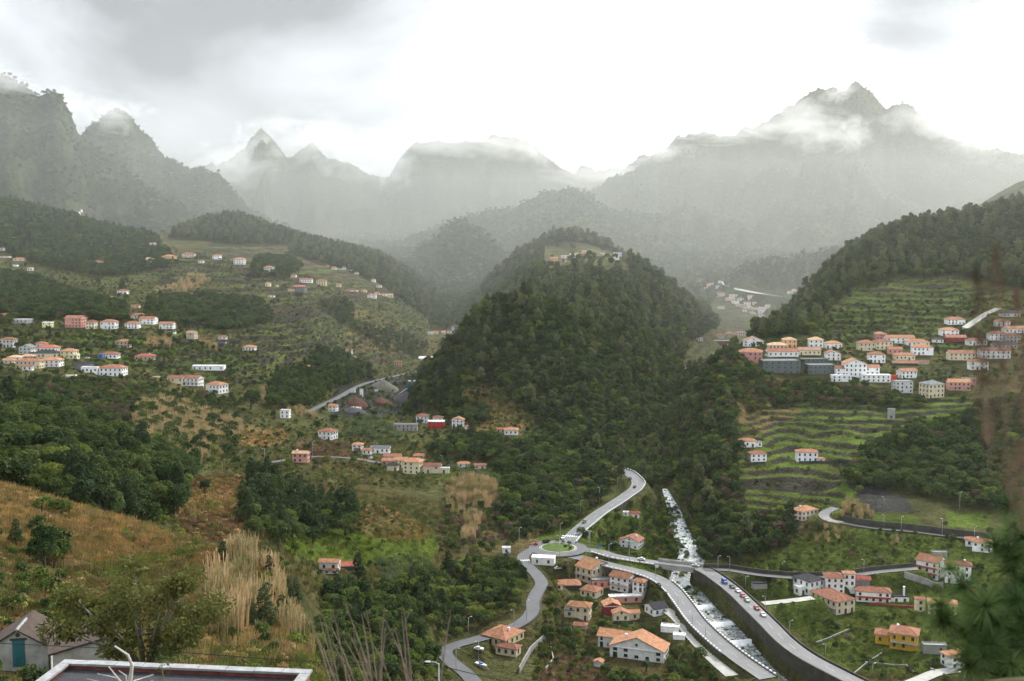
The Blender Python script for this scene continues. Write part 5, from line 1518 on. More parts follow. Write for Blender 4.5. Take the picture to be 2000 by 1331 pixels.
SHRUBS = [
    ('valley_shrubs', {'shrub': .6, 'dark_shrub': .4}, [(1040, 1340), (1050, 1100), (1200, 980), (1320, 990), (1400, 1331)], 290, 560, 2.9, (.5, 1.2)),
    ('field_shrubs', {'shrub': .5, 'dark_shrub': .5}, [(1440, 1120), (1520, 1020), (1960, 1050), (2100, 1331), (1700, 1331)], 290, 470, 3.6, (.35, 1.0)),
    ('slope_shrubs', {'shrub': .5, 'dark_shrub': .5}, [(-400, 900), (-300, 480), (300, 480), (900, 600), (1000, 960), (700, 960), (480, 930)], 400, 1200, 4.8, (.5, 1.3)),
    ('pasture_shrubs', {'shrub': .7, 'dark_shrub': .3}, [(480, 1070), (540, 940), (860, 940), (880, 1130), (620, 1160)], 240, 460, 4.6, (.35, 1.0)),
    ('terrace_shrubs', {'shrub': .6, 'dark_shrub': .4}, [(1425, 1000), (1440, 860), (1460, 770), (1920, 750), (1920, 830), (1700, 930), (1640, 1000)], 420, 660, 9.0, (.4, 1.0)),
    ('bare_patch_shrubs', {'shrub': .5, 'dark_shrub': .5}, [(890, 880), (900, 770), (950, 750), (1050, 810), (1040, 860)], 590, 780, 4.0, (.6, 1.5)),
    ('upper_shrubs', {'shrub': .5, 'dark_shrub': .5}, [(1440, 700), (1640, 560), (2100, 520), (2100, 770), (1700, 770)], 560, 950, 7.0, (.5, 1.3)),
    ('hill_understorey', {'dark_shrub': .6, 'shrub': .4}, [(790, 820), (850, 700), (940, 570), (1020, 540), (1250, 600), (1340, 700), (1250, 860), (1190, 930), (1060, 860), (950, 780)], 590, 900, 4.2, (1.0, 1.8)),
    ('bank_understorey', {'dark_shrub': .6, 'shrub': .4}, [(1368, 1104), (1320, 970), (1300, 700), (1440, 690), (1450, 1000), (1560, 1060)], 420, 760, 3.6, (.9, 1.7)),
    ('near_scrub', {'dark_shrub': .5, 'shrub': .5}, [(-600, 1400), (-600, 1040), (0, 1050), (110, 1110), (150, 1230), (200, 1400)], 55, 120, 2.2, (.35, .8)),
    ('near_scrub', {'dark_shrub': .5, 'shrub': .5}, [(40, 1120), (60, 1040), (120, 1060), (130, 1120)], 85, 130, 2.4, (.7, 1.2)),
    ('near_scrub', {'dark_shrub': .35, 'shrub': .65}, [(430, 1260), (460, 1130), (520, 1080), (600, 1140), (640, 1270), (560, 1290)], 80, 135, 2.6, (.4, .9)),
    ('steep_scrub', {'shrub': .6, 'dark_shrub': .4}, [(560, 1400), (600, 1240), (680, 1200), (860, 1280), (900, 1400)], 110, 330, 2.6, (.6, 1.3)),
    ('wood_understorey', {'dark_shrub': .7, 'shrub': .3}, [(-500, 1040), (-500, 770), (0, 790), (300, 900), (372, 935), (350, 1010), (290, 1040)], 175, 335, 3.0, (.8, 1.5)),
]
REEDS = [
    ('cane', [(255, 870), (265, 790), (330, 775), (400, 790), (460, 800), (470, 850), (430, 895), (370, 900), (310, 880)], 390, 600, 2.1, (.7, 1.15)),
    ('cane', [(872, 1000), (868, 955), (905, 935), (955, 942), (975, 975), (945, 1005), (925, 1060), (905, 1060), (905, 1010)], 410, 540, 2.3, (.7, 1.25)),
    ('cane', [(480, 790), (520, 760), (600, 800), (620, 820), (540, 810)], 520, 700, 2.6, (.5, .9)),
    ('cane', [(405, 1180), (425, 1135), (470, 1120), (490, 1190), (470, 1258), (412, 1255)], 85, 138, 1.3, (.5, .9)),
    ('cane', [(440, 1095), (475, 1075), (500, 1066), (560, 1085), (575, 1150), (520, 1140)], 85, 138, 1.35, (.45, .85)),
    ('cane', [(490, 1180), (540, 1150), (610, 1160), (640, 1230), (590, 1262), (500, 1240)], 80, 150, 1.9, (.35, .75)),
    ('cane', [(560, 1150), (600, 1120), (640, 1180), (640, 1260), (580, 1280)], 85, 210, 2.2, (.45, .8)),
    ('cane', [(280, 680), (285, 655), (330, 655), (335, 675)], 600, 850, 2.6, (.6, 1.0)),
    ('cane', [(380, 680), (385, 660), (415, 660), (420, 690)], 600, 850, 2.6, (.6, 1.0)),
    ('cane', [(330, 570), (380, 530), (410, 550), (400, 575)], 800, 1150, 4.0, (.8, 1.2)),
    ('cane', [(1640, 1015), (1650, 985), (1690, 985), (1700, 1018)], 425, 480, 1.9, (.6, .9)),
    ('cane', [(1580, 1060), (1600, 1035), (1760, 1055), (1740, 1075)], 410, 450, 2.6, (.4, .7)),
    ('cane', [(640, 1320), (660, 1250), (740, 1290), (780, 1340)], 150, 320, 3.0, (.5, .9)),
    ('cane', [(1400, 890), (1415, 840), (1430, 840), (1425, 960), (1405, 960)], 480, 580, 2.6, (.5, .9)),
    ('cane', [(1040, 1060), (1000, 1040), (1010, 1010), (1060, 1030)], 440, 520, 3.4, (.4, .7)),
    ('green_cane', [(640, 860), (650, 810), (720, 815), (800, 850), (830, 870), (800, 880), (700, 850)], 540, 720, 2.1, (.6, 1.1)),
    ('green_cane', [(870, 925), (900, 905), (1010, 905), (1010, 935), (900, 940)], 470, 570, 2.0, (.5, .9)),
    ('green_cane', [(720, 1140), (740, 1095), (810, 1090), (860, 1110), (840, 1140)], 280, 390, 1.6, (.5, .9)),
    ('green_cane', [(1000, 870), (1020, 845), (1085, 848), (1085, 875)], 560, 700, 2.2, (.5, .8)),
    ('green_cane', [(840, 900), (930, 900), (1000, 950), (990, 960), (900, 930)], 470, 580, 2.4, (.5, .9)),
]
_cell = np.zeros(ZZ.shape)
_cell[:-1, :-1] = (GD[1:] - GD[:-1])[:, None] * (GA[1] - GA[0]) * GD[:-1][:, None]


def sample_area(poly, d0, d1, spacing, seed, clear=1.2, dens=1.15):
    """points spread over the ground inside a polygon, kept apart by about the spacing and off the roads"""
    g = np.random.default_rng(seed)
    m = (in_poly(UU, VV, poly) if poly is not None else (np.abs(AA) < .56)) & (DD >= d0) & (DD <= d1) & (PAVED > clear)
    m[-1, :] = False; m[:, -1] = False
    wgt = np.where(m, _cell, 0).ravel()
    tot = wgt.sum()
    if tot <= 0:
        return np.zeros((0, 3))
    n = int(min(60000, tot / (spacing * spacing) * dens * 1.9)) + 1
    cum = np.cumsum(wgt)
    k = np.searchsorted(cum, g.random(n) * tot)
    j, i = k // NA, k % NA
    j = np.minimum(j, ND - 2); i = np.minimum(i, NA - 2)
    fj, fi = g.random(n), g.random(n)
    a = GA[i] + fi * (GA[1] - GA[0])
    D = GD[j] * (1 - fj) + GD[j + 1] * fj
    z = (ZZ[j, i] * (1 - fi) + ZZ[j, i + 1] * fi) * (1 - fj) + (ZZ[j + 1, i] * (1 - fi) + ZZ[j + 1, i + 1] * fi) * fj
    P = np.stack([a * D, D, z], 1)
    seen, out = {}, []
    s = spacing * 0.72
    cx, cy = np.floor(P[:, 0] / s).astype(int), np.floor(P[:, 1] / s).astype(int)
    for q in range(n):
        key = (cx[q], cy[q])
        if key in seen:
            continue
        ok = True
        for dx in (-1, 0, 1):
            for dy in (-1, 0, 1):
                r = seen.get((key[0] + dx, key[1] + dy))
                if r is not None and (P[r, 0] - P[q, 0]) ** 2 + (P[r, 1] - P[q, 1]) ** 2 < s * s:
                    ok = False
                    break
            if not ok:
                break
        if ok:
            seen[key] = q; out.append(q)
    return P[out]


def off_buildings(P, margin=1.5):
    """mask of points clear of every house footprint placed so far"""
    if not FOOT or not len(P):
        return np.ones(len(P), bool)
    ok = np.ones(len(P), bool)
    for (x, y, r) in FOOT:
        ok &= (P[:, 0] - x) ** 2 + (P[:, 1] - y) ** 2 > (r + margin) ** 2
    return ok


def scatter_object(name, plant_names, rows, tints=None):
    """one object that carries points; geometry nodes put a plant on each. rows: (x, y, z, scale, turn, plant index, variant)"""
    rows = np.asarray(rows, float)
    me = bpy.data.meshes.new(name)
    me.vertices.add(len(rows))
    me.vertices.foreach_set('co', rows[:, :3].astype(np.float32).ravel())
    me.attributes.new('size', 'FLOAT', 'POINT').data.foreach_set('value', rows[:, 3].astype(np.float32))
    me.attributes.new('turn', 'FLOAT', 'POINT').data.foreach_set('value', rows[:, 4].astype(np.float32))
    me.attributes.new('which', 'INT', 'POINT').data.foreach_set('value', rows[:, 5].astype(np.int32))
    if tints is not None:
        me.attributes.new('tint', 'FLOAT_COLOR', 'POINT').data.foreach_set('color', np.concatenate([tints, np.ones((len(tints), 1))], 1).astype(np.float32).ravel())
    o = link(bpy.data.objects.new(name, me))
    coll = bpy.data.collections.new(name + '_kinds')
    for i, pn in enumerate(plant_names):
        for k, src in enumerate(PLANTS[pn].far.objects):
            c = bpy.data.objects.new('%02d_%02d_%s' % (i, k, pn), src.data)
            coll.objects.link(c)
    ng = bpy.data.node_groups.new(name + '_scatter', 'GeometryNodeTree')
    ng.interface.new_socket('Geometry', in_out='INPUT', socket_type='NodeSocketGeometry')
    ng.interface.new_socket('Geometry', in_out='OUTPUT', socket_type='NodeSocketGeometry')
    gi, go = ng.nodes.new('NodeGroupInput'), ng.nodes.new('NodeGroupOutput')
    ci = ng.nodes.new('GeometryNodeCollectionInfo')
    ci.inputs['Collection'].default_value = coll
    ci.inputs['Separate Children'].default_value = True
    ci.inputs['Reset Children'].default_value = True
    ip = ng.nodes.new('GeometryNodeInstanceOnPoints')
    ip.inputs['Pick Instance'].default_value = True

    def attr(nm, typ):
        n = ng.nodes.new('GeometryNodeInputNamedAttribute')
        n.data_type = typ
        n.inputs['Name'].default_value = nm
        return n.outputs['Attribute']
    cr = ng.nodes.new('ShaderNodeCombineXYZ')
    ng.links.new(attr('turn', 'FLOAT'), cr.inputs[2])
    sc = ng.nodes.new('ShaderNodeCombineXYZ')
    sz = attr('size', 'FLOAT')
    for i in range(3):
        ng.links.new(sz, sc.inputs[i])
    ng.links.new(gi.outputs[0], ip.inputs['Points'])
    ng.links.new(ci.outputs[0], ip.inputs['Instance'])
    ng.links.new(attr('which', 'INT'), ip.inputs['Instance Index'])
    ng.links.new(cr.outputs[0], ip.inputs['Rotation'])
    ng.links.new(sc.outputs[0], ip.inputs['Scale'])
    ng.links.new(ip.outputs[0], go.inputs[0])
    o.modifiers.new('scatter', 'NODES').node_group = ng
    return tag(o, kind='stuff')


def first_index(plant_names):
    out, k = {}, 0
    for pn in plant_names:
        out[pn] = k
        k += PLANTS[pn].n
    return out
# ------------------------------------------------------------------ buildings
WALLS = {'white': (.82, .82, .80), 'cream': (.70, .62, .44), 'pink': (.60, .30, .25), 'yellow': (.66, .44, .05), 'grey': (.20, .20, .20), 'concrete': (.30, .29, .27), 'blush': (.74, .60, .54), 'beige': (.48, .42, .33),
         'red': (.26, .045, .04), 'dark': (.06, .055, .05), 'paleyellow': (.72, .66, .36), 'slategrey': (.115, .135, .13), 'peach': (.66, .42, .22), 'palegrey': (.52, .52, .50), 'blue': (.10, .16, .42), 'signal': (.50, .06, .035)}
ROOFS = {'orange': (.36, .17, .10), 'brown': (.25, .115, .065), 'rust': (.29, .125, .08), 'red': (.34, .10, .07), 'slate': (.035, .036, .042), 'grey': (.22, .22, .21), 'white': (.70, .70, .69), 'pale': (.50, .32, .20), 'greyroof': (.16, .17, .175), 'slategrey': (.12, .14, .135), 'signal': (.5, .06, .035)}
FRAMES = {'green': (.015, .045, .03), 'blue': (.03, .07, .20), 'plain': (.10, .09, .085)}


def wall_mat(k):
    return material('plaster_' + k, WALLS[k], 0.85, 0.17, 0.55, 0.25, 2.5, spec=0.2, vary=0.22)


def roof_mat(k):
    nm = 'roof_' + k
    if nm in _mats:
        return _mats[nm]
    m = material(nm, ROOFS[k], 0.85, 0.42, 0.9, 0.0, spec=0.2, vary=0.55)
    nt = m.node_tree
    if k not in ('white', 'grey', 'slategrey', 'signal'):
        tc = N(nt, 'ShaderNodeTexCoord')
        wv = N(nt, 'ShaderNodeTexWave', Scale=2.2, Distortion=0.4)
        wv.bands_direction = 'X'
        wv2 = N(nt, 'ShaderNodeTexWave', Scale=1.6, Distortion=0.3)
        wv2.bands_direction = 'Z'
        for w in (wv, wv2):
            nt.links.new(tc.outputs['Object'], w.inputs['Vector'])
        bp = N(nt, 'ShaderNodeBump', Strength=0.6, Distance=0.12)
        nt.links.new(math_node(nt, 'ADD', wv.outputs['Fac'], wv2.outputs['Fac']), bp.inputs['Height'])
        nt.links.new(bp.outputs[0], nt.nodes['Principled BSDF'].inputs['Normal'])
    return m


M_GLASS = material('window_glass', (.018, .020, .024), 0.12, 0.3, 3.0, spec=0.6)
_win = {}


def window_mesh(kind, shutter=False):
    """frame 1 x 1 in x/z, proud of the wall towards -y"""
    key = kind
    if key not in _win:
        mb = MB()
        for a in ((-.5, -.38, -.5, .5), (.38, .5, -.5, .5), (-.38, .38, .38, .5), (-.38, .38, -.5, -.38)):
            mb.box(a[0], a[1], -0.07, 0.02, a[2], a[3])
        mb.box(-.06, .06, -0.05, 0.0, -.38, .38)
        mb.box(-.6, .6, -0.12, 0.02, -.58, -.5)
        fr = mb.mesh('window', material('frame_' + kind, FRAMES[kind], 0.6, 0.1))
        pn = MB().box(-.38, .38, -0.02, 0.01, -.38, .38).mesh('pane', M_GLASS)
        _win[key] = (fr, pn)
    return _win[key]


def door_mesh(kind):
    key = 'door' + kind
    if key not in _win:
        mb = MB().box(-.5, .5, -0.06, 0.02, -.5, .5).box(-.42, -.04, -0.09, -0.06, -.4, .42).box(.04, .42, -0.09, -0.06, -.4, .42)
        _win[key] = mb.mesh('door', material('door_' + kind, FRAMES[kind] if kind != 'plain' else (.09, .05, .03), 0.6, 0.2))
    return _win[key]


def part(o, parent, loc, rz, scale=(1, 1, 1)):
    o.parent = parent
    o.location = loc
    o.rotation_euler = (0, 0, rz)
    o.scale = scale
    return o


def roof_shape(form, w, d, h, o=0.4, pitch=0.44):
    """solid roof over a w x d block whose walls end at h; also the rise"""
    mb = MB()
    t = 0.16
    if form == 'flat':
        mb.box(-w / 2 - .08, w / 2 + .08, -d / 2 - .08, d / 2 + .08, h, h + .14)
        for a in ((-w / 2 - .08, w / 2 + .08, -d / 2 - .08, -d / 2 + .12), (-w / 2 - .08, w / 2 + .08, d / 2 - .12, d / 2 + .08),
                  (-w / 2 - .08, -w / 2 + .12, -d / 2 + .12, d / 2 - .12), (w / 2 - .12, w / 2 + .08, -d / 2 + .12, d / 2 - .12)):
            mb.box(a[0], a[1], a[2], a[3], h + .142, h + .42)
        return mb, 0.0
    X, Y = w / 2 + o, d / 2 + o
    if form == 'hip':
        m = min(X, Y)
        rise = m * pitch
        lo = [(-X, -Y, h), (X, -Y, h), (X, Y, h), (-X, Y, h)]
        hi = [(x, y, z + t) for x, y, z in lo]
        mb.prism(lo, hi, True, False)
        rx, ry = max(X - m, 0.12), max(Y - m, 0.0)
        if X >= Y:
            a, b = (-rx, 0, h + t + rise), (rx, 0, h + t + rise)
            mb.poly([hi[0], hi[1], b, a]); mb.poly([hi[1], hi[2], b]); mb.poly([hi[2], hi[3], a, b]); mb.poly([hi[3], hi[0], a])
            mb.tube([a, b], 0.10, 5)
        else:
            a, b = (0, -max(ry, .12), h + t + rise), (0, max(ry, .12), h + t + rise)
            mb.poly([hi[0], hi[1], a]); mb.poly([hi[1], hi[2], b, a]); mb.poly([hi[2], hi[3], b]); mb.poly([hi[3], hi[0], a, b])
            mb.tube([a, b], 0.10, 5)
        for c, e in ((hi[0], a), (hi[1], b if X >= Y else a), (hi[2], b), (hi[3], a if X >= Y else b)):
            mb.tube([c, e], 0.08, 4)
        return mb, rise
    # gable: ridge along x ('gx') or along y ('gy')
    if form == 'gy':
        X, Y = Y, X
    rise = Y * pitch
    sw = (lambda p: p) if form == 'gx' else (lambda p: (-p[1], p[0], p[2]))
    up = [(-X, -Y, h - .02), (-X, 0, h + rise), (-X, Y, h - .02)]
    P0 = [(-X, -Y, h - .02), (-X, -Y, h - .02 + t), (-X, 0, h + rise + t), (-X, Y, h - .02 + t), (-X, Y, h - .02), (-X, 0, h + rise)]
    P1 = [(X, y, z) for _, y, z in P0]
    mb.prism([sw(p) for p in P0], [sw(p) for p in P1])
    mb.tube([sw((-X, 0, h + rise + t)), sw((X, 0, h + rise + t))], 0.1, 5)
    return mb, rise


def facade_spots(width, height, rows, cols):
    for r in range(rows):
        for c in range(cols):
            yield (-width / 2 + width * (c + 0.5) / cols, height * (r + 0.56) / rows)


def build_house(label, group, bs, opt, idx):
    g = np.random.default_rng(900 + idx)
    b0 = bs[0]
    e = empty('house' if b0['roof'] != 'flat' or b0['px'] > 22 else 'flat_roofed_house', (b0['x'], b0['y'], b0['z']), 0.0, label, 'house', group)
    nm = label.lower()
    for word, cat, name in (('container', 'container', 'metal_container'), ('shed', 'shed', 'shed'), ('hut', 'hut', 'hut'), ('kiosk', 'kiosk', 'kiosk'), ('garage joining', 'garage', 'garage'), ('barn', 'barn', 'barn'), ('shop', 'shop', 'shop'), ('ruin', 'ruin', 'ruin'), (' hall ', 'hall', 'hall'), ('outbuilding', 'outbuilding', 'outbuilding'), ('building', 'building', 'building'), ('apartment', 'apartment block', 'apartment_block'), ('cottage', 'cottage', 'cottage'), ('bungalow', 'bungalow', 'bungalow')):
        if word in nm and (word not in ('barn', 'hut', 'building', 'shed', 'cottage') or nm.split(' with ')[0].split(' beside ')[0].split(' right ')[0].split(' below ')[0].split(' above ')[0].find(word) >= 0):
            e['category'] = cat
            e.name = name
            break
    tiny = opt.get('tiny')
    for bi, b in enumerate(bs):
        w, d, h, th = b['w'], b['d'], b['h'], b['th']
        off = (b['x'] - b0['x'], b['y'] - b0['y'], b['z'] - b0['z'])
        ov = 0.25 if tiny else min(0.45, 0.07 * w + 0.12)
        rb, rise = roof_shape(b['roof'], w, d, h, ov, 0.40 if b['roof'] == 'hip' else 0.41)
        mb = MB().box(-w / 2, w / 2, -d / 2, d / 2, -2.6, h)
        X, Y = w / 2, d / 2
        if b['roof'] == 'gx':
            for s in (-1, 1):
                mb.prism([(s * (X - .15), -Y, h), (s * (X - .15), Y, h), (s * (X - .15), 0, h + rise * Y / (Y + ov))], [(s * X, -Y, h), (s * X, Y, h), (s * X, 0, h + rise * Y / (Y + ov))])
        elif b['roof'] == 'gy':
            for s in (-1, 1):
                mb.prism([(-X, s * (Y - .15), h), (X, s * (Y - .15), h), (0, s * (Y - .15), h + rise * X / (X + ov))], [(-X, s * Y, h), (X, s * Y, h), (0, s * Y, h + rise * X / (X + ov))])
        part(mb.build('wall', wall_mat(b['wall']), e), e, off, th)
        part(rb.build('roof', roof_mat(b['rc']), e), e, off, th)
        if b['roof'] != 'flat' and not tiny:      # white eaves board under the tiles
            part(MB().box(-X - ov * .7, X + ov * .7, -Y - ov * .7, Y + ov * .7, h - .13, h - .025).build('eaves', wall_mat('white'), e), e, off, th)
        if opt.get('none'):
            continue
        cs, sn = math.cos(th), math.sin(th)

        def put(me, lx, ly, lz, face, sx, sz, child=None):
            o = part(link(bpy.data.objects.new(me.name, me)), e, (off[0] + lx * cs - ly * sn, off[1] + lx * sn + ly * cs, off[2] + lz), th + face, (sx, 1, sz))
            if child:
                link(bpy.data.objects.new('pane', child), o)
            return o
        storey = 2.05
        rows = max(1, min(3, int(round(h / storey))))
        kind = opt.get('win', 'plain')
        fr, pn = window_mesh(kind)
        px = b['px']
        gap = 2.5 if not opt.get('few') else 4.5
        faces = [(0.0, w, d)]
        if not tiny:
            faces.append((-PI / 2 if th > 0 else PI / 2, d, w))
        for fi_, (fa, fw, fd) in enumerate(faces):
            cols = max(1, min(6, int(round(fw / gap))))
            if tiny:
                cols = 2 if px > 9 else 1
            if px > 90:
                cols = 5
            for (sx, sz) in facade_spots(fw, h, rows, cols):
                if g.random() < (0.10 if not opt.get('few') else 0.45):
                    continue
                ww = min(0.85 if px < 90 else 1.2, fw / cols * 0.42) * g.uniform(.85, 1.1)
                hh = min(1.15, h / rows * 0.5)
                lx, ly = (sx, -fd / 2) if fi_ == 0 else ((-fd / 2, -sx) if th > 0 else (fd / 2, sx))
                ground = sz < h / rows
                if ground and g.random() < 0.22 and fi_ == 0 and not tiny:
                    put(door_mesh(kind), lx, ly, min(0.85, h * 0.36), fa, ww * 1.1, min(1.7, h * 0.7))
                    continue
                put(fr, lx, ly, sz, fa, ww, hh, pn)
            if fi_ == 0 and b['roof'] == 'gy' and not tiny and w > 5:
                put(fr, 0, -d / 2, h + 0.35 * rise, fa, .7, .7, pn)
        if bi == 0 and opt.get('balc'):
            kindb = opt['balc']
            face = 'left' if kindb == 'left' else 'front'
            fw, fd = (w, d) if face == 'front' else (d, w)
            fa = 0.0 if face == 'front' else (-PI / 2 if th > 0 else PI / 2)
            floors = [h * 0.48] if h < 5.5 else [h * 0.33, h * 0.66]
            matb = material('balcony_red', (.33, .07, .04), .8, .2) if 'red' in kindb else material('balcony_grey', (.36, .35, .33), .7, .2)
            for z in floors:
                mbb = MB().box(-fw / 2 + .1, fw / 2 - .1, -1.0, 0.0, -.10, 0.0)
                if 'red' in kindb:
                    mbb.box(-fw / 2 + .1, fw / 2 - .1, -1.0, -.9, 0.002, .55)
                else:
                    n = max(4, int(fw / 0.5))
                    for i in range(n + 1):
                        x = -fw / 2 + .15 + (fw - .3) * i / n
                        mbb.box(x - .03, x + .03, -.98, -.92, 0.002, .6)
                    mbb.box(-fw / 2 + .1, fw / 2 - .1, -1.0, -.9, .602, .68)
                lx, ly = (0, -fd / 2) if face == 'front' else ((-fd / 2, 0) if th > 0 else (fd / 2, 0))
                o = mbb.build('balcony', matb, e)
                part(o, e, (off[0] + lx * cs - ly * sn, off[1] + lx * sn + ly * cs, off[2] + z), th + fa)
        if bi == 0 and opt.get('chim'):
            tall = 3.2 if opt['chim'] == 3 else 0.9
            x = (0.25 if g.random() < .5 else -0.25) * w
            base = h + (rise * 0.55 if b['roof'] != 'flat' else 0.1)
            mbb = MB().box(-.28, .28, -.28, .28, -.6, tall).box(-.36, .36, -.36, .36, tall + .002, tall + .14)
            o = mbb.build('chimney', wall_mat('white'), e)
            part(o, e, (off[0] + x * cs - 0.1 * sn, off[1] + x * sn + 0.1 * cs, off[2] + base), th)
    return e


for i, (label, group, bs, opt) in enumerate(SITES):
    build_house(label, group, bs, opt, i)
# the white church of the side valley
b = CHURCH
ch = empty('church', (b['x'], b['y'], b['z']), 0, 'white church with a slender pointed bell tower in the side valley', 'church')
MB().box(-b['w'] / 2, b['w'] / 2, -b['d'] / 2, b['d'] / 2, -3, b['h']).build('wall', wall_mat('white'), ch)
roof_shape('gx', b['w'], b['d'], b['h'], .3)[0].build('roof', roof_mat('greyroof'), ch)
s = b['s']
tw = 3.0 * s
x0 = 6.5 * s
tb = MB().box(x0 - tw, x0 + tw, b['d'] / 2, b['d'] / 2 + 2 * tw, -2, 16 * s)
tb.prism([(x0 - tw, b['d'] / 2, 16.01 * s), (x0 + tw, b['d'] / 2, 16.01 * s), (x0 + tw, b['d'] / 2 + 2 * tw, 16.01 * s), (x0 - tw, b['d'] / 2 + 2 * tw, 16.01 * s)],
         [(x0 - .05, b['d'] / 2 + tw - .05, 21 * s), (x0 + .05, b['d'] / 2 + tw - .05, 21 * s), (x0 + .05, b['d'] / 2 + tw + .05, 21 * s), (x0 - .05, b['d'] / 2 + tw + .05, 21 * s)])
tb.build('bell_tower', wall_mat('white'), ch)
# ------------------------------------------------------------------ walls along roads and river
def span(name, u0=None, u1=None, v0=None, v1=None):
    P = ROADS[name][0] if name in ROADS else name
    u, v = unpix(P[:, 0], P[:, 1], P[:, 2])
    m = np.ones(len(P), bool)
    if u0 is not None: m &= u >= u0
    if u1 is not None: m &= u <= u1
    if v0 is not None: m &= v >= v0
    if v1 is not None: m &= v <= v1
    return P[m]


def wall_thing(name, P, off, th, lo, hi, mat, label, cat='wall', blocks=False, step=1.9):
    e = empty(name, tuple(P[len(P) // 2]), 0, label, cat)
    keep(wall_along(P, off, th, lo, hi, 'wall', mat), e)
    if blocks:
        n = normals_2d(P)
        seg = np.concatenate([[0], np.cumsum(np.linalg.norm(np.diff(P, axis=0), axis=1))])
        mb = MB()
        for s in np.arange(0.5, seg[-1], step):
            c = np.array([np.interp(s, seg, P[:, k]) for k in range(3)])
            i = min(int(np.searchsorted(seg, s)), len(P) - 1)
            nn = n[i]; d = np.array([nn[1], -nn[0]])
            c2 = c[:2] + nn * off
            h0, h1 = (hi if not hasattr(hi, '__len__') else 0.3) + 0.004, (hi if not hasattr(hi, '__len__') else 0.3) + 0.42
            q = [c2 + d * a * 0.52 + nn * b * 0.20 for a, b in ((-1, -1), (1, -1), (1, 1), (-1, 1))]
            mb.prism([(x, y, c[2] + h0) for x, y in q], [(x, y, c[2] + h1) for x, y in q])
        o = mb.build('whitewashed_blocks', M_WHITEBLOCK)
        o['kind'] = 'stuff'
        keep(o, e)
    return e


H = {k: v[1] for k, v in ROADS.items()}
wall_thing('guard_wall', ROADS['main_road'][0], H['main_road'] + .35, .4, -4.2, .25, M_DARKCONC, 'mossy retaining wall with white kerb blocks along the climbing main road', blocks=True)
P = span('river_road', 1296)
wall_thing('guard_wall', P, H['river_road'] + .35, .4, -6.5, .25, M_DARKCONC, 'river wall with white kerb blocks on the left bank of the stream', blocks=True)
P = span('river_road', 1190, 1430)
wall_thing('guard_wall', P, -H['river_road'] - .35, .35, -2.6, .2, M_DARKCONC, 'low dark wall with white kerb blocks between river road and village houses', blocks=True)
P = span('bridge_road', 1150, 1284)
wall_thing('guard_wall', P, -H['bridge_road'] - .3, .3, -.8, .25, M_DARKCONC, 'kerb wall with white blocks above the grass triangle by the roundabout', blocks=True)
P = span('bridge_road', 1366)
wall_thing('river_wall', P, -H['bridge_road'] - .3, .45, -9.0, .35, M_DARKCONC, 'tall dark stained retaining wall carrying the right-bank road above the stream')
wall_thing('roadside_wall', P, H['bridge_road'] + .5, .3, -.8, .55, M_DARKCONC, 'low grey wall on the field side of the right-bank road')
P = span('village_road', v0=1146, v1=1232)
wall_thing('parapet_wall', P, H['village_road'] + .3, .35, -3.0, .4, M_DARKCONC, 'dark parapet wall on the outside of the village road bend')
P = span('hillside_road', 1640, 1960)
wall_thing('roadside_wall', P, -H['hillside_road'] - .2, .35, -2.6, .4, M_DARKCONC, 'dark retaining wall under the hillside road')
wall_thing('roadside_wall', P, H['hillside_road'] + .5, .4, -.6, 2.4, M_DARKCONC, 'dark stone bank wall above the hillside road')
P = ROADS['east_road'][0]
wall_thing('roadside_wall', P, H['east_road'] + .4, .35, -.6, 1.3, M_DARKCONC, 'dark stone wall behind the street right of the bridge')


def field_wall(pts, height, mat, label, name='garden_wall', dmin=150):
    P = np.array([hit(u, v, dmin) for u, v in pts])
    Q = []
    for i in range(len(P) - 1):
        for t in np.linspace(0, 1, 8, endpoint=False):
            Q.append(P[i] * (1 - t) + P[i + 1] * t)
    Q.append(P[-1])
    Q = np.array(Q)
    Q[:, 2] = [ground_z(x, y) for x, y, _ in Q]
    e = empty(name, tuple(Q[len(Q) // 2]), 0, label, 'wall')
    keep(wall_along(Q, 0, .3, -1.5, height, 'wall', mat), e)


M_REDWALL = material('red_wall', (.22, .05, .035), .85, .2, 1.0)
M_GREYWALL = material('grey_render', (.27, .265, .25), .85, .3, .5, .3, 3.0)
for pts, hgt, mat, lab in [
        ([(1766, 1128), (1800, 1139), (1842, 1149)], 2.2, M_GREYWALL, 'grey concrete retaining wall below the big white terraced house'),
        ([(1698, 1182), (1745, 1186), (1790, 1189)], .9, M_REDWALL, 'low red garden wall in front of the red-banded white house'),
        ([(1168, 1228), (1180, 1218), (1236, 1219)], 1.1, M_DARKCONC, 'dark garden wall between the cream cottage and the large white house'),
        ([(1014, 1316), (1036, 1276), (1064, 1250)], 2.0, M_GREYWALL, 'tall grey boundary wall right of the pale yellow house'),
        ([(1066, 1310), (1081, 1292), (1076, 1268)], 1.0, M_CONCRETE, 'pale curved concrete wall beside the earth track'),
        ([(1594, 1258), (1640, 1240), (1672, 1226)], .7, M_GREYWALL, 'low pale wall along the garden strip left of the yellow house'),
        ([(1668, 1318), (1700, 1292), (1722, 1278)], .6, M_GREYWALL, 'thin grey garden wall between the lowest fields'),
        ([(1690, 1296), (1770, 1302), (1825, 1312)], .6, M_GREYWALL, 'thin grey wall leading to the field lane'),
        ([(1470, 1010), (1500, 1015), (1560, 1022)], 1.4, M_DARKCONC, 'dark stone terrace wall under the blush pink house'),
        ([(1560, 906), (1620, 905), (1680, 908)], 1.2, M_DARKCONC, 'dark stone terrace wall under the blue-shuttered house'),
        ([(1115, 1222), (1118, 1250), (1130, 1284)], 1.0, M_DARKCONC, 'dark channel wall running down beside the village garden')]:
    field_wall(pts, hgt, mat, lab)


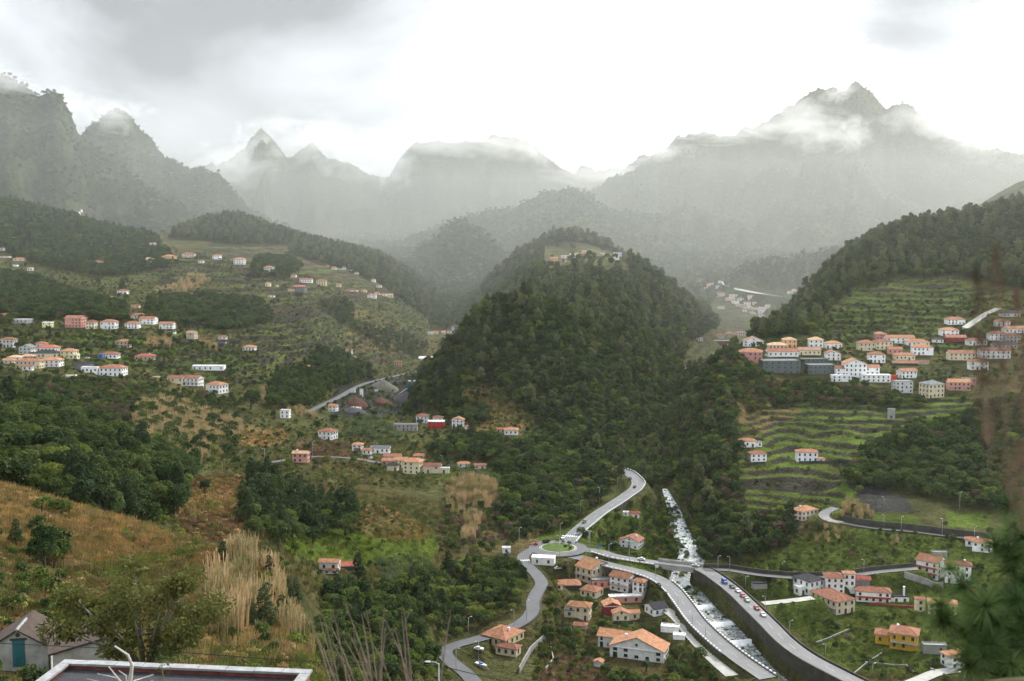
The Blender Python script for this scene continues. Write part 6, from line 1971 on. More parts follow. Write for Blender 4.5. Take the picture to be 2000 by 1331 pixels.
# ------------------------------------------------------------------ street lamps
M_GALV = material('galvanised_steel', (.42, .43, .44), .45, .12, 3.0, metallic=.6)
M_LAMPHEAD = material('lamp_housing', (.66, .66, .64), .5, .1)


def street_lamp(base, h, ang, label, group=None, k=1.0):
    e = empty('street_lamp', tuple(base), ang, label, 'street lamp', group)
    MB().tube([(0, 0, -.6), (0, 0, h * .5), (0, 0, h)], [.11 * k, .085 * k, .06 * k], 7).build('pole', M_GALV, e, True)
    MB().tube([(0, 0, h - .05), (.35 * k, 0, h + .12 * k), (1.0 * k, 0, h + .18 * k)], [.05 * k, .045 * k, .04 * k], 6).build('arm', M_GALV, e, True)
    mb = MB()
    mb.prism([(.85 * k, -.13 * k, h + .10 * k), (1.45 * k, -.09 * k, h + .16 * k), (1.45 * k, .09 * k, h + .16 * k), (.85 * k, .13 * k, h + .10 * k)],
             [(.9 * k, -.08 * k, h + .26 * k), (1.4 * k, -.05 * k, h + .24 * k), (1.4 * k, .05 * k, h + .24 * k), (.9 * k, .08 * k, h + .26 * k)])
    mb.build('lamp_head', M_LAMPHEAD, e)
    return e


LAMPS = [
    ('grey street lamp along the climbing main road', 'lamps of the climbing main road', [(1206, 958, 933), (1171, 986, 951), (1134, 1012, 978), (1222, 925, 914), (1094, 1054, 1022)]),
    ('grey street lamp standing round the roundabout', 'lamps round the roundabout', [(1014, 1070, 1030), (1093, 1089, 1044), (1150, 1086, 1037), (1152, 1080, 1035), (1037, 1098, 1066)]),
    ('grey street lamp on the grass strip beside the bridge road', 'lamps of the bridge road', [(1189, 1104, 1062), (1229, 1096, 1054), (1280, 1128, 1100)]),
    ('grey street lamp on the field side of the right-bank road', 'lamps of the right-bank road', [(1402, 1116, 1086), (1425, 1116, 1086), (1456, 1154, 1126), (1494, 1196, 1163), (1542, 1243, 1212), (1612, 1292, 1256), (1704, 1322, 1296)]),
    ('thin street lamp between river road and village', 'lamps of the river road', [(1324, 1192, 1155), (1352, 1222, 1192), (1378, 1244, 1214)]),
    ('thin street lamp along the street behind the right-bank houses', 'lamps of the street right of the bridge', [(1528, 1122, 1097), (1687, 1120, 1092)]),
    ('thin street lamp beside the hillside road', 'lamps of the hillside road', [(1626, 1008, 994), (1726, 1032, 1005), (1760, 1036, 1009), (1840, 1048, 1012), (1903, 1052, 1030), (1726, 990, 970), (1874, 996, 961)]),
    ('thin street lamp beside the bending village road', 'lamps of the village road', [(1028, 1212, 1172), (1004, 1222, 1190), (915, 1246, 1204), (935, 1300, 1250), (891, 1326, 1265)]),
    ('lamp post on the lane of the lower hamlet', 'lamps of the hamlet lane', [(611, 894, 862), (517, 906, 876), (735, 884, 866), (864, 904, 890)]),
]
for label, group, items in LAMPS:
    for i, (u, vb, vt) in enumerate(items):
        p = hit(u, vb, 250)
        s = p.y / F
        street_lamp((p.x, p.y, p.z), max(2.0, (vb - vt) * s), (PI if i % 2 else 0) + 0.5, label, group, 0.9)
# the near lamp at the foot of the picture, with its cable
a, b = pix(857, 1296)
Y0 = 46.0
p = Vector((float(a) * Y0, Y0, 0))
gz = ground_z(p.x, p.y)
near_lamp = street_lamp((p.x, p.y, gz), float(b) * Y0 - gz, PI, 'near street lamp with pale head at the bottom edge beside the bare twigs', None, .42)


def world_at(u, v, D):
    a, b = pix(u, v)
    return Vector((float(a) * D, D, float(b) * D))


M_CABLE = material('black_cable', (.02, .02, .02), .6, .1)
for pts, lab in (([(-60, 1254, 47), (320, 1272, 46), (600, 1293, 46), (855, 1301, 46)], 'thin black cable sagging above the flat roof to the near lamp'), ([(858, 1300, 46), (930, 1318, 46), (1080, 1352, 45)], 'thin black cable running down right from the near lamp')):
    c = MB().tube([world_at(*q) for q in pts], .016, 5).build('power_cable', M_CABLE)
    tag(c, lab, 'cable')


# ------------------------------------------------------------------ vehicles
M_TYRE = material('tyre_rubber', (.018, .018, .018), .8, .1)
M_RIM = material('wheel_rim', (.45, .45, .46), .35, .1, metallic=.7)
M_CARGLASS = material('car_glass', (.012, .014, .017), .08, .1, spec=.7)
M_HEADLIGHT = material('headlight_glass', (.75, .75, .72), .2, .05)
M_TAIL = material('tail_light', (.45, .02, .015), .3, .05)


def paint(name, col):
    return material('paint_' + name, col, .28, .05, 1.0, spec=.6)


def vehicle(loc, ang, colour, label, kind='car', L=2.95):
    e = empty(kind if kind != 'car' else 'parked_car', tuple(loc), ang, label, kind)
    Wd = 1.22 if kind != 'van' else 1.35
    Ht = 1.04 if kind != 'van' else 1.5
    x0, x1 = -L / 2, L / 2
    y = Wd / 2
    pm = paint(colour[0], colour[1])
    if kind == 'van':
        prof = [(x0, .22), (x0, 1.40), (x0 + .12, Ht), (x1 - 1.0, Ht), (x1 - .5, .95), (x1 - .06, .78), (x1, .6), (x1, .22)]
        side = [(x0 + .25, .85), (x0 + .25, 1.32), (x1 - 1.05, 1.32), (x1 - .72, .92)]
        front = (x1 - .98, Ht - .04, x1 - .53, .98)
    else:
        prof = [(x0, .24), (x0 - .02, .52), (x0 + .12, .70), (x0 + .42, .74), (x0 + .78, Ht), (x1 - 1.30, Ht + .01), (x1 - .86, .74), (x1 - .12, .62), (x1, .45), (x1, .24)]
        side = [(x0 + .58, .75), (x0 + .84, Ht - .08), (x1 - 1.34, Ht - .07), (x1 - 1.0, .75)]
        front = (x1 - 1.28, Ht - .03, x1 - .89, .77)

    def yy(z):
        return y * (1.0 - max(0, z - .7) * .32)
    mb = MB()
    mb.prism([(x, -yy(z), z) for x, z in prof], [(x, yy(z), z) for x, z in prof])
    mb.build('body', pm, e)
    gl = MB()
    for s in (-1, 1):
        gl.poly([(x, s * (yy(z) + .012), z) for x, z in (side if s < 0 else side[::-1])])
    gl.poly([(front[0] + .02, -yy(1.0) * .92, front[1] + .01), (front[2] + .02, -yy(.75) * .92, front[3] + .01), (front[2] + .02, yy(.75) * .92, front[3] + .01), (front[0] + .02, yy(1.0) * .92, front[1] + .01)])
    rx = (x0 + .43, .77, x0 + .76, Ht - .03) if kind != 'van' else (x0 - .012, .9, x0 - .012, 1.3)
    gl.poly([(rx[0] - .02, yy(.75) * .9, rx[1] + .01), (rx[0] - .02, -yy(.75) * .9, rx[1] + .01), (rx[2] - .02, -yy(1.0) * .9, rx[3] + .01), (rx[2] - .02, yy(1.0) * .9, rx[3] + .01)])
    gl.build('windows', M_CARGLASS, e)
    tm = MB().tube([(0, -.09, 0), (0, .09, 0)], .235, 14).mesh('tyre', M_TYRE)
    rm = MB().tube([(0, -.095, 0), (0, .095, 0)], .14, 10).mesh('rim', M_RIM)
    for sx in (x0 + .55, x1 - .58):
        for s in (-1, 1):
            w = link(bpy.data.objects.new('wheel', tm), e)
            w.location = (sx, s * (y - .06), .235)
            link(bpy.data.objects.new('rim', rm), w)
    for s in (-1, 1):
        MB().box(x1 - .10, x1 + .012, s * y * .78 - .12, s * y * .78 + .12, .46, .58).build('headlight', M_HEADLIGHT, e)
        MB().box(x0 - .03, x0 + .06, s * y * .78 - .10, s * y * .78 + .10, .50, .64).build('tail_light', M_TAIL, e)
    return e


WHITE, BLACK, RED, BLUE, GREENC, SILVER = ('white', (.72, .72, .71)), ('black', (.025, .026, .03)), ('red', (.36, .035, .03)), ('blue', (.03, .09, .42)), ('pale_green', (.36, .50, .30)), ('silver', (.42, .43, .44))


def on_road(u, v, road, side=0.0):
    """(location, heading) on a road at the pixel"""
    P, half = ROADS[road]
    pu, pv = unpix(P[:, 0], P[:, 1], P[:, 2])
    i = int(np.argmin((pu - u) ** 2 + (pv - v) ** 2))
    d = P[min(i + 1, len(P) - 1)] - P[max(i - 1, 0)]
    z = P[i, 2] + .03
    a, b = pix(u, v)
    D = z / float(b)
    return Vector((float(a) * D, D, z)), math.atan2(d[1], d[0])


for u, v, road, col, lab, kind, flip in [
        (1231, 936, 'main_road', BLACK, 'dark car at the top bend of the climbing main road', 'car', 0),
        (1240, 952, 'main_road', BLACK, 'second dark car just below the top bend of the main road', 'car', 1),
        (1141, 1021, 'main_road', BLACK, 'black car driving down the middle of the climbing main road', 'car', 0),
        (1100, 1052, 'main_road', WHITE, 'white car at the mouth of the roundabout', 'car', 0),
        (1252, 1094, 'bridge_road', WHITE, 'white car on the bridge road behind the white blocks', 'car', 1),
        (1358, 1107, 'bridge_road', SILVER, 'silver car at the right end of the bridge', 'car', 1),
        (1415, 1139, 'bridge_road', BLUE, 'blue van at the head of the parked row', 'van', 0),
        (1430, 1148, 'bridge_road', BLACK, 'black car parked behind the blue van', 'car', 0),
        (1441, 1156, 'bridge_road', WHITE, 'white car parked between the black and the red one', 'car', 0),
        (1451, 1166, 'bridge_road', RED, 'red car parked behind the white one', 'car', 0),
        (1459, 1174, 'bridge_road', GREENC, 'pale green car parked behind the red one', 'car', 0),
        (1478, 1190, 'bridge_road', RED, 'red car driving alone below the parked row', 'car', 0),
        (1490, 1203, 'bridge_road', WHITE, 'white car nearest on the right-bank road', 'car', 0)]:
    p, ang = on_road(u, v, road)
    vehicle(p, ang + (PI if flip else 0), col, lab, kind)
p = RB + np.array([-9.2, 4.2, .05])
vehicle(p, 0.6, RED, 'red car entering the left side of the roundabout')
for u, v, col, ang, lab in [(1090, 1112, WHITE, .2, 'white car parked in the yard right of the white shop'), (935, 1270, WHITE, -.3, 'white car parked left of the pale yellow house'), (726, 897, WHITE, -.2, 'white car in front of the white stepped house'), (701, 893, BLUE, .3, 'blue car beside the brown field'), (170, 701, WHITE, 0, 'white car on the terrace left of the blue-walled bungalow'), (1628, 1178, WHITE, 2.8, 'white car behind the long cream house')]:
    q = hit(u, v, 150)
    vehicle(q + Vector((0, 0, .05)), ang, col, lab)
# boat on a trailer in the lay-by
q = hit(940, 1304, 200)
bt = empty('motor_boat', tuple(q + Vector((0, 0, .1))), R(-38), 'white and blue motor boat on a trailer in the lay-by below the pale yellow house', 'boat')
M_HULL = paint('hull_white', (.72, .73, .74))
secs = [(-2.2, .55, .35), (-1.0, .68, .30), (.4, .66, .32), (1.5, .42, .45), (2.3, .03, .80)]
hb = MB()
for (x0, w0, k0), (x1, w1, k1) in zip(secs[:-1], secs[1:]):
    hb.prism([(x0, -w0, 1.05), (x0, -w0 * .7, .55), (x0, 0, k0), (x0, w0 * .7, .55), (x0, w0, 1.05)], [(x1, -w1, 1.1), (x1, -w1 * .7, .65), (x1, 0, k1), (x1, w1 * .7, .65), (x1, w1, 1.1)])
hb.build('hull', M_HULL, bt)
MB().box(-.7, .5, -.4, .4, 1.12, 1.5).build('cabin', paint('blue', (.03, .09, .42)), bt)
MB().box(-2.55, -2.22, -.16, .16, .5, 1.45).build('outboard_motor', M_TYRE, bt)
tr = MB()
for s in (-1, 1):
    tr.tube([(-2.0, s * .5, .28), (1.4, s * .5, .28), (3.0, 0, .28)], .05, 5)
tr.build('trailer', M_GALV, bt)
for s in (-1, 1):
    w = MB().tube([(-.6, s * .68 - .08, .2), (-.6, s * .68 + .08, .2)], .22, 12).build('wheel', M_TYRE, bt)

# ------------------------------------------------------------------ gravel works
M_HEAPBROWN = material('brown_scoria', (.10, .045, .032), .95, .3, .6, .5, 2.0)
M_HEAPBLACK = material('black_gravel', (.042, .043, .050), .95, .3, .6, .5, 2.0)
M_HEAPGREY = material('grey_spoil', (.13, .125, .10), .95, .3, .6, .5, 2.0)
for u, v, w, h, mat, lab in [(692, 796, 52, 20, M_HEAPBROWN, 'rust-brown heap of crushed rock at the gravel works'), (684, 810, 66, 12, M_HEAPBLACK, 'low black gravel heap nearest the valley houses'), (792, 792, 80, 24, M_HEAPBLACK, 'large blue-black gravel heap beside the wooded hill'),
                             (745, 766, 74, 22, M_HEAPGREY, 'big grey-green spoil heap behind the gravel works'), (742, 792, 46, 14, M_HEAPBROWN, 'dark brown heap in the middle of the gravel works')]:
    q = hit(u, v, 600)
    s = q.y / F
    g = np.random.default_rng(int(u))
    nr, ns = 7, 26
    V, Q = [], []
    for i in range(nr):
        f = i / (nr - 1)
        for k in range(ns):
            t = 2 * PI * k / ns
            rr = (1 - f) * (1 + .10 * math.sin(3 * t + u) + .05 * g.normal() * (1 - f))
            V.append((math.cos(t) * rr * w * s / 2, math.sin(t) * rr * w * s / 2.6, h * s * (1 - (1 - f) ** 1.15) - (1.2 if i == 0 else 0)))
    for i in range(nr - 1):
        for k in range(ns):
            Q.append((i * ns + k, i * ns + (k + 1) % ns, (i + 1) * ns + (k + 1) % ns, (i + 1) * ns + k))
    o = link(bpy.data.objects.new('gravel_heap', mesh_quads('gravel_heap', V, Q, [mat], True)))
    o.location = q + Vector((0, w * s / 3, 0))
    tag(o, lab, 'gravel heap')
M_SILO = material('green_steel', (.03, .11, .10), .5, .15)
for u, lab in ((800, 'left one of two dark green silos at the gravel works'), (810, 'right one of two dark green silos at the gravel works')):
    q = hit(u, 770, 600)
    s = q.y / F
    e = empty('silo', tuple(q), 0, lab, 'silo')
    r = 4.4 * s
    MB().tube([(0, 0, 4 * s), (0, 0, 6 * s), (0, 0, 24 * s), (0, 0, 25.5 * s)], [r * .3, r, r, r * .7], 16).build('tank', M_SILO, e, True)
    for k in range(4):
        t = PI / 4 + k * PI / 2
        MB().tube([(math.cos(t) * r * .8, math.sin(t) * r * .8, -.5), (math.cos(t) * r * .8, math.sin(t) * r * .8, 6.5 * s)], .25, 5).build('leg', M_SILO, e)
    MB().box(-r * .6, r * .6, -r * .6, r * .6, 25.6 * s, 26.6 * s).build('hatch', M_LAMPHEAD, e)
q = hit(778, 772, 600); s = q.y / F
e = empty('conveyor', tuple(q), 0, 'white sloping conveyor belt in front of the green silos', 'conveyor')
MB().tube([(0, 0, 1.5 * s), (17 * s, 0, 13 * s)], .9 * s, 4).build('belt_frame', M_LAMPHEAD, e)
for x, z in ((4, 4), (13, 10)):
    MB().tube([(x * s, 0, -.5), (x * s, 0, z * s)], .3 * s, 5).build('leg', M_GALV, e)
q = hit(694, 800, 600); s = q.y / F
e = empty('tanker_truck', tuple(q), R(-12), 'white tanker truck before the rust-brown heap', 'truck')
MB().tube([(-11 * s, 0, 3 * s), (-10 * s, 0, 3 * s), (7 * s, 0, 3 * s), (8 * s, 0, 3 * s)], [1.4 * s, 2.3 * s, 2.3 * s, 1.4 * s], 12).build('tank', M_LAMPHEAD, e, True)
MB().box(8.6 * s, 12 * s, -1.8 * s, 1.8 * s, .8 * s, 5 * s).build('cab', paint('white', WHITE[1]), e)
for x in (-8, -5, 5, 10):
    for sd in (-1, 1):
        MB().tube([(x * s, sd * 1.5 * s, .9 * s), (x * s, sd * 2 * s, .9 * s)], .9 * s, 10).build('wheel', M_TYRE, e)
for u, v, w, h, lab in ((706, 774, 6, 13, 'tall narrow white plant hut at the gravel works'), (735, 768, 6, 6, 'small white plant hut under the spoil heap'), (690, 767, 9, 6, 'low white site hut beside the dark tree at the gravel works')):
    q = hit(u, v, 600); s = q.y / F
    e = empty('site_hut', tuple(q), 0, lab, 'hut')
    MB().box(-w * s / 2, w * s / 2, -2 * s, 2 * s, -1, h * s).build('wall', wall_mat('white'), e)
    MB().box(-w * s / 2 - .2, w * s / 2 + .2, -2 * s - .2, 2 * s + .2, h * s + .002, h * s + .3).build('roof', M_GALV, e)
    MB().box(-.5 * s, .5 * s, -2 * s - .06, -2 * s + .01, 0, min(4, h * .6) * s).build('door', M_GLASS, e)
# scaffolding of the unfinished building: orange props
q = hit(800, 840, 500); s = q.y / F
e = empty('scaffold', tuple(q + Vector((0, -1.0, 0))), 0, 'orange timber scaffold on the unfinished concrete building', 'scaffold')
M_TIMBER = material('orange_timber', (.45, .20, .05), .8, .25)
for k in range(5):
    MB().box((k * 3.4 - 8) * s, (k * 3.4 - 7.3) * s, -.1, .1, -.5, 13 * s).build('post', M_TIMBER, e)
for z in (5, 10):
    MB().box(-8.5 * s, 7 * s, -.25, -.102, z * s, (z + .9) * s).build('plank', M_TIMBER, e)
# boulders in the stream
M_ROCK = material('wet_basalt', (.035, .036, .036), .5, .35, 2.0, .5, 4.0)
g = np.random.default_rng(77)
mb = MB()
_nr = normals_2d(RIVER)
for k in range(130):
    i = int(g.integers(2, len(RIVER) - 3))
    f = g.uniform(-1, 1)
    c = RIVER[i, :2] + _nr[i] * f * RIVER_HALF[i]
    r = g.uniform(.2, .6) * (1.0 + (abs(f) > .8) * .5)
    base = []
    for zz, kk in ((-.5, .9), (.25, 1.0), (.75, .55)):
        base.append([(c[0] + math.cos(t) * r * kk * g.uniform(.8, 1.2), c[1] + math.sin(t) * r * kk * g.uniform(.8, 1.2), RIVER[i, 2] + zz * r) for t in np.linspace(0, 2 * PI, 8)[:-1]])
    mb.prism(base[0], base[1], True, False); mb.prism(base[1], base[2], False, True)
tag(mb.build('stream_boulders', M_ROCK, smooth=False), kind='stuff')
# weirs
M_FOAM = material('white_water', (.74, .77, .78), .5, .15, 3.0, .6, 6.0)
for v in (1141, 1185, 1220, 1257):
    pv = unpix(RIVER[:, 0], RIVER[:, 1], RIVER[:, 2])[1]
    i = int(np.argmin(np.abs(pv - v)))
    n_, c = _nr[i], RIVER[i]
    w = RIVER_HALF[i] * .92
    d = np.array([n_[1], -n_[0]])
    if d[1] > 0: d = -d
    mb = MB()
    ring = []
    for f, z in ((-.9, .35), (-.2, .40), (.35, .05), (.9, -.35)):
        ring.append((f, z))
    N_ = 14
    for k in range(N_):
        s0, s1 = -1 + 2 * k / N_, -1 + 2 * (k + 1) / N_
        for (f0, z0), (f1, z1) in zip(ring[:-1], ring[1:]):
            q = []
            for s_, f_, z_ in ((s0, f0, z0), (s1, f0, z0), (s1, f1, z1), (s0, f1, z1)):
                xy = c[:2] + n_ * s_ * w + d * (f_ + .15 * math.sin(9 * s_ + v))
                q.append((xy[0], xy[1], c[2] + .28 + z_))
            mb.poly(q)
    tag(mb.build('weir_water', M_FOAM, smooth=True), kind='structure')
# information boards near the roundabout
for u, v, h, lab in ((1170, 1072, 9, 'small blue and white information sign under the palms'), (1283, 1114, 10, 'white rear of a road sign at the tip of the grass triangle')):
    q = hit(u, v, 300); s = q.y / F
    e = empty('road_sign', tuple(q), 0, lab, 'sign')
    MB().tube([(0, 0, -.4), (0, 0, h * s)], .05, 6).build('post', M_GALV, e)
    MB().box(-3 * s, 3 * s, -.08, -.055, h * s * .5, h * s * 1.1).build('panel', M_LAMPHEAD if u > 1200 else paint('sign_blue', (.05, .12, .4)), e)


# ------------------------------------------------------------------ palms and single plants
def palm(loc, h, r, seed, label):
    g = np.random.default_rng(seed)
    e = empty('palm_tree', tuple(loc), 0, label, 'palm')
    MB().tube([(0, 0, -.3), (.05, 0, h * .5), (0, .04, h)], [.22, .17, .19], 8).build('trunk', M_BARK, e, True)
    V, Q = [], []
    for k in range(30):
        t = 2 * PI * k / 30 * 2.4 + g.uniform(0, .3)
        up = g.uniform(-.2, 1.0)
        L = r * g.uniform(.85, 1.1)
        prev = None
        for i in range(9):
            f = i / 8
            x = L * f * math.cos(up * .9)
            z = h + L * (math.sin(up * .9) * f - .75 * f * f)
            wd = .24 * r * math.sin(PI * min(1, f * .9 + .1)) + .02
            c = Vector((math.cos(t) * x, math.sin(t) * x, z)); sd = Vector((-math.sin(t), math.cos(t), 0))
            b = len(V)
            V += [tuple(c + sd * wd - Vector((0, 0, wd * .5))), tuple(c), tuple(c - sd * wd - Vector((0, 0, wd * .5)))]
            if prev is not None:
                Q += [(prev, prev + 1, b + 1, b), (prev + 1, prev + 2, b + 2, b + 1)]
            prev = b
    o = link(bpy.data.objects.new('fronds', mesh_quads('fronds', V, Q, [LEAF['pine']])), e)
    return e


for k, (u, v, hp, rp, lab) in enumerate([(1196, 1074, 20, 17, 'bushy palm beside the bridge road sign'), (1136, 1045, 18, 13, 'palm on the lawn right of the main road mouth'), (1143, 1048, 12, 9, 'smaller palm beside the one at the main road mouth'), (1262, 1312, 28, 12, 'palm rising among bushes below the large white house'),
                                       (1720, 703, 14, 7, 'palm in front of the brown-pyramid white house'), (1566, 722, 26, 10, 'tall palm in front of the dark grey building'), (1066, 1062, 9, 9, 'low palm at the back of the roundabout lawn'), (1847, 736, 22, 9, 'ragged palm above the grey-roofed house'), (1636, 1226, 10, 8, 'small palm in the garden below the long cream house')]):
    q = hit(u, v, 200); s = q.y / F
    palm(q, hp * s * .75, rp * s, 300 + k, lab)


def lone(kind, variant, u, v, hpx, label, cat='tree', dmin=20, turn=None, wide=1.0):
    q = hit(u, v, dmin)
    sc = hpx * q.y / F / (PLANTS[kind].H * (1.0 if kind != 'broadleaf_tree' else 1.0))
    e = plant(kind, variant % PLANTS[kind].n, (q.x, q.y, q.z - .05), sc, (u * 1.7) % 6.28 if turn is None else turn, label, cat, None)
    e.scale = (sc * wide, sc * wide, sc)
    FOOT.append((q.x, q.y, PLANTS[kind].R * sc * .8))
    return e


def plant(kind, variant, loc, sc, turn, label, cat, group):
    s = PLANTS[kind]
    e = empty(kind, loc, turn, label, cat, group)
    e.scale = (sc, sc, sc)
    for nm, me in (('trunk', s.trunks[variant]), ('crown', s.crowns[variant])):
        link(bpy.data.objects.new(nm, me), e)
    return e


lone('pine_tree', 0, 32, 1072, 62, 'small dark green pine on the brown bracken slope', 'pine', 60)
lone('broadleaf_tree', 1, 88, 1112, 95, 'dark round bush beside the small pine', 'bush', 60, wide=.8)
lone('shrub', 1, 82, 1000, 34, 'green bush on top of the bracken slope', 'bush', 60)
lone('shrub', 2, 120, 1004, 32, 'low wide bush right of the one on top of the bracken slope', 'bush', 60, wide=1.4)
for k, (u, v, h, lab) in enumerate([(408, 1120, 40, 'leftmost dark cypress in the tall cane'), (437, 1112, 58, 'tallest cypress at the back of the cane'), (460, 1125, 44, 'cypress right of the tallest one in the cane'), (478, 1130, 40, 'short cypress in the middle of the cane'), (506, 1108, 34, 'cypress at the far edge of the cane'),
                                    (526, 1130, 48, 'broad cypress in the right half of the cane'), (545, 1142, 38, 'rightmost cypress at the back of the cane'), (478, 1158, 36, 'small cypress low in the cane'), (520, 1226, 92, 'large dark cypress in front of the cane'), (492, 1226, 60, 'cypress left of the large one in front of the cane'),
                                    (552, 1222, 64, 'cypress right of the large one in front of the cane'), (580, 1180, 56, 'lone cypress right of the cane'), (444, 1232, 44, 'low cypress at the foot of the cane'), (566, 1172, 44, 'thin cypress beside the lone one right of the cane')]):
    lone('cypress_tree', k, u, v, h, lab, 'cypress', 60, wide=1.5)
for k, (u, v, h, lab) in enumerate([(611, 1064, 40, 'dark conical bush standing on the green pasture'), (545, 1078, 62, 'grey-green rounded tree left of the pasture'), (576, 1080, 24, 'small dark bush at the pasture edge'), (660, 1060, 30, 'yellow-green young tree below the pasture wood')]):
    lone('broadleaf_tree' if k in (0, 1) else 'bright_tree', k, u, v, h, lab, 'tree', 220)
for k, (u, v, h, lab) in enumerate([(876, 1128, 56, 'slim dark conifer above the knoll wood'), (700, 1140, 64, 'feathery conifer beside the white farmhouse'), (400, 965, 30, 'rounded bush at the top of the brown terraces'), (490, 800, 46, 'dark tree on the right edge of the cane slope')]):
    lone('pine_tree' if k < 2 else 'broadleaf_tree', k, u, v, h, lab, 'tree', 220)
lone('broadleaf_tree', 3, 320, 708, 30, 'round dark tree beside the beige bungalow', 'tree', 500, wide=1.5)
lone('broadleaf_tree', 2, 259, 682, 20, 'round dark tree right of the beige balcony house', 'tree', 500, wide=1.4)
lone('cypress_tree', 1, 239, 566, 24, 'lone dark cypress behind the white house with the grey yard', 'cypress', 700, wide=1.8)
for k, (u, v, w_, h, lab) in enumerate([(1072, 1060, 14, 6, 'clipped shrub at the back left of the roundabout lawn'), (1088, 1060, 16, 6, 'long shrub at the back of the roundabout lawn'), (1100, 1062, 14, 6, 'shrub at the back right of the roundabout lawn'), (1104, 1070, 8, 5, 'small shrub in the middle of the roundabout lawn'), (1114, 1074, 9, 6, 'dark round shrub at the right of the roundabout lawn'), (1112, 1066, 6, 7, 'upright shrub at the right edge of the roundabout lawn')]):
    a, b = pix(u, v); D = (RB[2] + .4) / float(b)
    e = plant('dark_shrub', k % 4, (float(a) * D, D, RB[2] + .35), h * D / F / 1.9 * 1.25, k, lab, 'shrub', None)

# ------------------------------------------------------------------ foreground: flat roof, old sheds
M_COPING = material('weathered_coping', (.27, .275, .28), .7, .3, 2.5, .3, 12.0)
M_REDPAINT = material('faded_red_paint', (.19, .06, .04), .8, .35, 3.0, .3, 10.0)
M_ROOFGRAVEL = material('dark_roof_gravel', (.042, .043, .050), .95, .45, 9.0, .9, 40.0)
zr = -16.5
A = world_at(126, 1288, zr / float(pix(126, 1288)[1])); B = world_at(611, 1308, zr / float(pix(611, 1308)[1]))
ang = math.atan2(B.y - A.y, B.x - A.x)
Lr = math.hypot(B.x - A.x, B.y - A.y)
fb = empty('flat_roofed_building', tuple(A), ang, 'flat dark gravel roof with red-painted parapet and pale coping in the foreground', 'building')
dep = 15.0
MB().box(.12, Lr - .12, -dep, -.12, -5.0, -.34).build('wall', M_GREYWALL, fb)
MB().box(.3, Lr - .3, -dep + .3, -.3, -.338, -.27).build('roof_gravel', M_ROOFGRAVEL, fb)
for x0, x1, y0, y1 in ((0.1, Lr - .1, -.3, -.1), (.1, .3, -dep, -.302), (Lr - .3, Lr - .1, -dep, -.302)):
    MB().box(x0, x1, y0, y1, -.336, -.09).build('parapet', M_REDPAINT, fb)
n = 9
for k in range(n):
    x0, x1 = Lr * k / n, Lr * (k + 1) / n
    MB().box(x0 + .012, x1 - .012, -.40, 0, -.086 + .004 * (k % 3), 0.0 + .006 * ((k * 5) % 3)).build('coping_slab', M_COPING, fb)
for k in range(12):
    y1 = -.42 - k * 1.2
    for x0 in (0, Lr - .40):
        MB().box(x0, x0 + .40, y1 - 1.18, y1 - .0, -.086, .004 * (k % 3)).build('coping_slab', M_COPING, fb)
FOOT.append((A.x + Lr / 2, A.y - 3, 5.5)); FOOT.append((A.x + 2.5, A.y - 2, 3)); FOOT.append((A.x + Lr - 2.5, A.y - 3, 3))
# old shed with a teal door
M_OLDPLASTER = material('stained_plaster', (.40, .40, .36), .9, .38, 1.3, .5, 5.0)
M_OLDROOF = material('mossy_dark_tiles', (.060, .043, .034), .9, .4, 2.5, .6, 8.0)
M_TEAL = material('teal_door_paint', (.035, .15, .16), .6, .22, 3.0)
sD = 66.0
sp_ = world_at(37, 1302, sD)
gz = ground_z(sp_.x, sp_.y)
sh = empty('old_shed', (sp_.x, sp_.y, sp_.z), R(8), 'old plastered shed with teal plank door and mossy dark roof in the lower left corner', 'shed')
w, hE, hA, L = 1.75, 1.22, 2.28, 3.3
g0 = [(-w, 0, -2.0), (w, 0, -2.0), (w, 0, hE), (0, 0, hA), (-w, 0, hE)]
MB().prism([(x, 0.0, z) for x, _, z in g0], [(x, L, z) for x, _, z in g0]).build('wall', M_OLDPLASTER, sh)
rf = MB()
for s in (-1, 1):
    t = .10
    rf.prism([(s * (w + .22), -.18, hE - .12), (s * .004, -.18, hA + .02), (s * .004, -.18, hA + .02 + t), (s * (w + .22), -.18, hE - .12 + t)], [(s * (w + .22), L + .2, hE - .12), (s * .004, L + .2, hA + .02), (s * .004, L + .2, hA + .02 + t), (s * (w + .22), L + .2, hE - .12 + t)])
rf.build('roof', M_OLDROOF, sh)
for k in range(5):
    MB().tube([(0, -.2 + k * .7, hA + .1), (0, .45 + k * .7, hA + .12)], .09, 6).build('ridge_tile', M_OLDROOF if k > 2 else M_COPING, sh)
dr = empty('door_group', (0, 0, 0)); bpy.data.objects.remove(dr)
dr = MB().box(-.36, .36, -.05, -.002, 0, 1.66).build('door', M_TEAL, sh)
dr.location = (0.03, 0, .0)
for k in range(4):
    MB().box(-.35 + k * .178, -.35 + k * .178 + .166, -.075, -.051, .03, 1.63).build('plank', M_TEAL, dr)
MB().box(.24, .29, -.11, -.077, .8, .86).build('handle', M_TYRE, dr)
MB().box(-.46, .52, -.06, -.002, 1.665, 1.80).build('lintel', M_DARKCONC, sh)
MB().tube([(.0, .03, 2.0), (.0, -.05, 2.0)], .13, 10).build('vent', M_DARKCONC, sh)
q = world_at(172, 1292, 64.0)
s2 = empty('old_shed', tuple(q), R(24), 'second grey-walled old shed half hidden behind the big leafy tree', 'shed')
MB().prism([(x, 0, z) for x, z in ((-1.9, -2.5), (1.6, -2.5), (1.6, 1.35), (-1.9, .75))], [(x, 4.0, z) for x, z in ((-1.9, -2.5), (1.6, -2.5), (1.6, 1.35), (-1.9, .75))]).build('wall', M_OLDPLASTER, s2)
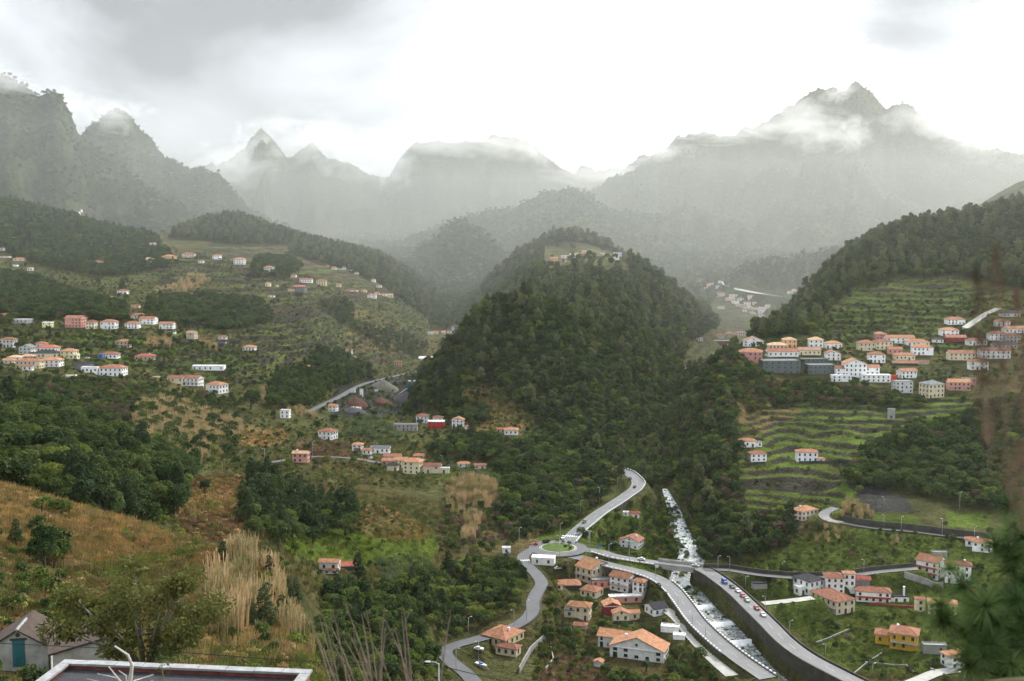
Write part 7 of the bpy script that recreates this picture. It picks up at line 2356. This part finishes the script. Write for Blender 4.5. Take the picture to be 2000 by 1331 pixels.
MB().prism([(-2.2, -.2, .70), (1.9, -.2, 1.42), (1.9, -.2, 1.55), (-2.2, -.2, .83)], [(-2.2, 4.2, .70), (1.9, 4.2, 1.42), (1.9, 4.2, 1.55), (-2.2, 4.2, .83)]).build('roof', M_OLDROOF, s2)
for q_ in (sp_ + Vector((0, 1, 0)), sp_ + Vector((0, 3.5, 0)), sp_ + Vector((-1, -1.2, 0)), q + Vector((0, 2, 0))):
    FOOT.append((q_.x, q_.y, 2.0))

# ------------------------------------------------------------------ the big leafy tree in front
M_LOQUAT = leaf_material('broad_glossy_leaves', (.115, .118, .030), .35)


def big_tree():
    g = np.random.default_rng(5)
    base = hit(286, 1300, 45, 80)
    bx = base.x / base.y * 58.0
    base = Vector((bx, 58.0, ground_z(bx, 58.0)))
    e = empty('leafy_tree', tuple(base), 0, 'large spreading leafy tree with broad olive leaves in the left foreground', 'tree')
    top = world_at(262, 1086, 58.0) - base
    wid = 205 * 58 / F
    tb = MB()
    ends = []
    trunk_top = Vector((-.1, 0, top.z * .30))
    tb.tube([(0, 0, -.6), (0.1, 0, top.z * .15), tuple(trunk_top)], [.26, .21, .18], 9)
    for k in range(10):
        t = 2 * PI * k / 10 + g.uniform(-.25, .25)
        rr = wid * g.uniform(.45, .85)
        e1 = Vector((math.cos(t) * rr - .6, math.sin(t) * rr * .7, top.z * g.uniform(.50, .86)))
        mid = trunk_top.lerp(e1, .5) + Vector((0, 0, g.uniform(-.2, .35)))
        tb.tube([tuple(trunk_top), tuple(mid), tuple(e1)], [.11, .075, .035], 6)
        ends.append((e1, 1.0))
        for m in range(4):
            src = trunk_top.lerp(e1, g.uniform(.35, .9)) + Vector((0, 0, .1))
            d = Vector((g.normal(), g.normal(), g.uniform(-.1, 1.1))).normalized() * g.uniform(.7, 1.5)
            tb.tube([tuple(src), tuple(src + d * .55 + Vector((0, 0, .08))), tuple(src + d)], [.04, .028, .012], 5)
            ends.append((src + d, .62))
    for k in range(6):
        e1 = Vector((g.uniform(-.5, .5) * wid, g.uniform(-.4, .4) * wid, top.z * g.uniform(.8, 1.0)))
        tb.tube([tuple(trunk_top), tuple(trunk_top.lerp(e1, .5)), tuple(e1)], [.09, .06, .02], 6)
        ends.append((e1, .8))
    tb.build('trunk', M_GREYBARK, e, True)
    lobes = [(tuple(c), r) for c, r in ends]
    V, Q = [], []
    for c, r in lobes:
        n = int(190 * (r / .7) ** 2)
        d = g.normal(size=(n, 3)); d /= np.linalg.norm(d, axis=1)[:, None]
        p = np.array(c) + d * (r * g.random(n) ** .45)[:, None] * np.array([1.15, 1.15, .8])
        ax = d * .7 + g.normal(size=(n, 3)) * .5 + np.array([0, 0, -.15]); ax /= np.linalg.norm(ax, axis=1)[:, None]
        sd = np.cross(ax, g.normal(size=(n, 3)) + np.array([0, 0, 1.2])); sd /= np.linalg.norm(sd, axis=1)[:, None]
        L = g.uniform(.10, .19, n)[:, None]
        b = len(V)
        up = np.cross(sd, ax)
        quad = np.stack([p - ax * L, p + sd * L * .42 + up * L * .12, p + ax * L, p - sd * L * .42 + up * L * .12], 1).reshape(-1, 3)
        V += list(map(tuple, quad))
        Q += [(b + 4 * i, b + 4 * i + 1, b + 4 * i + 2, b + 4 * i + 3) for i in range(n)]
    link(bpy.data.objects.new('crown', mesh_quads('crown', V, Q, [M_LOQUAT])), e)
    FOOT.append((base.x, base.y, 3.0))


big_tree()

# ------------------------------------------------------------------ close twigs (blurred by the lens)
M_TWIG = material('dry_twig', (.20, .15, .11), .9, .3, 6.0)
M_DEADWHITE = material('bleached_wood', (.55, .51, .45), .9, .2, 6.0)
g = np.random.default_rng(12)
bush = empty('bare_bush', tuple(world_at(740, 1420, 9.0)), 0, 'leaning bare brown stems blurred close at the bottom middle', 'bush')
bz = Vector(bush.location)
for k in range(20):
    u0 = 660 + 190 * g.random(); D = g.uniform(7.5, 10.5)
    ln = g.uniform(60, 150)
    lean = g.uniform(-70, -15) if g.random() < .8 else g.uniform(5, 30)
    pts = [world_at(u0, 1430, D), world_at(u0 + lean * .35, 1345, D + .1), world_at(u0 + lean * .75, 1331 - ln * .5, D + .15), world_at(u0 + lean * 1.15, 1331 - ln, D + .2)]
    mb = MB().tube([p - bz for p in pts], [.009, .0075, .0055, .002], 5)
    for m in range(3):
        a0 = pts[1].lerp(pts[3], g.uniform(.1, .9))
        mb.tube([a0 - bz, a0 - bz + Vector((g.uniform(-.06, .06), 0, g.uniform(.06, .16)))], [.005, .002], 4)
    mb.build('stem', M_TWIG, bush)
db = empty('dead_plant', tuple(world_at(240, 1400, 14.0)), 0, 'bleached forked dead branches in front of the flat roof', 'dead branches')
bz = Vector(db.location)
for pts, r in (([(252, 1420), (254, 1331), (258, 1300), (250, 1280), (224, 1262)], .035), ([(250, 1400), (238, 1335), (212, 1302)], .02), ([(254, 1400), (262, 1330), (300, 1318)], .014), ([(250, 1390), (230, 1325), (190, 1316)], .013), ([(252, 1390), (246, 1320), (232, 1310)], .013), ([(254, 1395), (272, 1340), (298, 1330)], .012), ([(250, 1395), (226, 1340), (170, 1326)], .012)):
    n_ = len(pts)
    MB().tube([world_at(u, v, 14.0) - bz for u, v in pts], [r * (1 - .75 * i / (n_ - 1)) for i in range(n_)], 6).build('branch', M_DEADWHITE, db, True)
sp = empty('sapling', tuple(world_at(318, 1420, 13.0)), 0, 'thin green sapling sprig before the parapet', 'sapling')
bz = Vector(sp.location)
MB().tube([world_at(u, v, 13.0) - bz for u, v in ((318, 1420), (320, 1340), (316, 1300), (322, 1282))], [.012, .01, .007, .004], 5).build('stem', M_TWIG, sp)
V, Q = [], []
for k in range(70):
    u, v = (322 + g.normal() * 17, 1284 + g.normal() * 5) if k < 52 else (316 + g.normal() * 6, 1306 + g.normal() * 10)
    c = world_at(u, v, 13.0 + g.normal() * .1) - bz
    ax = Vector((g.normal(), g.normal(), g.normal() * .5)).normalized() * .035
    sd = ax.cross(Vector((g.normal(), g.normal(), 1))).normalized() * .014
    b = len(V)
    V += [tuple(c - ax), tuple(c + sd), tuple(c + ax), tuple(c - sd)]
    Q.append((b, b + 1, b + 2, b + 3))
link(bpy.data.objects.new('leaves', mesh_quads('leaves', V, Q, [LEAF['bright']])), sp)


def needle_tuft(g, n, L, w):
    V, Q = [], []
    for i in range(n):
        d = Vector((g.normal(), g.normal(), g.normal() + .35)).normalized()
        s = d.cross(Vector((g.normal(), g.normal(), g.normal()))).normalized() * w
        o = d * L * .05
        tip = d * L * g.uniform(.7, 1.1) + Vector((0, 0, -.12 * L * g.random()))
        b = len(V)
        V += [tuple(o - s), tuple(o + s), tuple((o + tip) / 2 + s * .9 + Vector((0, 0, .03 * L))), tuple(tip), tuple((o + tip) / 2 - s * .9 + Vector((0, 0, .03 * L)))]
        Q.append((b, b + 1, b + 2, b + 4)); Q.append((b + 4, b + 2, b + 3, b + 3))
    Q = [q for q in Q]
    V = np.array(V)
    me = bpy.data.meshes.new('needle_tuft')
    me.from_pydata([tuple(v) for v in V], [], [tuple(dict.fromkeys(q)) for q in Q])
    me.materials.append(LEAF['pine_close'])
    return me


LEAF['pine_close'] = leaf_material('close_pine_needles', (.070, .120, .036), .38)
LEAF['dry_plume'] = leaf_material('dry_plumes', (.095, .062, .038), .3)
pb = empty('pine_branch', tuple(world_at(2060, 1330, 8.8)), 0, 'soft-focus green pine branches reaching in at the lower right edge', 'pine branch')
bz = Vector(pb.location)
tufts = [_t for _t in [needle_tuft(g, 170, .22, .0030) for _ in range(4)]]
root = world_at(2080, 1340, 8.8)
for tip, n_ in (((1836, 1196), 9), ((1868, 1120), 6), ((1900, 1215), 8), ((1960, 1060), 9), ((1985, 980), 6), ((1925, 1262), 8), ((1880, 1292), 5), ((1995, 1140), 8), ((2010, 1240), 8), ((1950, 1180), 7)):
    D = g.uniform(8.2, 9.6)
    tp = world_at(tip[0], tip[1], D)
    st = root.lerp(tp, .12) + Vector((0, 0, g.uniform(-.1, .1)))
    mid = st.lerp(tp, .55) + Vector((0, 0, -.06))
    MB().tube([st - bz, mid - bz, tp - bz], [.022, .014, .006], 5).build('twig', M_BARK, pb)
    n_ = int(n_ * 1.4)
    for k in range(n_):
        f = 1 - .75 * (k / n_) ** 1.1
        c = st.lerp(tp, f) + Vector((g.normal() * .05, g.normal() * .08, g.normal() * .05 - .03 * (1 - f)))
        o = link(bpy.data.objects.new('needle_tuft', tufts[k % 4]), pb)
        o.location = c - bz
        o.rotation_euler = (g.uniform(-.5, .5), g.uniform(-.5, .5), g.uniform(0, 6))
        o.scale = (g.uniform(.7, 1.1),) * 3
M_MOSS = material('orange_moss', (.060, .052, .016), .95, .5, 6.0, .8, 30.0)
tb = MB().tube([world_at(1850, 1376, 4.6), world_at(1910, 1352, 4.6), world_at(1960, 1344, 4.6), world_at(2090, 1338, 4.6)], [.03, .036, .04, .045], 10).build('mossy_log', M_MOSS, None, True)
tag(tb, 'moss-covered log end at the bottom right corner', 'log')
for k, (u, vt, vb, wd, lab) in enumerate([(1905, 520, 760, 26, 'tall blurred brown dry plume crossing the right-hand village'), (1942, 470, 720, 22, 'blurred brown plume right of the tallest one'), (1985, 560, 820, 24, 'blurred brown plume at the right edge'), (1955, 700, 960, 34, 'low leaning brown plume above the dark wood'), (1990, 860, 1040, 30, 'dark reddish plume low at the right edge'), (1912, 640, 860, 20, 'short blurred plume between the village houses')]):
    D = 2.3 + .12 * k
    bs = world_at(u + 60, 1420, D)
    e = empty('dry_plume', tuple(bs), 0, lab, 'dry plant')
    tp, md = world_at(u, vt, D), world_at(u + 18, vb, D)
    MB().tube([md - bs + Vector((.01, 0, -.12)), md - bs, tp - bs], [.0006, .0006, .0004], 4).build('stalk', M_TWIG, e)
    V, Q = [], []
    for i in range(420):
        f = g.random()
        c = md.lerp(tp, f) - bs
        sp2 = wd * D / F * math.sin(PI * min(1, f * .85 + .15)) * .55
        c = c + Vector((g.normal() * sp2, g.normal() * sp2, g.normal() * sp2))
        ax = Vector((g.normal() * .4, g.normal() * .4, 1)).normalized() * .008
        sd = ax.cross(Vector((g.normal(), g.normal(), .1))).normalized() * .0016
        b = len(V)
        V += [tuple(c - ax), tuple(c + sd), tuple(c + ax), tuple(c - sd)]
        Q.append((b, b + 1, b + 2, b + 3))
    link(bpy.data.objects.new('plume', mesh_quads('plume', V, Q, [LEAF['dry_plume']])), e)
# ------------------------------------------------------------------ let the woods grow (after houses, roads and walls are in place)
_colmax = np.maximum.accumulate(ZZ / DD, axis=0)


def visible(P, up):
    """does a point 'up' above the ground at P show past the ground in front of it?"""
    a = P[:, 0] / P[:, 1]
    i = np.clip(np.round((a - GA[0]) / (GA[1] - GA[0])).astype(int), 0, NA - 1)
    j = np.clip(np.searchsorted(GD, P[:, 1]) - 3, 0, ND - 1)
    return (P[:, 2] + up) / P[:, 1] > _colmax[j, i]


TREE_KINDS = ['broadleaf_tree', 'bright_tree', 'eucalyptus_tree', 'pine_tree', 'cypress_tree', 'bare_tree']
SHRUB_KINDS = ['shrub', 'dark_shrub']


def mixed(spec, seed0, kinds, clear):
    rows, place = [], []
    for w, s in enumerate(spec):
        P = sample_area(s[2], s[3], s[4], s[5], seed0 + w, clear)
        if not len(P):
            continue
        P = P[off_buildings(P, 1.0 if kinds is SHRUB_KINDS else 2.0)]
        # the open ground of the hilltop hamlet
        uu, vv = unpix(P[:, 0], P[:, 1], P[:, 2])
        P = P[~((uu > 1060) & (uu < 1230) & (P[:, 1] > 1000) & (P[:, 1] < 1400) & (vv < 545) & (np.random.default_rng(w).random(len(P)) < .96))]
        g = np.random.default_rng(seed0 + 500 + w)
        names = list(s[1]); pr = np.array([s[1][n] for n in names]); pr = pr / pr.sum()
        pick = g.choice(len(names), len(P), p=pr)
        for k in range(len(P)):
            rows.append((P[k, 0], P[k, 1], P[k, 2], g.uniform(*s[6]), g.uniform(0, 2 * PI), kinds.index(names[pick[k]]), int(g.integers(0, PLANTS[names[pick[k]]].n))))
            place.append(w)
    return np.array(rows), np.array(place)


rows, place = mixed(WOODS, 1000, TREE_KINDS, 2.0)
Hs = np.array([PLANTS[k].H for k in TREE_KINDS]); Rs = np.array([PLANTS[k].R for k in TREE_KINDS])
kinds_ = rows[:, 5].astype(int)
u_, v_ = unpix(rows[:, 0], rows[:, 1], rows[:, 2] + 0.6 * Hs[kinds_] * rows[:, 3])
vis = visible(rows[:, :3], Hs[kinds_] * rows[:, 3] * 0.6) & (u_ > -5) & (u_ < 2005) & (v_ < 1345)
size = np.where(vis, rows[:, 3] * Rs[kinds_] / rows[:, 1], 0)
LOOK = {'broadleaf_tree': ('dark broadleaf tree', 'tree'), 'bright_tree': ('fresh green tree', 'tree'), 'eucalyptus_tree': ('tall grey-green eucalyptus', 'tree'),
        'pine_tree': ('dark pointed conifer', 'tree'), 'cypress_tree': ('narrow dark cypress', 'tree'), 'bare_tree': ('brownish half-bare tree', 'tree')}
alone = np.zeros(len(rows), bool)
order = np.argsort(-size)
quota = {k: 0 for k in TREE_KINDS}
# the 300 that show largest stand as trees of their own
for q in order[:300]:
    if size[q] > 0:
        alone[q] = True


_stat = {}
for w in set(place[alone]):
    m = alone & (place == w)
    _stat[w] = (np.quantile(u_[m], [.33, .67]), np.quantile(rows[m, 1], [.33, .67]), np.quantile(rows[m, 3], [.25, .75]))
for q in np.nonzero(alone)[0]:
    k = TREE_KINDS[kinds_[q]]
    w = list(WOODS[place[q]])
    qu, qd, qs = _stat[place[q]]
    if (alone & (place == place[q])).sum() > 6:      # say where in the wood it stands and how big it is
        row = 'front edge' if rows[q, 1] < qd[0] else ('back' if rows[q, 1] > qd[1] else 'middle')
        side = 'left part' if u_[q] < qu[0] else ('right part' if u_[q] > qu[1] else 'centre')
        w[7] = ('small, ' if rows[q, 3] < qs[0] else ('large, ' if rows[q, 3] > qs[1] else '')) + row + ', ' + side + ' of ' + w[7].split(' ', 1)[1].replace('the dark wood behind the brown bracken slope', 'the wood behind the bracken slope').replace('the wood on the knoll above the bending village road', 'the knoll wood by the village road')
    plant(k, int(rows[q, 6]), tuple(rows[q, :3] - np.array([0, 0, 0.1])), rows[q, 3], rows[q, 4], LOOK[k][0] + (' ' if w[7] == WOODS[place[q]][7] else ', ') + w[7], LOOK[k][1], LOOK[k][0] + 's ' + WOODS[place[q]][7])
rest = rows[~alone].copy()
fi = first_index(TREE_KINDS)
rest[:, 5] = [fi[TREE_KINDS[int(k)]] + int(vr) for k, vr in zip(rest[:, 5], rest[:, 6])]
scatter_object('forest', TREE_KINDS, rest)
rows, place = mixed(SHRUBS, 3000, SHRUB_KINDS, 0.6)
fi = first_index(SHRUB_KINDS)
rows[:, 5] = [fi[SHRUB_KINDS[int(k)]] + int(vr) for k, vr in zip(rows[:, 5], rows[:, 6])]
scatter_object('undergrowth', SHRUB_KINDS, rows)
rr = []
RK = ['cane', 'green_cane']
fi = first_index(RK)
for w, (nm, poly, d0, d1, sp, sr) in enumerate(REEDS):
    P = sample_area(poly, d0, d1, sp, 5000 + w, 0.8)
    P = P[off_buildings(P, 0.5)] if len(P) else P
    if len(P) and P[0, 1] > 200:          # broken up into stands
        P = P[fbm(P[:, 0] / 17, P[:, 1] / 17, 161, 3) > -0.12]
    g = np.random.default_rng(5500 + w)
    for p in P:
        rr.append((p[0], p[1], p[2], g.uniform(*sr), g.uniform(0, 2 * PI), fi[nm] + int(g.integers(0, PLANTS[nm].n)), 0))
scatter_object('reeds', RK, rr)
# grass on the near slopes, coloured like the ground cover it grows on
gr, gt = [], []
for w, (poly, d0, d1, sp, sr) in enumerate([
        ([(-300, 1120), (-300, 900), (0, 925), (170, 985), (350, 1035), (400, 1060), (400, 1110), (240, 1130), (100, 1110)], 60, 170, 0.75, (.8, 1.7)),
        ([(200, 1260), (240, 1110), (400, 1070), (600, 1110), (640, 1300), (380, 1300)], 55, 170, 0.75, (.7, 1.6)),
        ([(280, 1400), (380, 1270), (640, 1270), (660, 1400)], 45, 130, 0.60, (.7, 1.3)),
        ([(-300, 1400), (-300, 1080), (100, 1090), (240, 1130), (300, 1270), (100, 1400)], 45, 130, 0.8, (.6, 1.3))]):
    P = sample_area(poly, d0, d1, sp, 7000 + w, 0.5)
    P = P[off_buildings(P, 0.3)] if len(P) else P
    g = np.random.default_rng(7500 + w)
    for p in P:
        gr.append((p[0], p[1], p[2] - 0.03, g.uniform(*sr), g.uniform(0, 2 * PI), int(g.integers(0, 4)), 0))
        j = min(int(np.searchsorted(GD, p[1])), ND - 1)
        i = int(np.clip(round((p[0] / p[1] - GA[0]) / (GA[1] - GA[0])), 0, NA - 1))
        c = GCOL[j, i] * g.uniform(0.8, 1.5)
        gt.append(c * np.array([1.15, 1.1, 0.9]) if g.random() < 0.8 else np.array([0.22, 0.17, 0.08]) * g.uniform(.6, 1.2))
fr, ft = [], []
TINTS = np.array([(.215, .150, .060), (.290, .220, .095), (.150, .155, .036), (.150, .085, .038), (.090, .120, .028), (.17, .15, .05)])
for w, (poly, d0, d1, sp, pr) in enumerate([
        ([(-300, 1120), (-300, 900), (0, 925), (170, 985), (350, 1035), (400, 1060), (400, 1110), (240, 1130), (100, 1110)], 60, 170, 1.0, (.30, .25, .15, .15, .05, .10)),
        ([(200, 1260), (240, 1110), (400, 1070), (600, 1110), (640, 1300), (380, 1300)], 55, 170, 1.0, (.14, .22, .22, .08, .22, .12)),
        ([(280, 1400), (380, 1270), (640, 1270), (660, 1400)], 45, 130, .9, (.02, .1, .3, .02, .5, .06)),
        ([(-300, 1400), (-300, 1080), (100, 1090), (240, 1130), (300, 1270), (100, 1400)], 45, 130, 1.1, (.2, .1, .25, .2, .2, .05)),
        ([(170, 1135), (230, 1098), (330, 1082), (380, 1062), (394, 1082), (330, 1108), (250, 1138)], 60, 170, .7, (.02, .05, .18, 0, .75, 0)),
        ([(270, 1085), (285, 1050), (345, 1046), (352, 1075)], 60, 170, .7, (.05, .05, .3, .05, .55, 0)),
        ([(690, 1040), (700, 955), (790, 955), (860, 1000), (830, 1050), (740, 1060)], 270, 420, 1.8, (.2, .25, .25, .1, .1, .1)),
        ([(330, 1060), (350, 900), (500, 880), (500, 1060)], 220, 400, 1.8, (.25, .15, .25, .2, .1, .05))]):
    P = sample_area(poly, d0, d1, sp, 9000 + w, 0.5)
    P = P[off_buildings(P, 0.3)] if len(P) else P
    g = np.random.default_rng(9500 + w)
    cl = fbm(P[:, 0] / 6, P[:, 1] / 6, 151, 3)
    for p, c in zip(P, cl):
        fr.append((p[0], p[1], p[2] - 0.05, g.uniform(.5, 1.5) * (1.5 if d0 > 200 else 1), g.uniform(0, 2 * PI), int(g.integers(0, 4)), 0))
        k = int(g.choice(6, p=pr)) if abs(c) < .25 or g.random() < .4 else (2 if c < 0 else 0)
        ft.append(TINTS[k] * g.uniform(.7, 1.35))
scatter_object('bracken', ['fern_clump'], fr, np.array(ft))
# coarse herbage on the farther slopes and fields
for w, (poly, d0, d1, sp, sr) in enumerate([
        ([(480, 1090), (540, 930), (870, 930), (900, 1130), (620, 1180)], 230, 480, 1.9, (1.2, 2.6)),
        ([(1040, 1340), (1050, 1100), (1200, 980), (1330, 990), (1420, 1340)], 290, 560, 1.8, (1.0, 2.2)),
        ([(1440, 1120), (1500, 1000), (1960, 1050), (2050, 1331), (1650, 1331)], 290, 470, 1.9, (1.0, 2.2)),
        ([(330, 1060), (350, 900), (500, 880), (500, 1060)], 220, 400, 1.7, (1.0, 2.2)),
        ([(400, 940), (430, 840), (640, 840), (1000, 900), (1000, 960), (560, 940)], 400, 620, 2.6, (1.2, 2.8))]):
    P = sample_area(poly, d0, d1, sp, 8000 + w, 0.6)
    P = P[off_buildings(P, 0.3)] if len(P) else P
    g = np.random.default_rng(8500 + w)
    for p in P:
        j = min(int(np.searchsorted(GD, p[1])), ND - 1)
        i = int(np.clip(round((p[0] / p[1] - GA[0]) / (GA[1] - GA[0])), 0, NA - 1))
        if RISER[j, i] > .3:
            continue
        gr.append((p[0], p[1], p[2] - 0.05, g.uniform(*sr), g.uniform(0, 2 * PI), int(g.integers(0, 4)), 0))
        gt.append(GCOL[j, i] * g.uniform(.6, 1.7) * (np.array([1.1, 1.05, .9]) if g.random() < .8 else np.array([1.5, 1.15, .9])))
scatter_object('grass', ['grass_tuft'], gr, np.array(gt))
print('grown', len(rest), len(rows), len(rr), len(gr))
